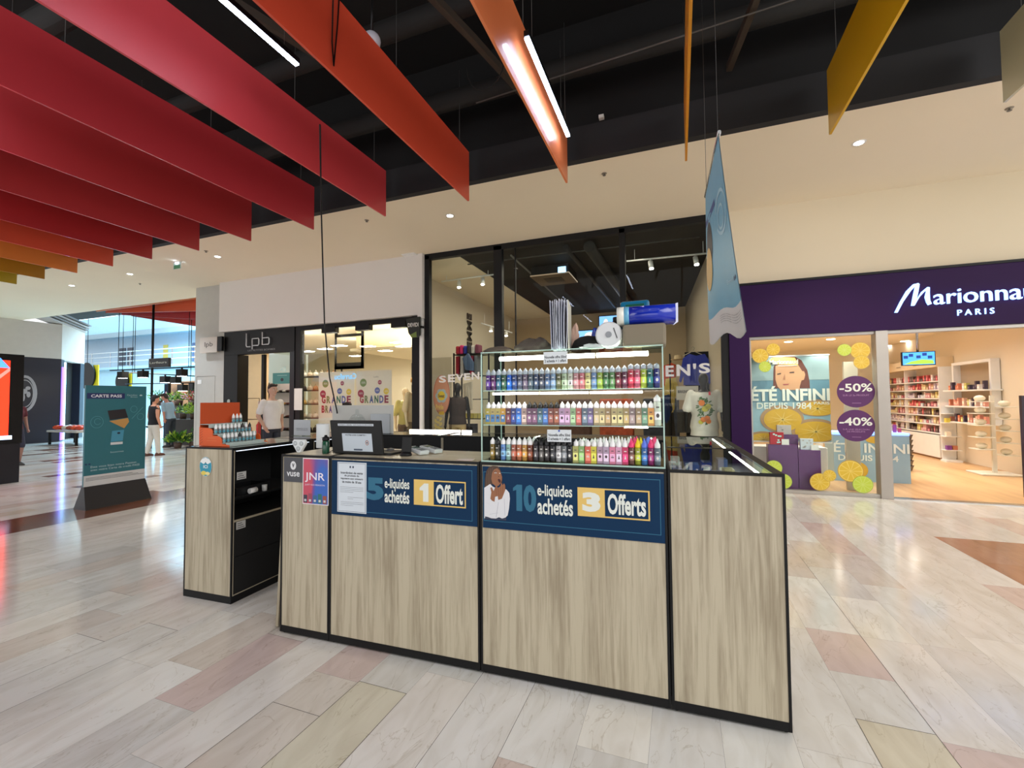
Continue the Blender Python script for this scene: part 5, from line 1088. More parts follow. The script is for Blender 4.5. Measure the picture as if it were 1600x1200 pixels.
# discount discs on the glass
GP = front(SY + .018)
for (y, txt, l1, l2) in ((612, '-50%', 'SUR LE 3ᵉ PRODUIT', ''), (665, '-40%', 'SUR UNE SÉLECTION', 'DE PRODUITS')):
    cu, cv = GP.px(1337, y); q = MB(); r_ = .232; q.ell(GP, cu, cv, r_, r_, mat('purple_sticker', (84, 26, 92), .4), .001, 40)
    q.text(GP, txt, cu - .2, cu + .2, cv + .0, cv + .12, WP_, .004, .02); q.text(GP, l1.replace('ᵉ', 'e'), cu - .16, cu + .16, cv - .065, cv - .04, C(176, 130, 176), .004)
    if l2: q.text(GP, l2, cu - .11, cu + .11, cv - .10, cv - .075, C(176, 130, 176), .004)
    q.rect(GP, cu - .05, cu + .06, cv - .17, cv - .165, C(176, 130, 176), .004)
    place(q, 'discount_sticker', '%s round purple discount sticker, reading %s, on the perfume shop glass' % (('upper', 'lower')[y > 630], txt), 'sticker')
# lemon and lime slices stuck on the glass
def slice_(x, y, r_, lime, label, k=0, ry=None):
    cu, cv = GP.px(x, y); a, b, c_ = ((168, 196, 50), (196, 214, 70), (206, 222, 110)) if lime else ((196, 158, 50), (222, 186, 50), (234, 206, 100)); q = MB(); n = .0015 + k * .004
    ry = ry or r_; q.ell(GP, cu, cv, r_, ry, C(*a, .4), n, 36); q.ell(GP, cu, cv, r_ * .93, ry * .93, C(*c_, .4), n + .001, 36)
    for i in range(10):
        a0 = 2 * math.pi * i / 10 + .05; a1 = a0 + 2 * math.pi / 10 - .1; q.poly(GP, [(cu + .012 * math.cos((a0 + a1) / 2), cv + .012 * math.sin((a0 + a1) / 2))] + [(cu + r_ * .86 * math.cos(a0 + (a1 - a0) * j / 4), cv + ry * .86 * math.sin(a0 + (a1 - a0) * j / 4)) for j in range(5)], C(*b, .4), n + .002)
    place(q, 'fruit_sticker', label, 'sticker')
for a in ((1188, 556, .115, 0, 'large lemon slice sticker in the upper left corner of the window', 0), (1208, 546, .095, 0, 'smaller lemon slice sticker right of the upper left one', 1), (1195, 573, .085, 1, 'green lime slice sticker below the upper left lemons', 2),
          (1319, 547, .088, 1, 'green lime slice sticker near the upper right corner', 2), (1344, 548, .125, 0, 'large lemon slice sticker in the upper right corner', 0), (1346, 566, .10, 0, 'lemon slice sticker under the large upper right one', 1),
          (1209, 731, .115, 1, 'pale green slice sticker behind the corner of the oak counter', 0), (1224, 752, .115, 1, 'lime slice sticker half hidden by the oak counter, low left', 1), (1281, 753, .13, 0, 'lemon slice sticker at the bottom centre of the window', 0),
          (1296, 743, .085, 0, 'small lemon slice sticker overlapping the bottom centre one', 1), (1329, 736, .16, 0, 'largest lemon slice sticker at the bottom right', 0), (1348, 757, .125, 1, 'lime slice sticker in the bottom right corner', 1)): slice_(*a)
# purple display pods with boxes
PP = mat('plum_lacquer', (92, 44, 104), .35)
bx('display_plinth', 'purple display plinth on the left in the perfume window', 'plinth', 1.30, 1.70, 7.98, 8.16, .006, .71, PP, bev=.004)
bx('display_plinth', 'lower purple display plinth on the right in the perfume window', 'plinth', 1.705, 2.0, 7.98, 8.16, .006, .64, PP, bev=.004)
bx('display_plinth', 'small purple riser behind the red gift box', 'plinth', 1.52, 1.75, 8.165, 8.19, .006, .86, PP)
def gift(label, x, y, z, w_, h_, d, rgb, card=True):
    t = thing('gift_box', label, 'box', (x, y, z)); q = MB(); q.box(-w_ / 2, w_ / 2, -d / 2, d / 2, 0, h_, C(*rgb)); q.obj('box', t, bev=.003)
    q = MB(); pf = Pl((0, -d / 2, 0), (1, 0, 0), (0, -1, 0)); rnd = random.Random(x)
    for _ in range(7): q.rect(pf, *(lambda a, b: (a, a + w_ * .14, b, b + h_ * .12))(rnd.uniform(-w_ * .42, w_ * .26), rnd.uniform(.04 * h_, h_ * .8)), C(*[min(255, 255 - v // 3) for v in rgb]), .002)
    q.obj('print', t)
gift('red patterned gift box on the left purple plinth', 1.43, 8.05, .711, .19, .19, .07, (184, 30, 46)); gift('white gift box with a dark drawing on the right purple plinth', 1.83, 8.05, .641, .17, .17, .07, (206, 216, 226)); gift('framed white box with a dark flask picture on the riser', 1.56, 8.178, .861, .2, .15, .02, (190, 184, 180))
bx('price_card', 'white price card leaning on the red gift box', 'card', 1.49, 1.59, 7.99, 7.996, .711, .80, WHITE); bx('price_card', 'white price card beside the drawn gift box', 'card', 1.88, 1.98, 7.99, 7.996, .641, .72, WHITE)
# interior counter with second poster, lit top
ipl = front(9.2); q = MB(); q.box(2.5, 3.56, 9.21, 9.7, 0, .80, mat('pale_blue_front', (150, 180, 196), .5)); q.box(2.5, 3.56, 9.2, 9.72, .80, .84, mat('lit_blue_edge', (120, 150, 255), emis=2)); 
q.text(ipl, 'ÉTÉ INFINI', 2.50, 3.55, .50, .70, WP_, .004, .02); q.text(ipl, 'DEPUIS 1984', 2.56, 3.4, .36, .46, WP_, .004, .02); q.ell(ipl, 2.8, .2, .18, .15, LEM, .003); q.ell(ipl, 3.1, .72, .14, .06, LEM, .003)
place(q, 'promotion_counter', 'low counter wrapped in the ÉTÉ INFINI picture inside the perfume shop', 'counter')
for i in range(9):
    bx('cosmetic_box', 'small coloured box on the low counter, %s from left' % ORD[i], 'box', 2.95 + i * .065, 2.99 + i * .065, 9.35, 9.39, .842, .842 + random.choice([.07, .1, .13]), C(*[(190, 60, 70), (210, 140, 150), (226, 200, 190), (150, 60, 120)][i % 4]), 'boxes on the low counter')
t = thing('basket_stack', 'stack of black plastic baskets beside the low picture counter', 'baskets', (4.1, 10.9, .006))
for k in range(7): q = MB(); q.rings([(0, 0, k * .1, .14, .2), (0, 0, k * .1 + .09, .17, .23), (0, 0, k * .1 + .097, .18, .24)], mat('black_plastic', (26, 22, 26), .4), 4, smooth=False); q.obj('basket', t)
t = thing('wall_television', 'television on a ceiling pole showing a blue and green picture', 'television', (3.84, 9.5, 1.98), R(-4))
q = MB(); q.box(-.225, .225, 0, .05, 0, .235, BLACK); q.obj('housing', t, bev=.004)
q = MB(); S1 = mat('tv_blue', (70, 150, 230), emis=1.2); pf = Pl((0, -.001, 0), (1, 0, 0), (0, -1, 0)); q.rect(pf, -.212, .212, .012, .223, S1, 0); q.poly(pf, [(-.2, .02), (.2, .02), (.19, .08), (.05, .10), (-.1, .07)], mat('tv_green', (140, 180, 60), emis=1.1), .001)
for u, v in ((-.17, .14), (-.1, .17), (.0, .14), (.08, .18), (.15, .13)): q.rect(pf, u - .03, u + .03, v - .02, v + .03, mat('tv_dark', (30, 60, 130), emis=.8), .001)
q.obj('picture', t); q = MB(); q.tube([(0, .03, .235), (0, .03, .99)], .02, CHROME, 8); q.obj('pole', t)
# shelf wall
XW = 5.83; SW = Pl((XW, 0, 0), (0, -1, 0), (-1, 0, 0))
t = thing('wall_shelving', 'long white wall shelving full of perfume boxes at the right side of the shop', 'shelving', (XW, 14.5, .006))
q = MB(); q.box(-.03, .0, -1.6, 1.6, .55, 2.3, mat('white_back_panel', (236, 226, 212), .6)); q.obj('back_panel', t)
q = MB(); q.box(-.3, 0, -1.6, 1.6, .04, .55, WHITE); q.obj('base_cabinet', t, bev=.004); q = MB(); q.box(-.27, 0, -1.6, 1.6, 0, .04, C(150, 110, 80)); q.obj('plinth', t)
q = MB(); q.box(-.32, 0, -1.62, 1.62, 2.12, 2.34, mat('beige_header', (226, 206, 170), .6)); q.obj('header', t)
for y in (-1.1, -.2, .7, 1.3): q = MB(); q.rect(Pl((-.321, 0, 0), (0, -1, 0), (-1, 0, 0)), y - .12, y + .12, 2.2, 2.23, C(170, 150, 120), .002); q.obj('brand_name', t)
for y in (-1.62, 0, 1.6): q = MB(); q.box(-.28, 0, y, y + .02, .55, 2.12, WHITE); q.obj('upright', t)
PCOL = [(222, 160, 164), (236, 220, 214), (200, 84, 90), (228, 200, 156), (176, 96, 108), (240, 232, 226), (120, 84, 80), (224, 176, 146), (206, 190, 210), (84, 64, 62), (226, 208, 130), (214, 220, 226)]
shz = [.60, .80, 1.0, 1.20, 1.40, 1.60, 1.80]
for k, z in enumerate(shz):
    q = MB(); q.box(-.29, -.03, -1.6, 1.6, z - .02, z, WHITE); q.box(-.29, -.285, -1.6, 1.6, z - .024, z - .02, WHITE); q.obj('shelf', t)
proto = {}
def product(label, x, y, z, w_, h_, d, rgb, grp, name='perfume_box'):
    key = (round(w_, 2), round(h_, 2), rgb)
    if key not in proto:
        q = MB(); q.box(-d / 2, d / 2, -w_ / 2, w_ / 2, 0, h_, C(*rgb, .4)); q.box(-d / 2 - .001, -d / 2, -w_ * .35, w_ * .35, h_ * .25, h_ * .6, C(*[min(255, 60 + v) for v in rgb], .4)); o = q.obj(name); proto[key] = o
    else:
        o = proto[key].copy(); COL.objects.link(o)
    o.location = (x, y, z); tag(o, label, 'box', grp)
rnd = random.Random(11)
for k, z in enumerate(shz):
    y = 13.0; zone = rnd.randint(0, 11)
    while y < 15.9:
        if rnd.random() < .2: zone = rnd.randint(0, 11)
        c_ = PCOL[(zone + rnd.choice([0, 0, 0, 1, 5])) % 12]; w_ = rnd.choice([.06, .08, .11]); h_ = rnd.choice([.08, .12, .15])
        product('%s perfume box on the %s wall shelf, %s from its far end' % (cname(c_), ORD[k], ORD[min(39, int((15.95 - y) / .0755))]), XW - .17, y + w_ / 2, z + .007, w_, h_, .1, c_, '%s perfume boxes on the %s shelf of the wall shelving' % (cname(c_), ORD[k])); y += w_ + rnd.choice([.008, .012, .05])
# niche with three shelves
t = thing('wall_niche', 'white framed wall niche with three shelves of products', 'niche', (XW, 12.0, .9))
q = MB(); q.box(-.14, 0, -.66, .66, 1.22, 1.28, WHITE); q.box(-.14, 0, -.66, -.60, 0, 1.22, WHITE); q.box(-.14, 0, .60, .66, 0, 1.22, WHITE); q.obj('frame', t, bev=.004); q = MB(); q.box(-.012, 0, -.6, .6, 0, 1.22, C(176, 158, 134)); q.obj('back_panel', t)
for z in (.0, .34, .68): q = MB(); q.box(-.28, -.0, -.72, .72, z - .03, z, WHITE); q.obj('shelf', t, bev=.003)
for k, z in enumerate((.9, 1.24, 1.58)):
    y = 11.4
    while y < 12.6:
        c_ = rnd.choice([(222, 150, 130), (236, 190, 170), (200, 190, 110), (60, 50, 70), (230, 220, 210), (206, 120, 90)]); w_ = rnd.choice([.05, .07]); 
        product('%s flask on the %s shelf of the wall niche, %s along' % (cname(c_), ORD[k], ORD[int((y - 11.4) / .06)]), XW - .2, y, z + .001, w_, rnd.choice([.1, .14, .17]), .06, c_, '%s flasks on the %s shelf of the niche' % (cname(c_), ORD[k])); y += w_ + rnd.choice([.01, .04, .12])
# white tiered stand
p = W(1566, 742, Z=0); t = thing('tiered_stand', 'white tiered plastic stand near the right end of the shop', 'stand', (p.x - .1, p.y, .006)); wg = mat('translucent_white', (226, 222, 206), .3)
q = MB(); q.box(-.3, .3, -.25, .25, 0, .03, wg); q.obj('base', t, bev=.008); q = MB(); q.box(-.03, .03, -.02, .02, .03, 1.45, wg); q.obj('column', t)
for k in range(5):
    for sx in (-1, 1):
        z = .35 + k * .22 + (.1 if sx < 0 else 0); q = MB(); q.box(sx * .03, sx * .30, -.14, .14, z, z + .014, wg); q.obj('tray', t, bev=.004)
        q = MB(); q.ball((sx * .17, 0, z + .07), .075, mat('folded_cream_cloth', (232, 222, 196), .7), 12, (1.1, 1, .75)); q.obj('folded_item', t)
p = W(1487, 722, Z=0); t = thing('card_stand', 'narrow white stand with yellow leaflets at the near end of the shelving', 'stand', (p.x, p.y, .006))
q = MB(); q.box(-.14, .14, -.12, .12, 0, .04, WHITE); q.obj('base', t); q = MB(); q.box(-.12, .12, .08, .1, .04, 1.3, WHITE); q.obj('back_panel', t)
for z in (.25, .55, .85, 1.05): q = MB(); q.box(-.14, .14, -.12, .08, z, z + .015, WHITE); q.obj('shelf', t)
for i, z in enumerate((.265, .265, .565, .865)):
    bx('leaflet_block', 'small coloured leaflet block on the narrow white stand, %s level' % ORD[i], 'leaflets', p.x - .1 + .1 * (i == 1), p.x - .02 + .1 * (i == 1), p.y - .08, p.y, z + .007, z + .1, C(*[(120, 60, 140), (190, 120, 90), (236, 222, 200), (226, 206, 80)][i]))
q = MB(); fp = front(7.9); q.slab(fp, 4.262, 5.2, .1, 1.45, -.05, 0, mat('dark_plum_frame', (44, 24, 40), .4)); q.slab(fp, 4.30, 5.15, .16, 1.4, 0, .004, mat('mirror_panel', (160, 130, 110), .1, .5)); place(q, 'standing_frame', 'dark plum edge of a standing panel at the far right of the shop entrance', 'panel')
bx('display_table', 'white display cabinet behind the purple plinths', 'cabinet', 1.1, 2.25, 8.6, 9.0, .006, .62, WHITE, bev=.005); bx('display_table', 'dark topped sales island deep in the perfume shop', 'cabinet', 2.1, 2.7, 10.6, 11.6, .006, 1.9, mat('cream_gondola', (232, 220, 200), .6)); bx('gondola_header', 'black header board on the island behind the poster', 'board', 2.05, 2.75, 10.62, 10.70, 1.901, 2.15, BLACK)
bx('freestanding_panel', 'tall pale display panel just behind the discount stickers', 'panel', 2.42, 2.60, 8.3, 8.36, .006, 2.0, mat('pale_panel', (200, 190, 170), .4))
for k in range(6):
    bx('island_shelf', 'white shelf of the sales island, %s from the floor' % ORD[k], 'shelf', 2.15, 2.65, 10.5, 10.602, .43 + k * .24, .449 + k * .24, WHITE)
    for j in range(4): product('small %s box on the sales island, %s row' % (cname(PCOL[(k * 3 + j) % 12]) + [' near', ' inner', ' outer', ' far'][j], ORD[k]), 2.2 + j * .11, 10.57, .45 + k * .24, .05, .12, .05, PCOL[(k * 3 + j) % 12], 'boxes on the sales island')
for k, (x, y, z) in enumerate(((1232, 534, 0), (1298, 530, 0), (1322, 562, 0), (1414, 533, 0), (1391, 540, 0))):
    p = W(x, y, Z=2.95); q = MB(); q.lathe([(.09, -.006), (.09, 0)], DL, n=16); place(q, 'shop_ceiling_spot', 'round lit ceiling spot in the perfume shop, %s from left' % ORD[[0, 1, 2, 4, 3][k]], 'light', loc=(p.x, p.y, 2.948))
# ---- fashion shop
def track(name, label, p0, p1, heads, down=.16):
    t = thing(name, label, 'track light', p0); d = Vector(p1) - Vector(p0); q = MB(); q.tube([(0, 0, 0), d], .018, WHITE, 6); q.obj('rail', t)
    for s_ in (.1, .9): q = MB(); q.tube([d * s_, d * s_ + Vector((0, 0, .3))], .006, WHITE, 5); q.obj('rod', t)
    for k, s_ in enumerate(heads):
        h = d * s_; q = MB(); q.tube([h + Vector((0, 0, -.01)), h + Vector((0, 0, -.06))], .012, WHITE, 6); q.tube([h + Vector((0, .0, -.05)), h + Vector((.02, -.05, -.05 - down))], .045, WHITE, 12); hd_ = q.obj('spot_head', t)
        q = MB(); q.tube([h + Vector((.0205, -.0515, -.052 - down)), h + Vector((.021, -.0525, -.058 - down))], .04, DL, 12); q.obj('lens', hd_)
        P_ = Vector(p0) + h + Vector((.02, -.05, -.08 - down)); spot('spot_beam', P_, P_ + Vector((.1, -.5, -2.4)), 28, WARM, 70, .03)
    return t
a = W(979, 408, Y=9); b = W(1113, 395, Y=9); track('track_light', 'white ceiling track with two lit spots in the right window', a, b, (.29, .81))
a = W(690, 440, Y=9.2); b = W(771, 429, Y=9.2); track('track_light', 'white ceiling track with spots in the left window', a, b, (.35, .8))
a = W(800, 520, Y=12); b = W(752, 505, Y=11); track('track_light', 'small white track deeper in the shop above the FEMME wall', a, b, (.2, .7), .1)
t = thing('cassette_unit', 'brown framed air cassette hanging from the black shop ceiling', 'air unit', (-2.60, 9.7, 4.20)); q = MB(); q.box(-.42, .42, -.42, .42, 0, .19, VOID); q.obj('housing', t); q = MB(); q.box(-.44, .44, -.44, .44, -.03, 0, C(104, 88, 70)); q.box(-.2, .2, -.2, .2, -.036, -.03, C(60, 50, 42)); q.obj('grille', t)
t = thing('ceiling_sign', 'small pale blue lit sign hanging in the black ceiling of the fashion shop', 'sign', W(878, 421, Y=9.2)); q = MB(); q.box(-.085, .085, -.01, .01, -.06, .06, mat('lit_exit_panel', (150, 200, 240), emis=2)); q.obj('panel', t); q = MB(); q.tube([(0, 0, .06), (0, 0, .2)], .005, BLACK, 5); q.obj('rod', t)
for k, (p0, p1, r_, c_) in enumerate((((-3.05, 8.1, 4.3), (-3.15, 13, 4.3), .02, (110, 108, 102)), ((-1.5, 8.1, 4.28), (-1.3, 14, 4.28), .11, (22, 23, 23)), ((-1.95, 8.1, 4.33), (-1.8, 14, 4.33), .05, (24, 25, 25)), ((-4.1, 8.3, 4.3), (.4, 8.5, 4.33), .012, (60, 60, 60)))):
    q = MB(); q.tube([p0, p1], r_, C(*c_), 10); place(q, 'ceiling_pipe', ['thin light grey pipe', 'thick dark duct', 'dark pipe', 'thin cross wire'][k] + ' under the black ceiling of the fashion shop', 'pipe')
q = MB(); p = W(800, 470, X=-4.6); q.box(-.06, .06, -.03, .03, -.5, .5, C(170, 154, 130)); place(q, 'loudspeaker_column', 'tall slim beige column box high on the left wall of the fashion shop', 'speaker', loc=(-5.5, W(801, 470, X=-5.5).y, W(801, 470, X=-5.5).z))
GP7 = front(SY + .019)
q = MB(); LT = C(206, 206, 206, .5)
def gl(s_, a, b): q.pxtext(GP7, s_, a, b, LT, .001, .03)
for ch, xa, xb, ya, yb in (('S', 686, 697, 598, 587), ('E', 700, 711, 597, 585), ('V', 712, 724, 595, 584), ('E', 725, 735, 594, 583), ('N', 737, 749, 593, 581)): gl(ch, (xa, ya), (xb, yb))
place(q, 'window_lettering', 'white letters SEVEN on the left pane of the fashion shop', 'lettering')
q = MB()
for ch, xa, xb, ya, yb in (('E', 1033, 1044, 589, 571), ('N', 1048, 1066, 588, 569), ("'", 1070, 1074, 577, 568), ('S', 1078, 1093, 584, 567)): gl(ch, (1040 + (xa - 1033) * 1.16, ya - .5), (1040 + (xb - 1033) * 1.16, yb))
place(q, 'window_lettering', "white letters EN'S on the right pane of the fashion shop, before the blue sweater", 'lettering')
# oval poster
EP = front(8.28); q = MB(); q.slab(EP, -4.98, -4.48, .6, 2.36, -.004, 0, glass('frosted_panel', (.8, .8, .78), 1.3))
cu, cv = EP.px(690, 617); q.ell(EP, cu, cv, .20, .42, C(190, 110, 90), .003); q.ell(EP, cu, cv, .18, .40, C(206, 140, 110), .005)
for k in range(6): a = k * math.pi / 3; q.ell(EP, cu + .08 * math.cos(a), cv - .02 + .085 * math.sin(a), .065, .07, C(170, 186, 196), .008 + k * 1e-4)
q.ell(EP, cu, cv - .02, .09, .1, C(230, 196, 40), .012); q.text(EP, 'Sweat', cu - .075, cu + .075, cv - .06, cv + .02, C(120, 90, 30), .015, .03)
q.ell(EP, cu + .04, cv + .3, .045, .045, C(236, 176, 110), .008)
q.text(EP, 'Pride', cu - .14, cu + .05, cv - .32, cv - .2, C(230, 190, 110), .009, .05); q.rect(EP, cu - .06, cu + .06, cv - .42, cv - .35, C(226, 176, 40), .009)
for k in range(14): q.ell(EP, cu - .08 + .07 * math.sin(k * 2.1), cv - .48 - k * .035, .05, .03, C(214, 190, 120), .008 + k * 2e-4, 10, k)
place(q, 'window_poster', 'oval pink and yellow poster with a flower on the left glass of the fashion shop', 'poster')
q = MB(); q.text(front(10), 'FEMME', 0, .9, 0, .12, C(60, 54, 48), 0, .02, .02); t_ = q
q = MB(); FW = Pl((-5.57, 0, 0), (0, 1, 0), (1, 0, 0))
ya, za = FW.px(731, 548); yb, zb_ = FW.px(735, 495)
class RT(Pl):
    def pt(s, u, v, n=0): return Vector((-5.57 + n, 11.2 - v, 2.55 + u))
cy, cz = FW.px(733, 520)
class RT(Pl):
    def pt(s, u, v, n=0): return Vector((-5.57 + n, cy - v, cz + u))
q.text(RT((0, 0, 0), (0, 0, 1), (1, 0, 0)), 'FEMME', -.62, .55, -.14, .14, C(64, 56, 48), .004, .02, .02); place(q, 'wall_lettering', 'dark vertical word FEMME on the cream wall of the fashion shop', 'lettering')
# garments
def garment(name, label, cat, px_pts, Y, rgb, th=.06, group=None, extra=None):
    pl = front(Y); uv = [pl.px(*p) for p in px_pts]; cu = sum(u for u, _ in uv) / len(uv); cv = min(v for _, v in uv); q = MB()
    m = mat('garment_%d_%d_%d' % rgb, rgb, .85, var=.12, scale=12); uv = [(u - cu, v - cv) for u, v in uv]
    ext(q, LF, uv, -th / 2, th / 2, m)
    for k in range(3):   # folds
        u_ = (k - 1) * .3 * (max(u for u, _ in uv) - min(u for u, _ in uv)) / 2; h_ = max(v for _, v in uv)
        q.tube([(u_, -th / 2, h_ * .1), (u_ + .01, -th / 2 - .004, h_ * .5), (u_ * .7, -th / 2, h_ * .85)], .012, m, 6)
    o = q.obj(name, loc=(cu, Y, cv), bev=.008); tag(o, label, cat, group); return o, cu, cv
garment('sweater', 'blue long sleeved sweater hanging before the black board', 'sweater', [(1067, 560), (1077, 553), (1088, 556), (1101, 553), (1107, 562), (1113, 598), (1108, 600), (1104, 585), (1104, 602), (1068, 602), (1068, 588), (1064, 598), (1061, 596)], 9.85, (56, 66, 166))
bx('display_board', 'tall black board behind the blue sweater', 'board', .13, .62, 10.0, 10.03, .3, 2.42, MATTE)
q = MB(); p = W(1083, 552, Y=9.85); q.tube([p + Vector((-.2, 0, -.05)), p + Vector((0, 0, .05)), p + Vector((.2, 0, -.05))], .008, C(210, 196, 170), 6); q.tube([p + Vector((0, 0, .05)), p + Vector((.03, 0, .10)), p + Vector((0, 0, .14)), p + Vector((-.03, 0, .11))], .004, CHROME, 6); place(q, 'clothes_hanger', 'pale wooden hanger carrying the blue sweater', 'hanger')
p0 = W(1057, 625, Y=9.7); p1 = W(1091, 603, Y=9.7); q = MB(); fp = front(9.7); q.slab(fp, p0.x, p1.x, p0.z, p1.z, -.02, 0, C(220, 216, 206)); q.text(fp, 'BIRKENSTOCK', p0.x + .03, p1.x - .05, p0.z + .14, p0.z + .2, C(50, 46, 44), .003, .02); place(q, 'brand_board', 'white shoe brand board between the blue sweater and the citrus shirt', 'sign')
for a in (('jacket', 'orange jacket on the rail beside the glass case', 'jacket', [(1034, 572), (1050, 568), (1052, 600), (1040, 606), (1035, 598)], 10.3, (206, 70, 40)), ('jacket', 'small orange top hanging left of the hat', 'jacket', [(1046, 566), (1056, 570), (1056, 590), (1048, 592)], 10.6, (214, 86, 50)),
          ('shirt', 'pale yellow shirt hanging on the right side rail', 'shirt', [(1040, 592), (1056, 590), (1060, 604), (1055, 622), (1052, 646), (1044, 644), (1038, 612)], 10.0, (216, 190, 110)), ('jacket', 'dark blue jacket hanging low beside the glass case', 'jacket', [(1038, 618), (1046, 616), (1051, 640), (1042, 662), (1037, 655)], 9.7, (30, 50, 96)),
          ('trousers', 'dark grey trousers hanging low on the right', 'trousers', [(1040, 648), (1052, 644), (1056, 684), (1040, 684)], 9.9, (56, 50, 44)), ('folded_clothes', 'grey folded clothes under the white shoe brand board', 'clothes', [(1058, 640), (1082, 638), (1082, 676), (1058, 676)], 9.9, (84, 82, 80)),
          ('jacket', 'light blue denim piece at the left stand', 'jacket', [(723, 560), (732, 552), (740, 566), (740, 580), (728, 578)], 9.21, (96, 116, 150)), ('shirt', 'white shirt hanging beside the brown topped mannequin', 'shirt', [(724, 600), (738, 596), (738, 640), (730, 642), (725, 620)], 9.215, (222, 212, 196)),
          ('trousers', 'dark trousers on the left stand under the folded clothes', 'trousers', [(728, 662), (746, 662), (746, 688), (728, 688)], 9.215, (40, 36, 44))): garment(*a)
q = MB(); p = W(1060, 562, Y=10.2); q.rings([(0, 0, 0, .16, .14), (0, 0, .012, .16, .14), (0, 0, .014, .09, .09), (0, 0, .09, .08, .08), (0, 0, .10, .03, .03)], C(196, 170, 130, .8), 20); place(q, 'sun_hat', 'beige sun hat on top of the right clothes rail', 'hat', loc=p)
CS = W(737, 640, Y=9.45).x
t = thing('clothes_stand', 'black clothes stand with shelves at the left of the glass case', 'stand', (CS, 9.45, .005))
q = MB(); 
for x in (-.36, .36):
    for y in (-.2, .2): q.box(x - .015, x + .015, y - .015, y + .015, 0, 2.55, BLACK)
q.obj('posts', t)
for z in (.5, 1.0, 1.45, 2.0, 2.5): q = MB(); q.box(-.36, .36, -.2, .2, z, z + .02, BLACK if z > .9 else WHITE); q.obj('shelf', t)
cl = [(170, 40, 60), (206, 50, 110), (46, 60, 150), (60, 56, 60), (206, 200, 194), (120, 60, 80)]
for i, c_ in enumerate(cl): bx('rolled_towel', '%s rolled towel, %s on top of the black clothes stand' % (cname(c_), ORD[i]), 'towel', CS - .32 + i * .1, CS - .23 + i * .1, 9.25, 9.5, 2.525, 2.72 + .02 * (i % 2), mat('towel_%d' % i, c_, .9), 'rolled towels on the stand', bev=.03)
for i, c_ in enumerate([(150, 30, 50), (200, 196, 200), (70, 66, 70), (190, 60, 90), (120, 124, 130)]): bx('knitted_shirt', '%s top, %s in the row hanging on the black clothes stand' % (cname(c_), ORD[i]), 'shirt', CS - .32 + i * .12, CS - .24 + i * .12, 9.26, 9.5, 2.05, 2.48, mat('cloth_h_%d' % i, c_, .9), 'tops hanging on the stand', bev=.01)
for i in range(6): bx('shoe_box', 'small yellow striped box on the lower shelf of the clothes stand, %s along' % ORD[i], 'box', CS - .3 + i * .11, CS - .21 + i * .11, 9.26, 9.4, 1.025, 1.14, C(206, 190, 90), 'yellow boxes on the stand')
for k, (x, y, w_, h_, Y) in enumerate(((951, 508, 26, 26, 14.9), (931, 524, 52, 16, 14.85))):
    p = W(x, y, Y=Y); fp = Pl((0, 0, 0), (1, 0, 0), (0, -1, 0)); t = thing('wall_screen', ['tall', 'wide'][k] + ' blue lit picture screen on the back wall of the fashion shop', 'screen', p)
    kx = Y / 691 * 1.2; q = MB(); q.box(-w_ * kx / 2, w_ * kx / 2, 0, .05, -h_ * kx / 2, h_ * kx / 2, BLACK); q.obj('housing', t)
    q = MB(); a_, b_ = w_ * kx / 2 - .03, h_ * kx / 2 - .03; q.rect(fp, -a_, a_, -b_, b_, mat('screen_blue', (120, 176, 240), emis=1.2), .003)
    q.ell(fp, -a_ * .3, 0, a_ * .3, b_ * .7, mat('screen_white', (226, 210, 210), emis=1), .006); q.ell(fp, a_ * .5, -b_ * .2, a_ * .25, b_ * .6, mat('screen_deep', (30, 90, 200), emis=1), .006); q.obj('picture', t)
for i in range(3): bx('clothes_rail', 'dark rack of clothes deep in the fashion shop, %s from left' % ORD[i], 'rack', -3.2 + i * 1.15, -2.3 + i * 1.15, 12.2, 12.5, .005, 1.45, mat('dark_clothes_%d' % i, [(96, 70, 60), (190, 90, 60), (70, 74, 84)][i], .9, var=.6, scale=9), bev=.04)
# ---- middle shop
DS = Pl((0, SY - .05, 0), (1, 0, 0), (0, -1, 0))
t = thing('projecting_sign', 'small dark and green projecting sign beside the white wall edge', 'sign', (-4.98, SY - .14, 2.72)); q = MB(); sp = Pl((0, 0, 0), (1, 0, 0), (0, -1, 0))
ext(q, sp, [(-.2, .39), (.12, .42), (.12, .05), (.06, .0), (-.06, 0), (-.14, .1)], 0, .05, mat('dark_olive_sign', (30, 34, 30), .4)); q.poly(sp, [(-.10, .06), (-.04, .005), (.06, .005), (.05, .12)], C(110, 130, 60), .052); q.text(sp, 'DEVIDI', -.15, .1, .22, .30, C(216, 216, 210), .053, .02); q.obj('board', t)
q = MB(); q.box(-.02, .14, .0, .09, .2, .24, BLACK); q.obj('bracket', t)
for k, (xa, xb) in enumerate(((-7.54, -7.17), (-6.6, -6.24), (-5.67, -5.31))):
    q = MB(); q.box(xa, xb, SY - .02, SY + .12, 2.99, 3.12, BLACK); place(q, 'awning_bracket', 'black box on the upper rail of the middle shop window, %s from left' % ORD[k], 'bracket', 'black boxes along the window rail')
SP = front(8.15)
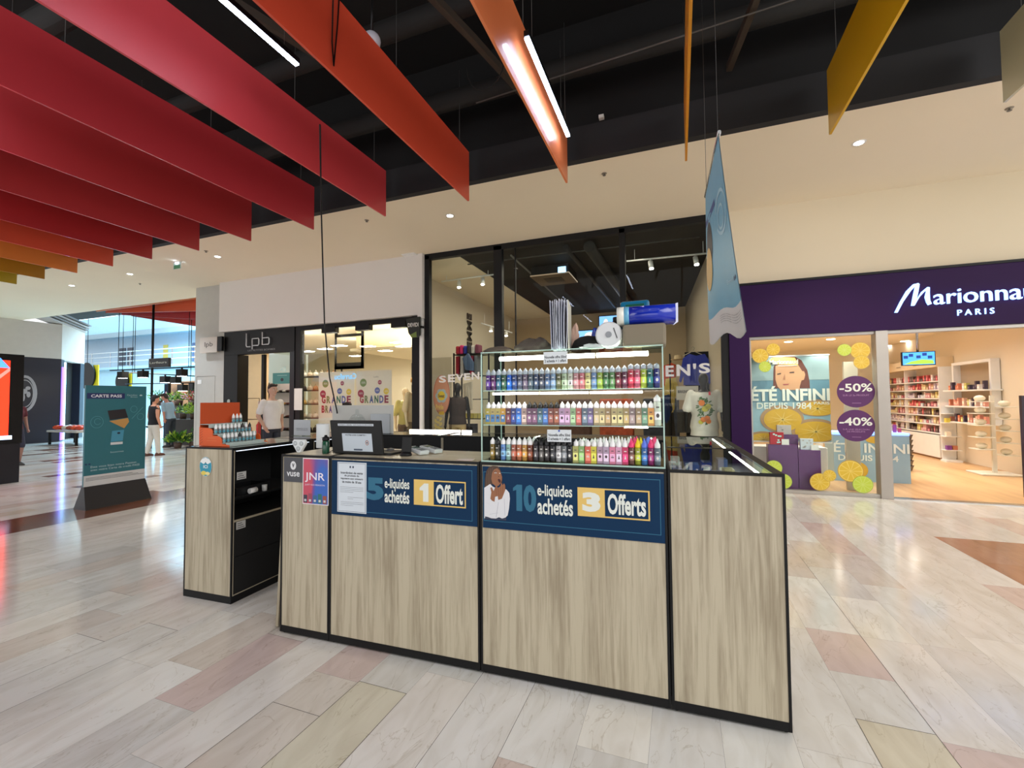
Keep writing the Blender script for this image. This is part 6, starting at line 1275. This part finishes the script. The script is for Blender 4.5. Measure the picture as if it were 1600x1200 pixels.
for k, (x0, x1, txts) in enumerate(((498, 554, 'GRANDE'), (557, 612, 'GRANDE'))):
    u0, _ = SP.px(x0, 585); u1, _ = SP.px(x1, 585); q = MB(); q.slab(SP, u0, u1, .422, 2.13, -.006, 0, mat('pink_white_poster', (232, 218, 204), .5))
    ccs = [(.15, 1.86, .09, (120, 140, 80)), (.08, 1.62, .085, (160, 50, 80)), (.62, 1.86, .05, (170, 60, 90)), (.55, 1.68, .07, (90, 100, 170)), (.80, 1.66, .07, (226, 190, 50))]
    for (a, z, r_, c_) in ccs: q.ell(SP, u0 + a * (u1 - u0) + .05, z, r_, r_, C(*c_), .004); q.text(SP, '-50%', u0 + a * (u1 - u0) + .05 - r_ * .7, u0 + a * (u1 - u0) + .05 + r_ * .7, z - r_ * .25, z + r_ * .25, C(230, 220, 214), .007)
    cols = [(170, 40, 60), (120, 130, 80), (60, 80, 150), (60, 110, 90), (90, 90, 160), (150, 40, 70)]
    for r_i, (word, z0) in enumerate((('GRANDE', 1.40), ('BRADERIE', 1.18))):
        n_ = len(word); wu = (u1 - u0) * .84 / n_
        for j, ch in enumerate(word): q.text(SP, ch, u0 + .1 + j * wu, u0 + .1 + j * wu + wu * .8, z0, z0 + .17, C(*cols[j % 6]), .006, .04)
    q.text(SP, 'Lollis', u0 + .5 * (u1 - u0), u0 + .64 * (u1 - u0), 1.97, 2.0, C(150, 140, 130), .005)
    place(q, 'sale_poster', 'pale GRANDE BRADERIE sale poster with coloured dots, the %s one' % ['left', 'right'][k], 'poster')
q = MB(); cp = front(8.06); q.text(cp, 'Carrefou', *sum(zip(cp.px(523, 592), cp.px(556, 583)), ()), mat('sign_reflection_glow', (120, 180, 230), emis=.8), .002, .02, mirror=True) if False else q.text(cp, 'Carrefou', cp.px(523, 592)[0], cp.px(557, 584)[0], cp.px(523, 593)[1], cp.px(557, 583)[1], mat('sign_reflection_glow', (120, 180, 230), emis=.8), .002, .02, mirror=True)  # glowing mirrored letters stand in for a sign reflected in the glass
place(q, 'window_lettering', 'pale blue mirrored sign reflection, drawn as letters on the left sale poster', 'lettering')
t = thing('suspended_display', 'black rectangular frame hanging in the middle shop window', 'display', (0, 9.0, 0)); q = MB(); q.frame(LF, -8.25, -7.35, 2.26, 3.15, .07, BLACK, 0); q.slab(LF, -8.25, -7.35, 2.26, 2.42, -.03, 0, BLACK); q.slab(LF, -7.42, -7.35, 2.3, 3.28, -.03, 0, BLACK); q.slab(LF, -8.25, -8.18, 3.1, 3.28, -.03, 0, BLACK); q.obj('rim', t)
def wallshelf(name, label, x0, x1, y, z0, z1, n, items, kind, grp, depth=.3, m=BLACK, seed=1, nper=7, back=None, cat='shelving'):
    t = thing(name, label, cat, (x0, y, z0)); w_ = x1 - x0; hh = z1 - z0; q = MB()
    for x in (0, w_ - .03): q.box(x, x + .03, 0, .03, 0, hh, m); q.box(x, x + .03, depth - .03, depth, 0, hh, m)
    q.obj('frame', t)
    if back: q = MB(); q.box(0, w_, depth, depth + .02, 0, hh, back); q.obj('back_panel', t)
    rr = random.Random(seed)
    for k in range(n):
        z = hh * (k + .2) / n; q = MB(); q.box(.03, w_ - .03, 0, depth, z - .02, z, m); q.obj('shelf', t)
        for j in range(nper):
            c_ = rr.choice(items); x = x0 + .08 + (w_ - .16) * (j + .5) / nper; q = MB(); r_ = (w_ - .16) / nper * .42
            if kind == 'shoe': q.ball((0, 0, .035), r_ * 1.0, C(*c_), 10, (.7, 1.4, .6)); q.tube([(0, r_, .02), (0, r_ * 1.1, .07)], r_ * .55, C(*c_), 8); nm = 'display_shoe'
            else: q.rings([(0, 0, 0, r_, .07), (0, 0, r_ * 1.2, r_ * .85, .05), (0, 0, r_ * 1.4, r_ * .4, .03)], C(*c_), 12); q.tube([(-r_ * .4, 0, r_ * 1.3), (0, 0, r_ * 2.1), (r_ * .4, 0, r_ * 1.3)], .008, C(*c_), 6); nm = 'handbag'
            place(q, nm, '%s %s, %s shelf of the %s, %s along' % (cname(c_), nm.replace('_', ' '), ORD[k], grp, ORD[j]), nm.replace('_', ' ').split()[-1], '%s %ss on the %s shelf of the %s' % (cname(c_), nm.replace('_', ' '), ORD[k], grp), loc=(x, y + depth / 2, z0 + z + .001))
SHC = [(60, 44, 40), (176, 130, 90), (210, 190, 170), (120, 70, 60), (214, 170, 90), (90, 60, 90), (226, 220, 214)]
wallshelf('bag_shelf', 'black bag shelving seen through the left half of the middle shop window', -11.15, -9.6, 10.5, .005, 2.55, 6, SHC, 'bag', 'middle shop shelving', seed=4, nper=6)
wallshelf('shoe_shelf', 'shoe shelving with a pale lit back wall in the shoe shop', -13.2, -11.75, 11.0, .005, 2.1, 5, SHC, 'shoe', 'shoe shop shelving', seed=8, nper=9, back=mat('lit_shelf_back', (236, 220, 226), .6))
wallshelf('clothes_shelf', 'dark rack with accessories at the right of the middle shop', -7.0, -6.0, 10.6, .005, 2.5, 5, [(50, 40, 40), (110, 60, 70), (30, 60, 60), (150, 110, 90)], 'bag', 'right rack of the middle shop', seed=14, nper=6)
t = thing('handbag', 'large dusty pink pleated bag on the window floor of the middle shop', 'bag', (-8.05, 8.35, .42)); q = MB(); q.rings([(0, 0, 0, .22, .1), (0, 0, .16, .2, .09), (0, 0, .32, .08, .05), (0, 0, .36, .07, .04)], mat('dusty_pink_leather', (206, 150, 120), .5, var=.15, scale=14), 18); q.obj('body', t)
q = MB(); q.tube([(.07 * math.cos(a), 0, .40 + .08 * math.sin(a)) for a in [x * .35 for x in range(19)]], .02, C(90, 60, 40), 8); q.obj('handle', t)
bx('window_plinth', 'low dark plinth inside the middle shop window', 'plinth', -8.2, -5.3, 8.2, 8.6, .005, .42, mat('dark_plinth', (60, 50, 48), .5))
bx('service_sheet', 'white paper notice taped on the shop frame between the two shops', 'notice', -8.34, -8.1, SY - .012, SY - .006, 1.25, 1.75, WHITE)
for k, (x, y) in enumerate(((508, 545), (530, 540), (556, 556), (575, 541), (622, 535), (630, 541), (602, 548), (480, 549))):
    p = W(x, y, Z=2.78); q = MB(); q.box(-.16, .16, -.1, .1, -.006, 0, DL); place(q, 'ceiling_panel_light', 'flat lit ceiling panel in the middle shop, %s' % ['above the bag shelving', 'second', 'deep in the middle', 'behind the hanging frame', 'near the right rack', 'rightmost', 'above the sale posters', 'at the far left'][k], 'light', 'ceiling panels of the middle shop', loc=(p.x, min(p.y, 13.2), 2.779))
# ---- shoe shop front
t = thing('shop_sign', 'white outlined lpb letters on the dark fascia above the shoe shop door', 'sign', (0, SY - .01, 0)); q = MB(); LG = C(196, 200, 206, .4); pl = LF
q.tube([(-9.86, -.03, 3.12), (-9.86, -.03, 2.82), (-9.84, -.03, 2.79), (-9.72, -.03, 2.79)], .013, LG, 6); q.obj('letter', t); q = MB()
q.tube([(-9.66, -.03, 2.72), (-9.66, -.03, 2.98), (-9.46, -.03, 2.98), (-9.44, -.03, 2.95), (-9.44, -.03, 2.84), (-9.46, -.03, 2.81), (-9.64, -.03, 2.81)], .013, LG, 6); q.obj('letter', t); q = MB()
q.tube([(-9.33, -.03, 3.12), (-9.33, -.03, 2.82), (-9.13, -.03, 2.82), (-9.11, -.03, 2.85), (-9.11, -.03, 2.95), (-9.13, -.03, 2.98), (-9.32, -.03, 2.98)], .013, LG, 6); q.obj('letter', t)
q = MB(); q.text(pl, 'LES PETITES BOMBES', -9.84, -8.95, 2.68, 2.72, C(120, 120, 124), .001); q.obj('subtitle', t)
q = MB(); lp = front(SY - .25); a = W(312, 552, Y=SY - .1); b = W(350, 525, Y=SY - .1); q.box(a.x, b.x - .25, SY - .1, SY - .04, a.z, b.z, C(196, 186, 176)); q.box(b.x - .23, b.x - .08, SY - .1, SY - .04, a.z + .03, b.z, BLACK); sl = front(SY - .101)
q.text(sl, 'lpb', a.x + .18, b.x - .4, a.z + .12, b.z - .12, C(60, 56, 54), .002); place(q, 'projecting_sign', 'pale box sign with thin dark lpb letters on the grey column', 'sign')
q = MB(); a = W(426, 600, Y=8.1); b = W(456, 582, Y=8.1); fp = front(8.1); q.slab(fp, a.x, b.x, a.z, b.z, -.005, 0, C(60, 124, 124)); q.text(fp, '-40%', a.x + .25, b.x - .18, a.z + .28, a.z + .42, C(190, 216, 210), .003, .03); q.ell(fp, (a.x + b.x) / 2, a.z + .1, .05, .04, C(40, 40, 50), .003); q.rect(fp, a.x + .15, b.x - .15, a.z + .2, a.z + .21, C(160, 196, 190), .003); place(q, 'sale_poster', 'teal -40% poster hanging in the shoe shop window', 'poster')
bx('window_post', 'thin black post in the middle of the shoe shop opening', 'post', -9.66, -9.58, 8.05, 8.13, .005, 2.62, BLACK)
q = MB(); a = W(403, 640, Y=10.35); fp = front(10.35); q.slab(fp, a.x, a.x + .22, a.z, a.z + .26, -.005, 0, C(226, 220, 210)); q.rect(fp, a.x + .03, a.x + .19, a.z + .03, a.z + .24, C(196, 40, 50), .002); q.rect(fp, a.x + .08, a.x + .13, a.z + .06, a.z + .2, WHITE, .004); place(q, 'safety_sign', 'small red extinguisher sign on the cream wall of the shoe shop', 'sign')
q = MB(); a = W(402, 672, Y=10.2); q.lathe([(.07, 0), (.075, .02), (.075, .36), (.03, .42), (.03, .46)], C(190, 40, 40, .3), n=14); place(q, 'fire_extinguisher', 'red fire extinguisher hanging by the cream wall', 'extinguisher', loc=(a.x, 10.25, a.z - .2))
t = thing('clothes_rack', 'thin brown metal rack standing before the cream wall of the shoe shop', 'rack', (-12.75, 9.75, .005)); q = MB()
for x in (0, .5):
    for y in (0, .4): q.tube([(x, y, 0), (x, y, 1.55)], .012, C(110, 80, 60), 6)
for z in (.3, .9, 1.55): q.tube([(0, 0, z), (.5, 0, z), (.5, .4, z), (0, .4, z), (0, 0, z)], .010, C(110, 80, 60), 6)
q.obj('frame', t)
q = MB(); p = W(357, 627, Y=SY - .02); q.tube([p, p + Vector((0, .01, 0))], .05, C(150, 160, 156), 14); place(q, 'round_sticker', 'small round grey sticker on the dark door frame of the shoe shop', 'sticker')

for k_, (x_, y_) in enumerate(((1.55, 8.0), (2.1, 7.98), (2.45, 8.02))): spot('window_spot_%d' % k_, (x_, 7.72 + .3, 2.32), (x_, 8.2, 1.3), 15, (1, .95, .85), 100, .05)
t = thing('clothes_rail', 'tall black rail holding the jackets and shirts beside the glass case', 'rail', (-.16, 10.15, .005)); q = MB()
for y in (-.55, .55): q.tube([(0, y, 0), (0, y, 2.35)], .015, BLACK, 6)
for z in (2.35, 1.75, 1.0): q.tube([(0, -.55, z), (0, .55, z)], .012, BLACK, 6)
q.obj('bar', t)
# ================================================================== far left of the hall
q = MB(); q.box(-60, -31, -4, 26, -.01, -.002, mat('far_floor_stone', (196, 188, 176), .15)); q.box(-31, -12.5, 16, 26, -.01, -.002, mat('far_floor_stone', (196, 188, 176), .15)); struct('floor_far', q)
# red screen
t = thing('advertising_screen', 'tall black advertising screen glowing red at the left edge', 'screen', (-11.45, 0, 0)); XP = Pl((0, 0, 0), (0, 1, 0), (1, 0, 0)); XW_ = side(-11.45)
q = MB(); q.box(-.22, 0, 3.1, 4.52, .72, 2.36, BLACK); q.obj('housing', t, bev=.01); q = MB(); q.box(-.2, -.02, 3.1, 4.50, 0, .72, mat('navy_black_base', (14, 14, 26), .4)); q.obj('base', t)
q = MB(); q.rect(XP, 3.15, 4.33, .86, 2.24, mat('screen_red', (255, 44, 20), emis=2.4), .002); q.poly(XP, [(3.15, 2.14), (4.33, 2.10), (4.2, 2.28), (3.15, 2.30)], mat('screen_sky_blue', (70, 130, 255), emis=2), .004)
q.poly(XP, [(3.6, 1.2), (4.33, 2.05), (4.33, 2.12), (3.5, 1.2)], mat('screen_pink', (255, 110, 100), emis=2), .005); q.rect(XP, 3.15, 4.38, .80, .87, mat('screen_white_blue', (190, 214, 255), emis=2.2), .004); q.obj('picture', t)
# teal standee
t = thing('advertising_standee', 'teal CARTE PASS board on a black wedge base in the hall', 'standee', (-7.66, 4.0, 0)); bd = Pl((.016, 0, 0), (0, 1, 0), (1, 0, 0)); sd_ = side(-7.644)
y0, z0_ = sd_.px(130, 768); y1, z1_ = sd_.px(229, 604); y0 -= 4; y1 -= 4; z0_ = .27; 
TEALB = mat('teal_board_print', (44, 112, 124), .35); q = MB(); q.box(-.015, .015, y0, y1, z0_, z1_, TEALB); q.obj('board', t)
q = MB(); w_ = y1 - y0; h_ = z1_ - z0_; U = lambda f: y0 + f * w_; V_ = lambda f: z0_ + f * h_
q.rect(bd, U(0), U(1), z0_, V_(.125), C(214, 216, 216), .001)
for k in range(3): q.rect(bd, U(.03), U(.98 - .1 * k), V_(.075 + .012 * k), V_(.079 + .012 * k), C(90, 94, 98), .002)
q.rect(bd, U(.02), U(.62), V_(.87), V_(.925), C(30, 44, 100), .001); q.text(bd, 'CARTE PASS', U(.08), U(.57), V_(.882), V_(.912), C(226, 230, 236), .002, .03); q.text(bd, 'Carrefour', U(.66), U(.84), V_(.90), V_(.915), C(190, 214, 220), .002); q.text(bd, 'Banque', U(.72), U(.84), V_(.88), V_(.893), C(190, 214, 220), .002); q.ell(bd, U(.90), V_(.905), .018, .010, C(190, 214, 220), .002)
q.poly(bd, [(U(.34), V_(.75)), (U(.63), V_(.765)), (U(.68), V_(.675)), (U(.38), V_(.655))], C(34, 30, 38), .004); q.poly(bd, [(U(.37), V_(.645)), (U(.68), V_(.67)), (U(.70), V_(.63)), (U(.62), V_(.565))], C(196, 150, 84), .003)
q.poly(bd, [(U(.42), V_(.545)), (U(.62), V_(.55)), (U(.60), V_(.44)), (U(.40), V_(.435))], C(70, 150, 180), .003); q.rect(bd, U(.40), U(.60), V_(.405), V_(.43), C(214, 220, 222), .003); q.ell(bd, U(.53), V_(.52), .02, .014, C(30, 40, 60), .004)
LTL = C(84, 150, 160); q.ring(bd, U(.18), V_(.64), .075, .085, .006, LTL, .002); q.ring(bd, U(.19), V_(.645), .04, .045, .006, LTL, .002, a0=30, a1=330); q.ring(bd, U(.78), V_(.76), .045, .05, .006, LTL, .002); q.ring(bd, U(.90), V_(.68), .045, .05, .006, LTL, .002); q.poly(bd, [(U(.74), V_(.66)), (U(.755), V_(.66)), (U(.95), V_(.78)), (U(.935), V_(.78))], LTL, .002)
q.text(bd, 'Souscrivez', U(.40), U(.62), V_(.325), V_(.34), C(190, 214, 220), .002)
q.text(bd, 'Etes vous bien notre Passion', U(.10), U(.84), V_(.195), V_(.215), C(190, 214, 220), .002); q.text(bd, 'avec notre Carte de credit PASS', U(.10), U(.90), V_(.165), V_(.185), C(190, 214, 220), .002)
for u in (.03, .08): q.ell(bd, U(u), V_(.235), .014, .012, C(24, 60, 100), .002)
q.obj('print', t)
q = MB(); a, b = y0 - .03, y1 + .03; q.add([(.14, a, 0), (.14, b, 0), (-.14, b, 0), (-.14, a, 0), (.03, a + .03, .30), (.03, b - .03, .30), (-.03, b - .03, .30), (-.03, a + .03, .30)], [(3, 2, 1, 0), (4, 5, 6, 7), (0, 1, 5, 4), (1, 2, 6, 5), (2, 3, 7, 6), (3, 0, 4, 7)], mat('navy_black_base', (14, 14, 26), .4)); q.obj('wedge_base', t)
# dark shop block and cream bulkhead
XB = -22.0; SX = side(XB); NV2 = mat('midnight_wall', (22, 20, 36), .4)
ya, _ = SX.px(-60, 600); yb, _ = SX.px(95, 600); zt = SX.px(95, 561)[1]; zc = CZ - .005
q = MB(); q.box(XB - .3, XB, ya, yb, 0, zt, NV2); struct('wall_far_left', q)
WB = mat('bulkhead_white', (200, 194, 186), .8); q = MB(); q.box(XB - .3, XB + .002, ya, yb, zt, zc, WB); struct('wall_far_bulkhead', q)
d = ray(410, 622); d.z = 0; d.normalize(); S_ = Vector((XB, yb, 0)); n2 = Vector((d.y, -d.x, 0)); P2_ = Pl(S_, d, n2); ue = P2_.px(131, 600)[0]; z2 = zt
q = MB(); q.slab(P2_, 0, ue, zt - .02, P2_.px(112, 503)[1], -.3, 0, WB); struct('wall_far_bulkhead_side', q)
q = MB(); q.slab(P2_, 0, ue * .12, 0, zt, -.3, 0, NV2); q.slab(P2_, ue * .82, ue, 0, zt, -.3, 0, NV2); q.slab(P2_, ue * .12, ue * .82, 0, zt, -.3, -.25, MATTE); struct('door_2', q)
q = MB(); q.slab(P2_, ue * .12, ue * .2, .05, zt - .1, -.05, 0, mat('cyan_led_strip', (150, 220, 255), emis=7)); q.slab(P2_, ue * .02, ue * .10, .05, zt - .3, .0, .04, mat('violet_led_strip', (120, 90, 255), emis=3)); place(q, 'neon_strip', 'cyan and violet lit vertical strip at the far dark shop door', 'light')
q = MB(); 
for k in range(4): q.slab(P2_, -2.0, ue, zt + 1.35 + k * .09, zt + 1.40 + k * .09, -.4, .05 + k * .05, C(120, 114, 110) if k % 2 else C(170, 160, 154))
struct('trim_6', q)
cu, cv = SX.px(38, 615); q = MB(); ru = abs(SX.px(58, 615)[0] - cu); rv = .66; q.ring(SX, cu, cv, ru, rv, .09, C(150, 146, 150), .01); q.ring(SX, cu, cv, ru * .74, rv * .76, .03, C(150, 146, 150), .01)
for (a, b, c_, d_) in ((-.3, .25, .2, .12), (.0, .12, .22, .14), (.25, .3, .2, .1), (-.1, -.2, .14, .22), (.3, -.05, .16, .16), (-.35, -.05, .1, .12)): q.ell(SX, cu + a * ru, cv + b * rv, c_ * ru, d_ * rv, C(150, 146, 150), .02 + a * .002)
place(q, 'wall_emblem', 'round pale globe emblem on the midnight coloured far wall', 'emblem')
# low table with fruit coloured shoes beside the door
t = thing('display_table', 'low dark table with a pale top heaped with orange goods by the far door', 'table', W(118, 694, Z=0)); q = MB(); q.box(-.9, .9, -.4, .4, .44, .5, C(190, 186, 180)); q.obj('top', t)
for x in (-.8, .8):
    for y in (-.35, .35): q = MB(); q.box(x - .03, x + .03, y - .03, y + .03, 0, .44, BLACK); q.obj('leg', t)
pt = W(118, 694, Z=0)
for k in range(12):
    q = MB(); c_ = [(206, 80, 40), (190, 60, 30), (200, 190, 180), (150, 70, 50)][k % 4]; q.ball((0, 0, .09), .15, C(*c_), 10, (1, .8, .55)); place(q, 'display_shoe', '%s item in the heap on the low far table, %s along' % (cname(c_), ORD[k]), 'goods', 'goods heaped on the far table', loc=(pt.x - .7 + (k % 6) * .27, pt.y - .2 + (k // 6) * .35, .502))
# atrium beyond: upper storey, railing, glazing
FY = 19.0; FA = front(FY); pxr = lambda x0, y0, x1, y1: (FA.px(x0, y1)[0], FA.px(x1, y1)[0], FA.px(x0, y1)[1], FA.px(x0, y0)[1])
BLW = mat('atrium_white_wall', (176, 216, 236), .7); a = FA.px(60, 600)[0]; b = FA.px(330, 600)[0]
q = MB(); q.slab(FA, a, b, 0, 3.9, -.3, 0, BLW); q.slab(FA, a, b, 3.9, 8.5, -2.3, -2.0, mat('atrium_back_wall', (196, 212, 224), .7)); q.slab(FA, a, b, 3.75, 3.9, -2.3, .3, BLW); struct('wall_atrium', q)
zr = [FA.px(220, y)[1] for y in (575, 556, 545, 537, 520, 512)]
q = MB(); q.slab(FA, a, b, zr[4], zr[5], -1.0, -.6, mat('atrium_slab_grey', (150, 168, 178), .7)); q.slab(FA, a, b, zr[5], zr[5] + 1.2, -2.2, -.8, BLW); struct('trim_7', q)
t = thing('balcony_railing', 'steel railing along the upper gallery of the atrium', 'railing', (0, FY, 0))
for z in (3.9 + .35, 3.9 + .7, 3.9 + 1.0): q = MB(); q.tube([(a, -.3, z), (b, -.3, z)], .035, mat('bright_steel', (210, 224, 230), .3, .5), 8); q.obj('rail', t)
for k in range(9): q = MB(); x = a + (b - a) * (k + .5) / 9; q.box(x - .03, x + .03, -.32, -.28, 3.9, 4.95, CHROME); q.obj('post', t)
for k, (x0, x1) in enumerate(((136, 146), (149, 158), (206, 213), (252, 266), (268, 282), (296, 310))):
    u0, u1 = FA.px(x0, 550)[0], FA.px(x1, 550)[0]; q = MB(); q.slab(FA, u0, u1, 4.3, 5.6, -1.99, -1.95, [C(70, 76, 90), C(80, 84, 96), C(226, 196, 90), C(96, 110, 140), C(120, 100, 130), C(110, 120, 150)][k]); place(q, 'gallery_window', 'dark shop opening on the upper gallery, %s from left' % ORD[k], 'window')
q = MB(); q.slab(FA, *FA.px(103, 500)[:1], FA.px(205, 500)[0], FA.px(150, 503)[1], FA.px(150, 488)[1], .8, .9, mat('skylight_pane', (205, 240, 255), emis=2.2)); struct('window_7', q)
# red panels of the neighbouring hall (run toward the left)
for k, (p0, p1, h_, rgb, lab) in enumerate((((150, 487, 8.9), (312, 466, 8.9), .30, (206, 110, 40), 'thin orange'), ((165, 489, 9.3), (312, 486, 9.3), .55, (200, 76, 30), 'red-orange'), ((190, 492, 10.0), (312, 500, 9.8), .6, (166, 30, 36), 'dark red'), ((205, 494, 10.8), (312, 511, 10.4), .5, (190, 44, 30), 'bright red'))):
    A_1 = W(p0[0], p0[1], Y=p0[2]); B_1 = W(p1[0], p1[1], Y=p1[2]); q = MB(); m = pan('far_panel_%d' % k, rgb)
    q.add([A_1, B_1, B_1 + Vector((0, 0, h_)), A_1 + Vector((0, 0, h_ * 1.0)), A_1 + Vector((0, .03, 0)), B_1 + Vector((0, .03, 0)), B_1 + Vector((0, .03, h_)), A_1 + Vector((0, .03, h_))], [(0, 1, 2, 3), (7, 6, 5, 4), (0, 4, 5, 1), (3, 2, 6, 7), (0, 3, 7, 4), (1, 5, 6, 2)], m)
    place(q, 'ceiling_panel', '%s panel hanging beyond the cream ceiling left of the grey column' % lab, 'ceiling panel')
q = MB(); q.box(-26, -12.9, 8.7, 12, 5.3, 5.4, VOID); struct('ceiling_far', q)
# mast with flower shop sign, lamp bar
mp_ = W(240, 475, Y=9.2); base = Vector((mp_.x, 9.2, 0)); t = thing('sign_mast', 'tall thin black mast carrying the flower shop sign', 'mast', base); q = MB(); q.tube([(0, 0, 0), (0, 0, mp_.z + .6)], .035, BLACK, 8); q.obj('pole', t)
s0 = W(236, 575, Y=9.15); s1 = W(267, 559, Y=9.15); q = MB(); q.box(s0.x - base.x, s1.x - base.x, -.12, -.04, s0.z, s1.z, mat('dark_grey_sign', (44, 44, 50), .5)); q.text(Pl((0, -.121, 0), (1, 0, 0), (0, -1, 0)), 'Lerfleurs', s0.x - base.x + .06, s1.x - base.x - .08, s0.z + .12, s1.z - .1, C(196, 200, 190), .003, .01); q.obj('sign_board', t)
def spotbar(label, pa, pb, Y, heads):
    A_1 = W(*pa, Y=Y); B_1 = W(*pb, Y=Y); t = thing('spot_bar', label, 'track light', A_1); d = B_1 - A_1; q = MB(); q.tube([(0, 0, 0), d], .022, BLACK, 6); q.obj('bar', t)
    for s_ in (.1, .9): q = MB(); q.tube([d * s_, d * s_ + Vector((0, 0, 5.3 - (A_1 + d * s_).z))], .01, BLACK, 5); q.obj('rod', t)
    for s_ in heads:
        h = d * s_; q = MB(); q.box(h.x - .14, h.x + .14, -.1, .1, h.z - .28, h.z - .06, BLACK); q.box(h.x - .02, h.x + .02, -.02, .02, h.z - .06, h.z, BLACK); hd_ = q.obj('spot_head', t)
        q = MB(); q.box(h.x - .11, h.x + .11, -.08, .08, h.z - .29, h.z - .281, mat('spot_glow', (230, 250, 255), emis=10)); q.obj('lens', hd_)
spotbar('black lamp bar with spots above the flower shop, nearer one', (172, 579), (310, 573), 9.6, (.16, .4, .83)); spotbar('black lamp bar with spots above the flower shop, lower one', (200, 582), (310, 588), 10.2, (.55, .7))
spotbar('long black rail low above the flower shelves', (196, 600), (310, 598), 10.6, (.8,))
# flower shop tiers and plants
FG_ = [C(60, 110, 40, .6), C(96, 150, 50, .6), C(40, 84, 40, .6)]; YG = [C(170, 190, 60, .6), C(130, 170, 50, .6)]; FLW = [C(236, 230, 220, .6), C(230, 170, 190, .6), C(220, 110, 50, .6), C(200, 60, 80, .6)]
PLY = 10.4
def tier(label, x0, x1, ytop, Y, d, m):
    a = W(x0, ytop, Y=Y); b = W(x1, ytop, Y=Y); return bx('flower_bench', label, 'bench', a.x, b.x, Y, Y + d, .0, a.z, m, bev=.01), a.z
_, zt1 = tier('upper dark bench with potted plants at the flower shop', 262, 312, 634, 10.9, .5, mat('dark_bench', (50, 46, 42), .6)); _, zt2 = tier('lower dark bench with yellow-green plants at the flower shop', 266, 312, 655, 10.2, .5, mat('dark_bench', (50, 46, 42), .6))
q = MB(); a = W(246, 700, Z=0); q.box(-.35, .35, -.2, .2, 0, .42, C(150, 130, 90)); place(q, 'wooden_crate', 'pale wooden crate on the floor behind the man in light blue', 'crate', loc=(a.x - .4, 10.6, 0))
def plant(label, px, py, Y, r_, ms, n, pot=(80, 60, 50), size=.12, z=None):
    p = W(px, py, Y=Y); zz = z if z is not None else p.z; t = thing('potted_plant', label, 'plant', (p.x, Y, zz))
    q = MB(); q.lathe([(r_ * .35, .001), (r_ * .45, .2), (r_ * .42, .2)], C(*pot), n=12); q.obj('pot', t); q = MB(); q.leaves((0, 0, .2), r_, n, ms, size, 1.0); q.obj('foliage', t)
plant('bushy green plant beside the mast at the flower shop', 247, 632, 11.1, .33, FG_, 160, z=zt1 + .0); plant('bright green potted plant at the centre of the upper bench', 279, 632, 11.15, .33, FG_ + YG, 170, z=zt1); plant('orange and red flowering plant on the right of the upper bench', 302, 632, 11.15, .33, FLW + FG_, 150, z=zt1)
plant('yellow-green plant spilling over the lower bench', 304, 652, 10.45, .34, YG, 190, z=zt2); plant('yellow-green plant at the left of the lower bench', 286, 652, 10.45, .26, YG + FG_, 130, z=zt2); plant('bright green fern low on the floor beside the man in light blue', 278, 692, 9.4, .26, FG_ + YG, 190, z=.0, size=.17)
plant('white flowering plant on the upper bench', 263, 632, 11.2, .24, FLW[:2] + FG_, 100, z=zt1); plant('dark leafy plant on the floor at the right of the flower shop', 303, 690, 9.75, .34, [FG_[2]], 120, z=0)
q = MB(); 
for k, (x, ya_, yb_) in enumerate(((262, 600, 632), (300, 598, 632))): a = W(x, ya_, Y=11.45); b = W(x, yb_, Y=11.45); bx('shop_post', 'black post behind the flower shop benches, the %s one' % ['left', 'right'][k], 'post', a.x - .12, a.x + .12, 11.4, 11.5, 0, a.z, BLACK)
a = W(262, 600, Y=11.8); b = W(312, 640, Y=11.8); bx('shop_back_panel', 'warm lit pale panel behind the flower shop posts', 'panel', a.x, b.x, 11.8, 11.85, 0, a.z + .1, mat('warm_beige_panel', (196, 160, 130), .7, var=.3, scale=4))
# round black hanging signs with yellow boards
for k, (x, y, r_) in enumerate(((136, 587, .62), (191, 596, .45))):
    p = W(x, y, Y=12.5); t = thing('hanging_disc', 'round black disc sign with a yellow board behind, the %s one' % ['left', 'right'][k], 'sign', p); q = MB(); q.tube([(0, -.03, 0), (0, .03, 0)], r_, BLACK, 28); q.obj('disc', t); q = MB(); q.box(-r_ * .2, r_ * 1.25, .05, .08, -r_ * 1.3, r_ * .8, C(226, 196, 20)); q.obj('yellow_board', t); q = MB(); q.tube([(0, 0, r_ * .9), (0, 0, 5.9 - p.z)], .012, BLACK, 5); q.obj('rod', t)
area('florist_light', (-18.2, 10.2, 2.7), (0, 0, 0), 2, 1, 60, (1, .9, .75))
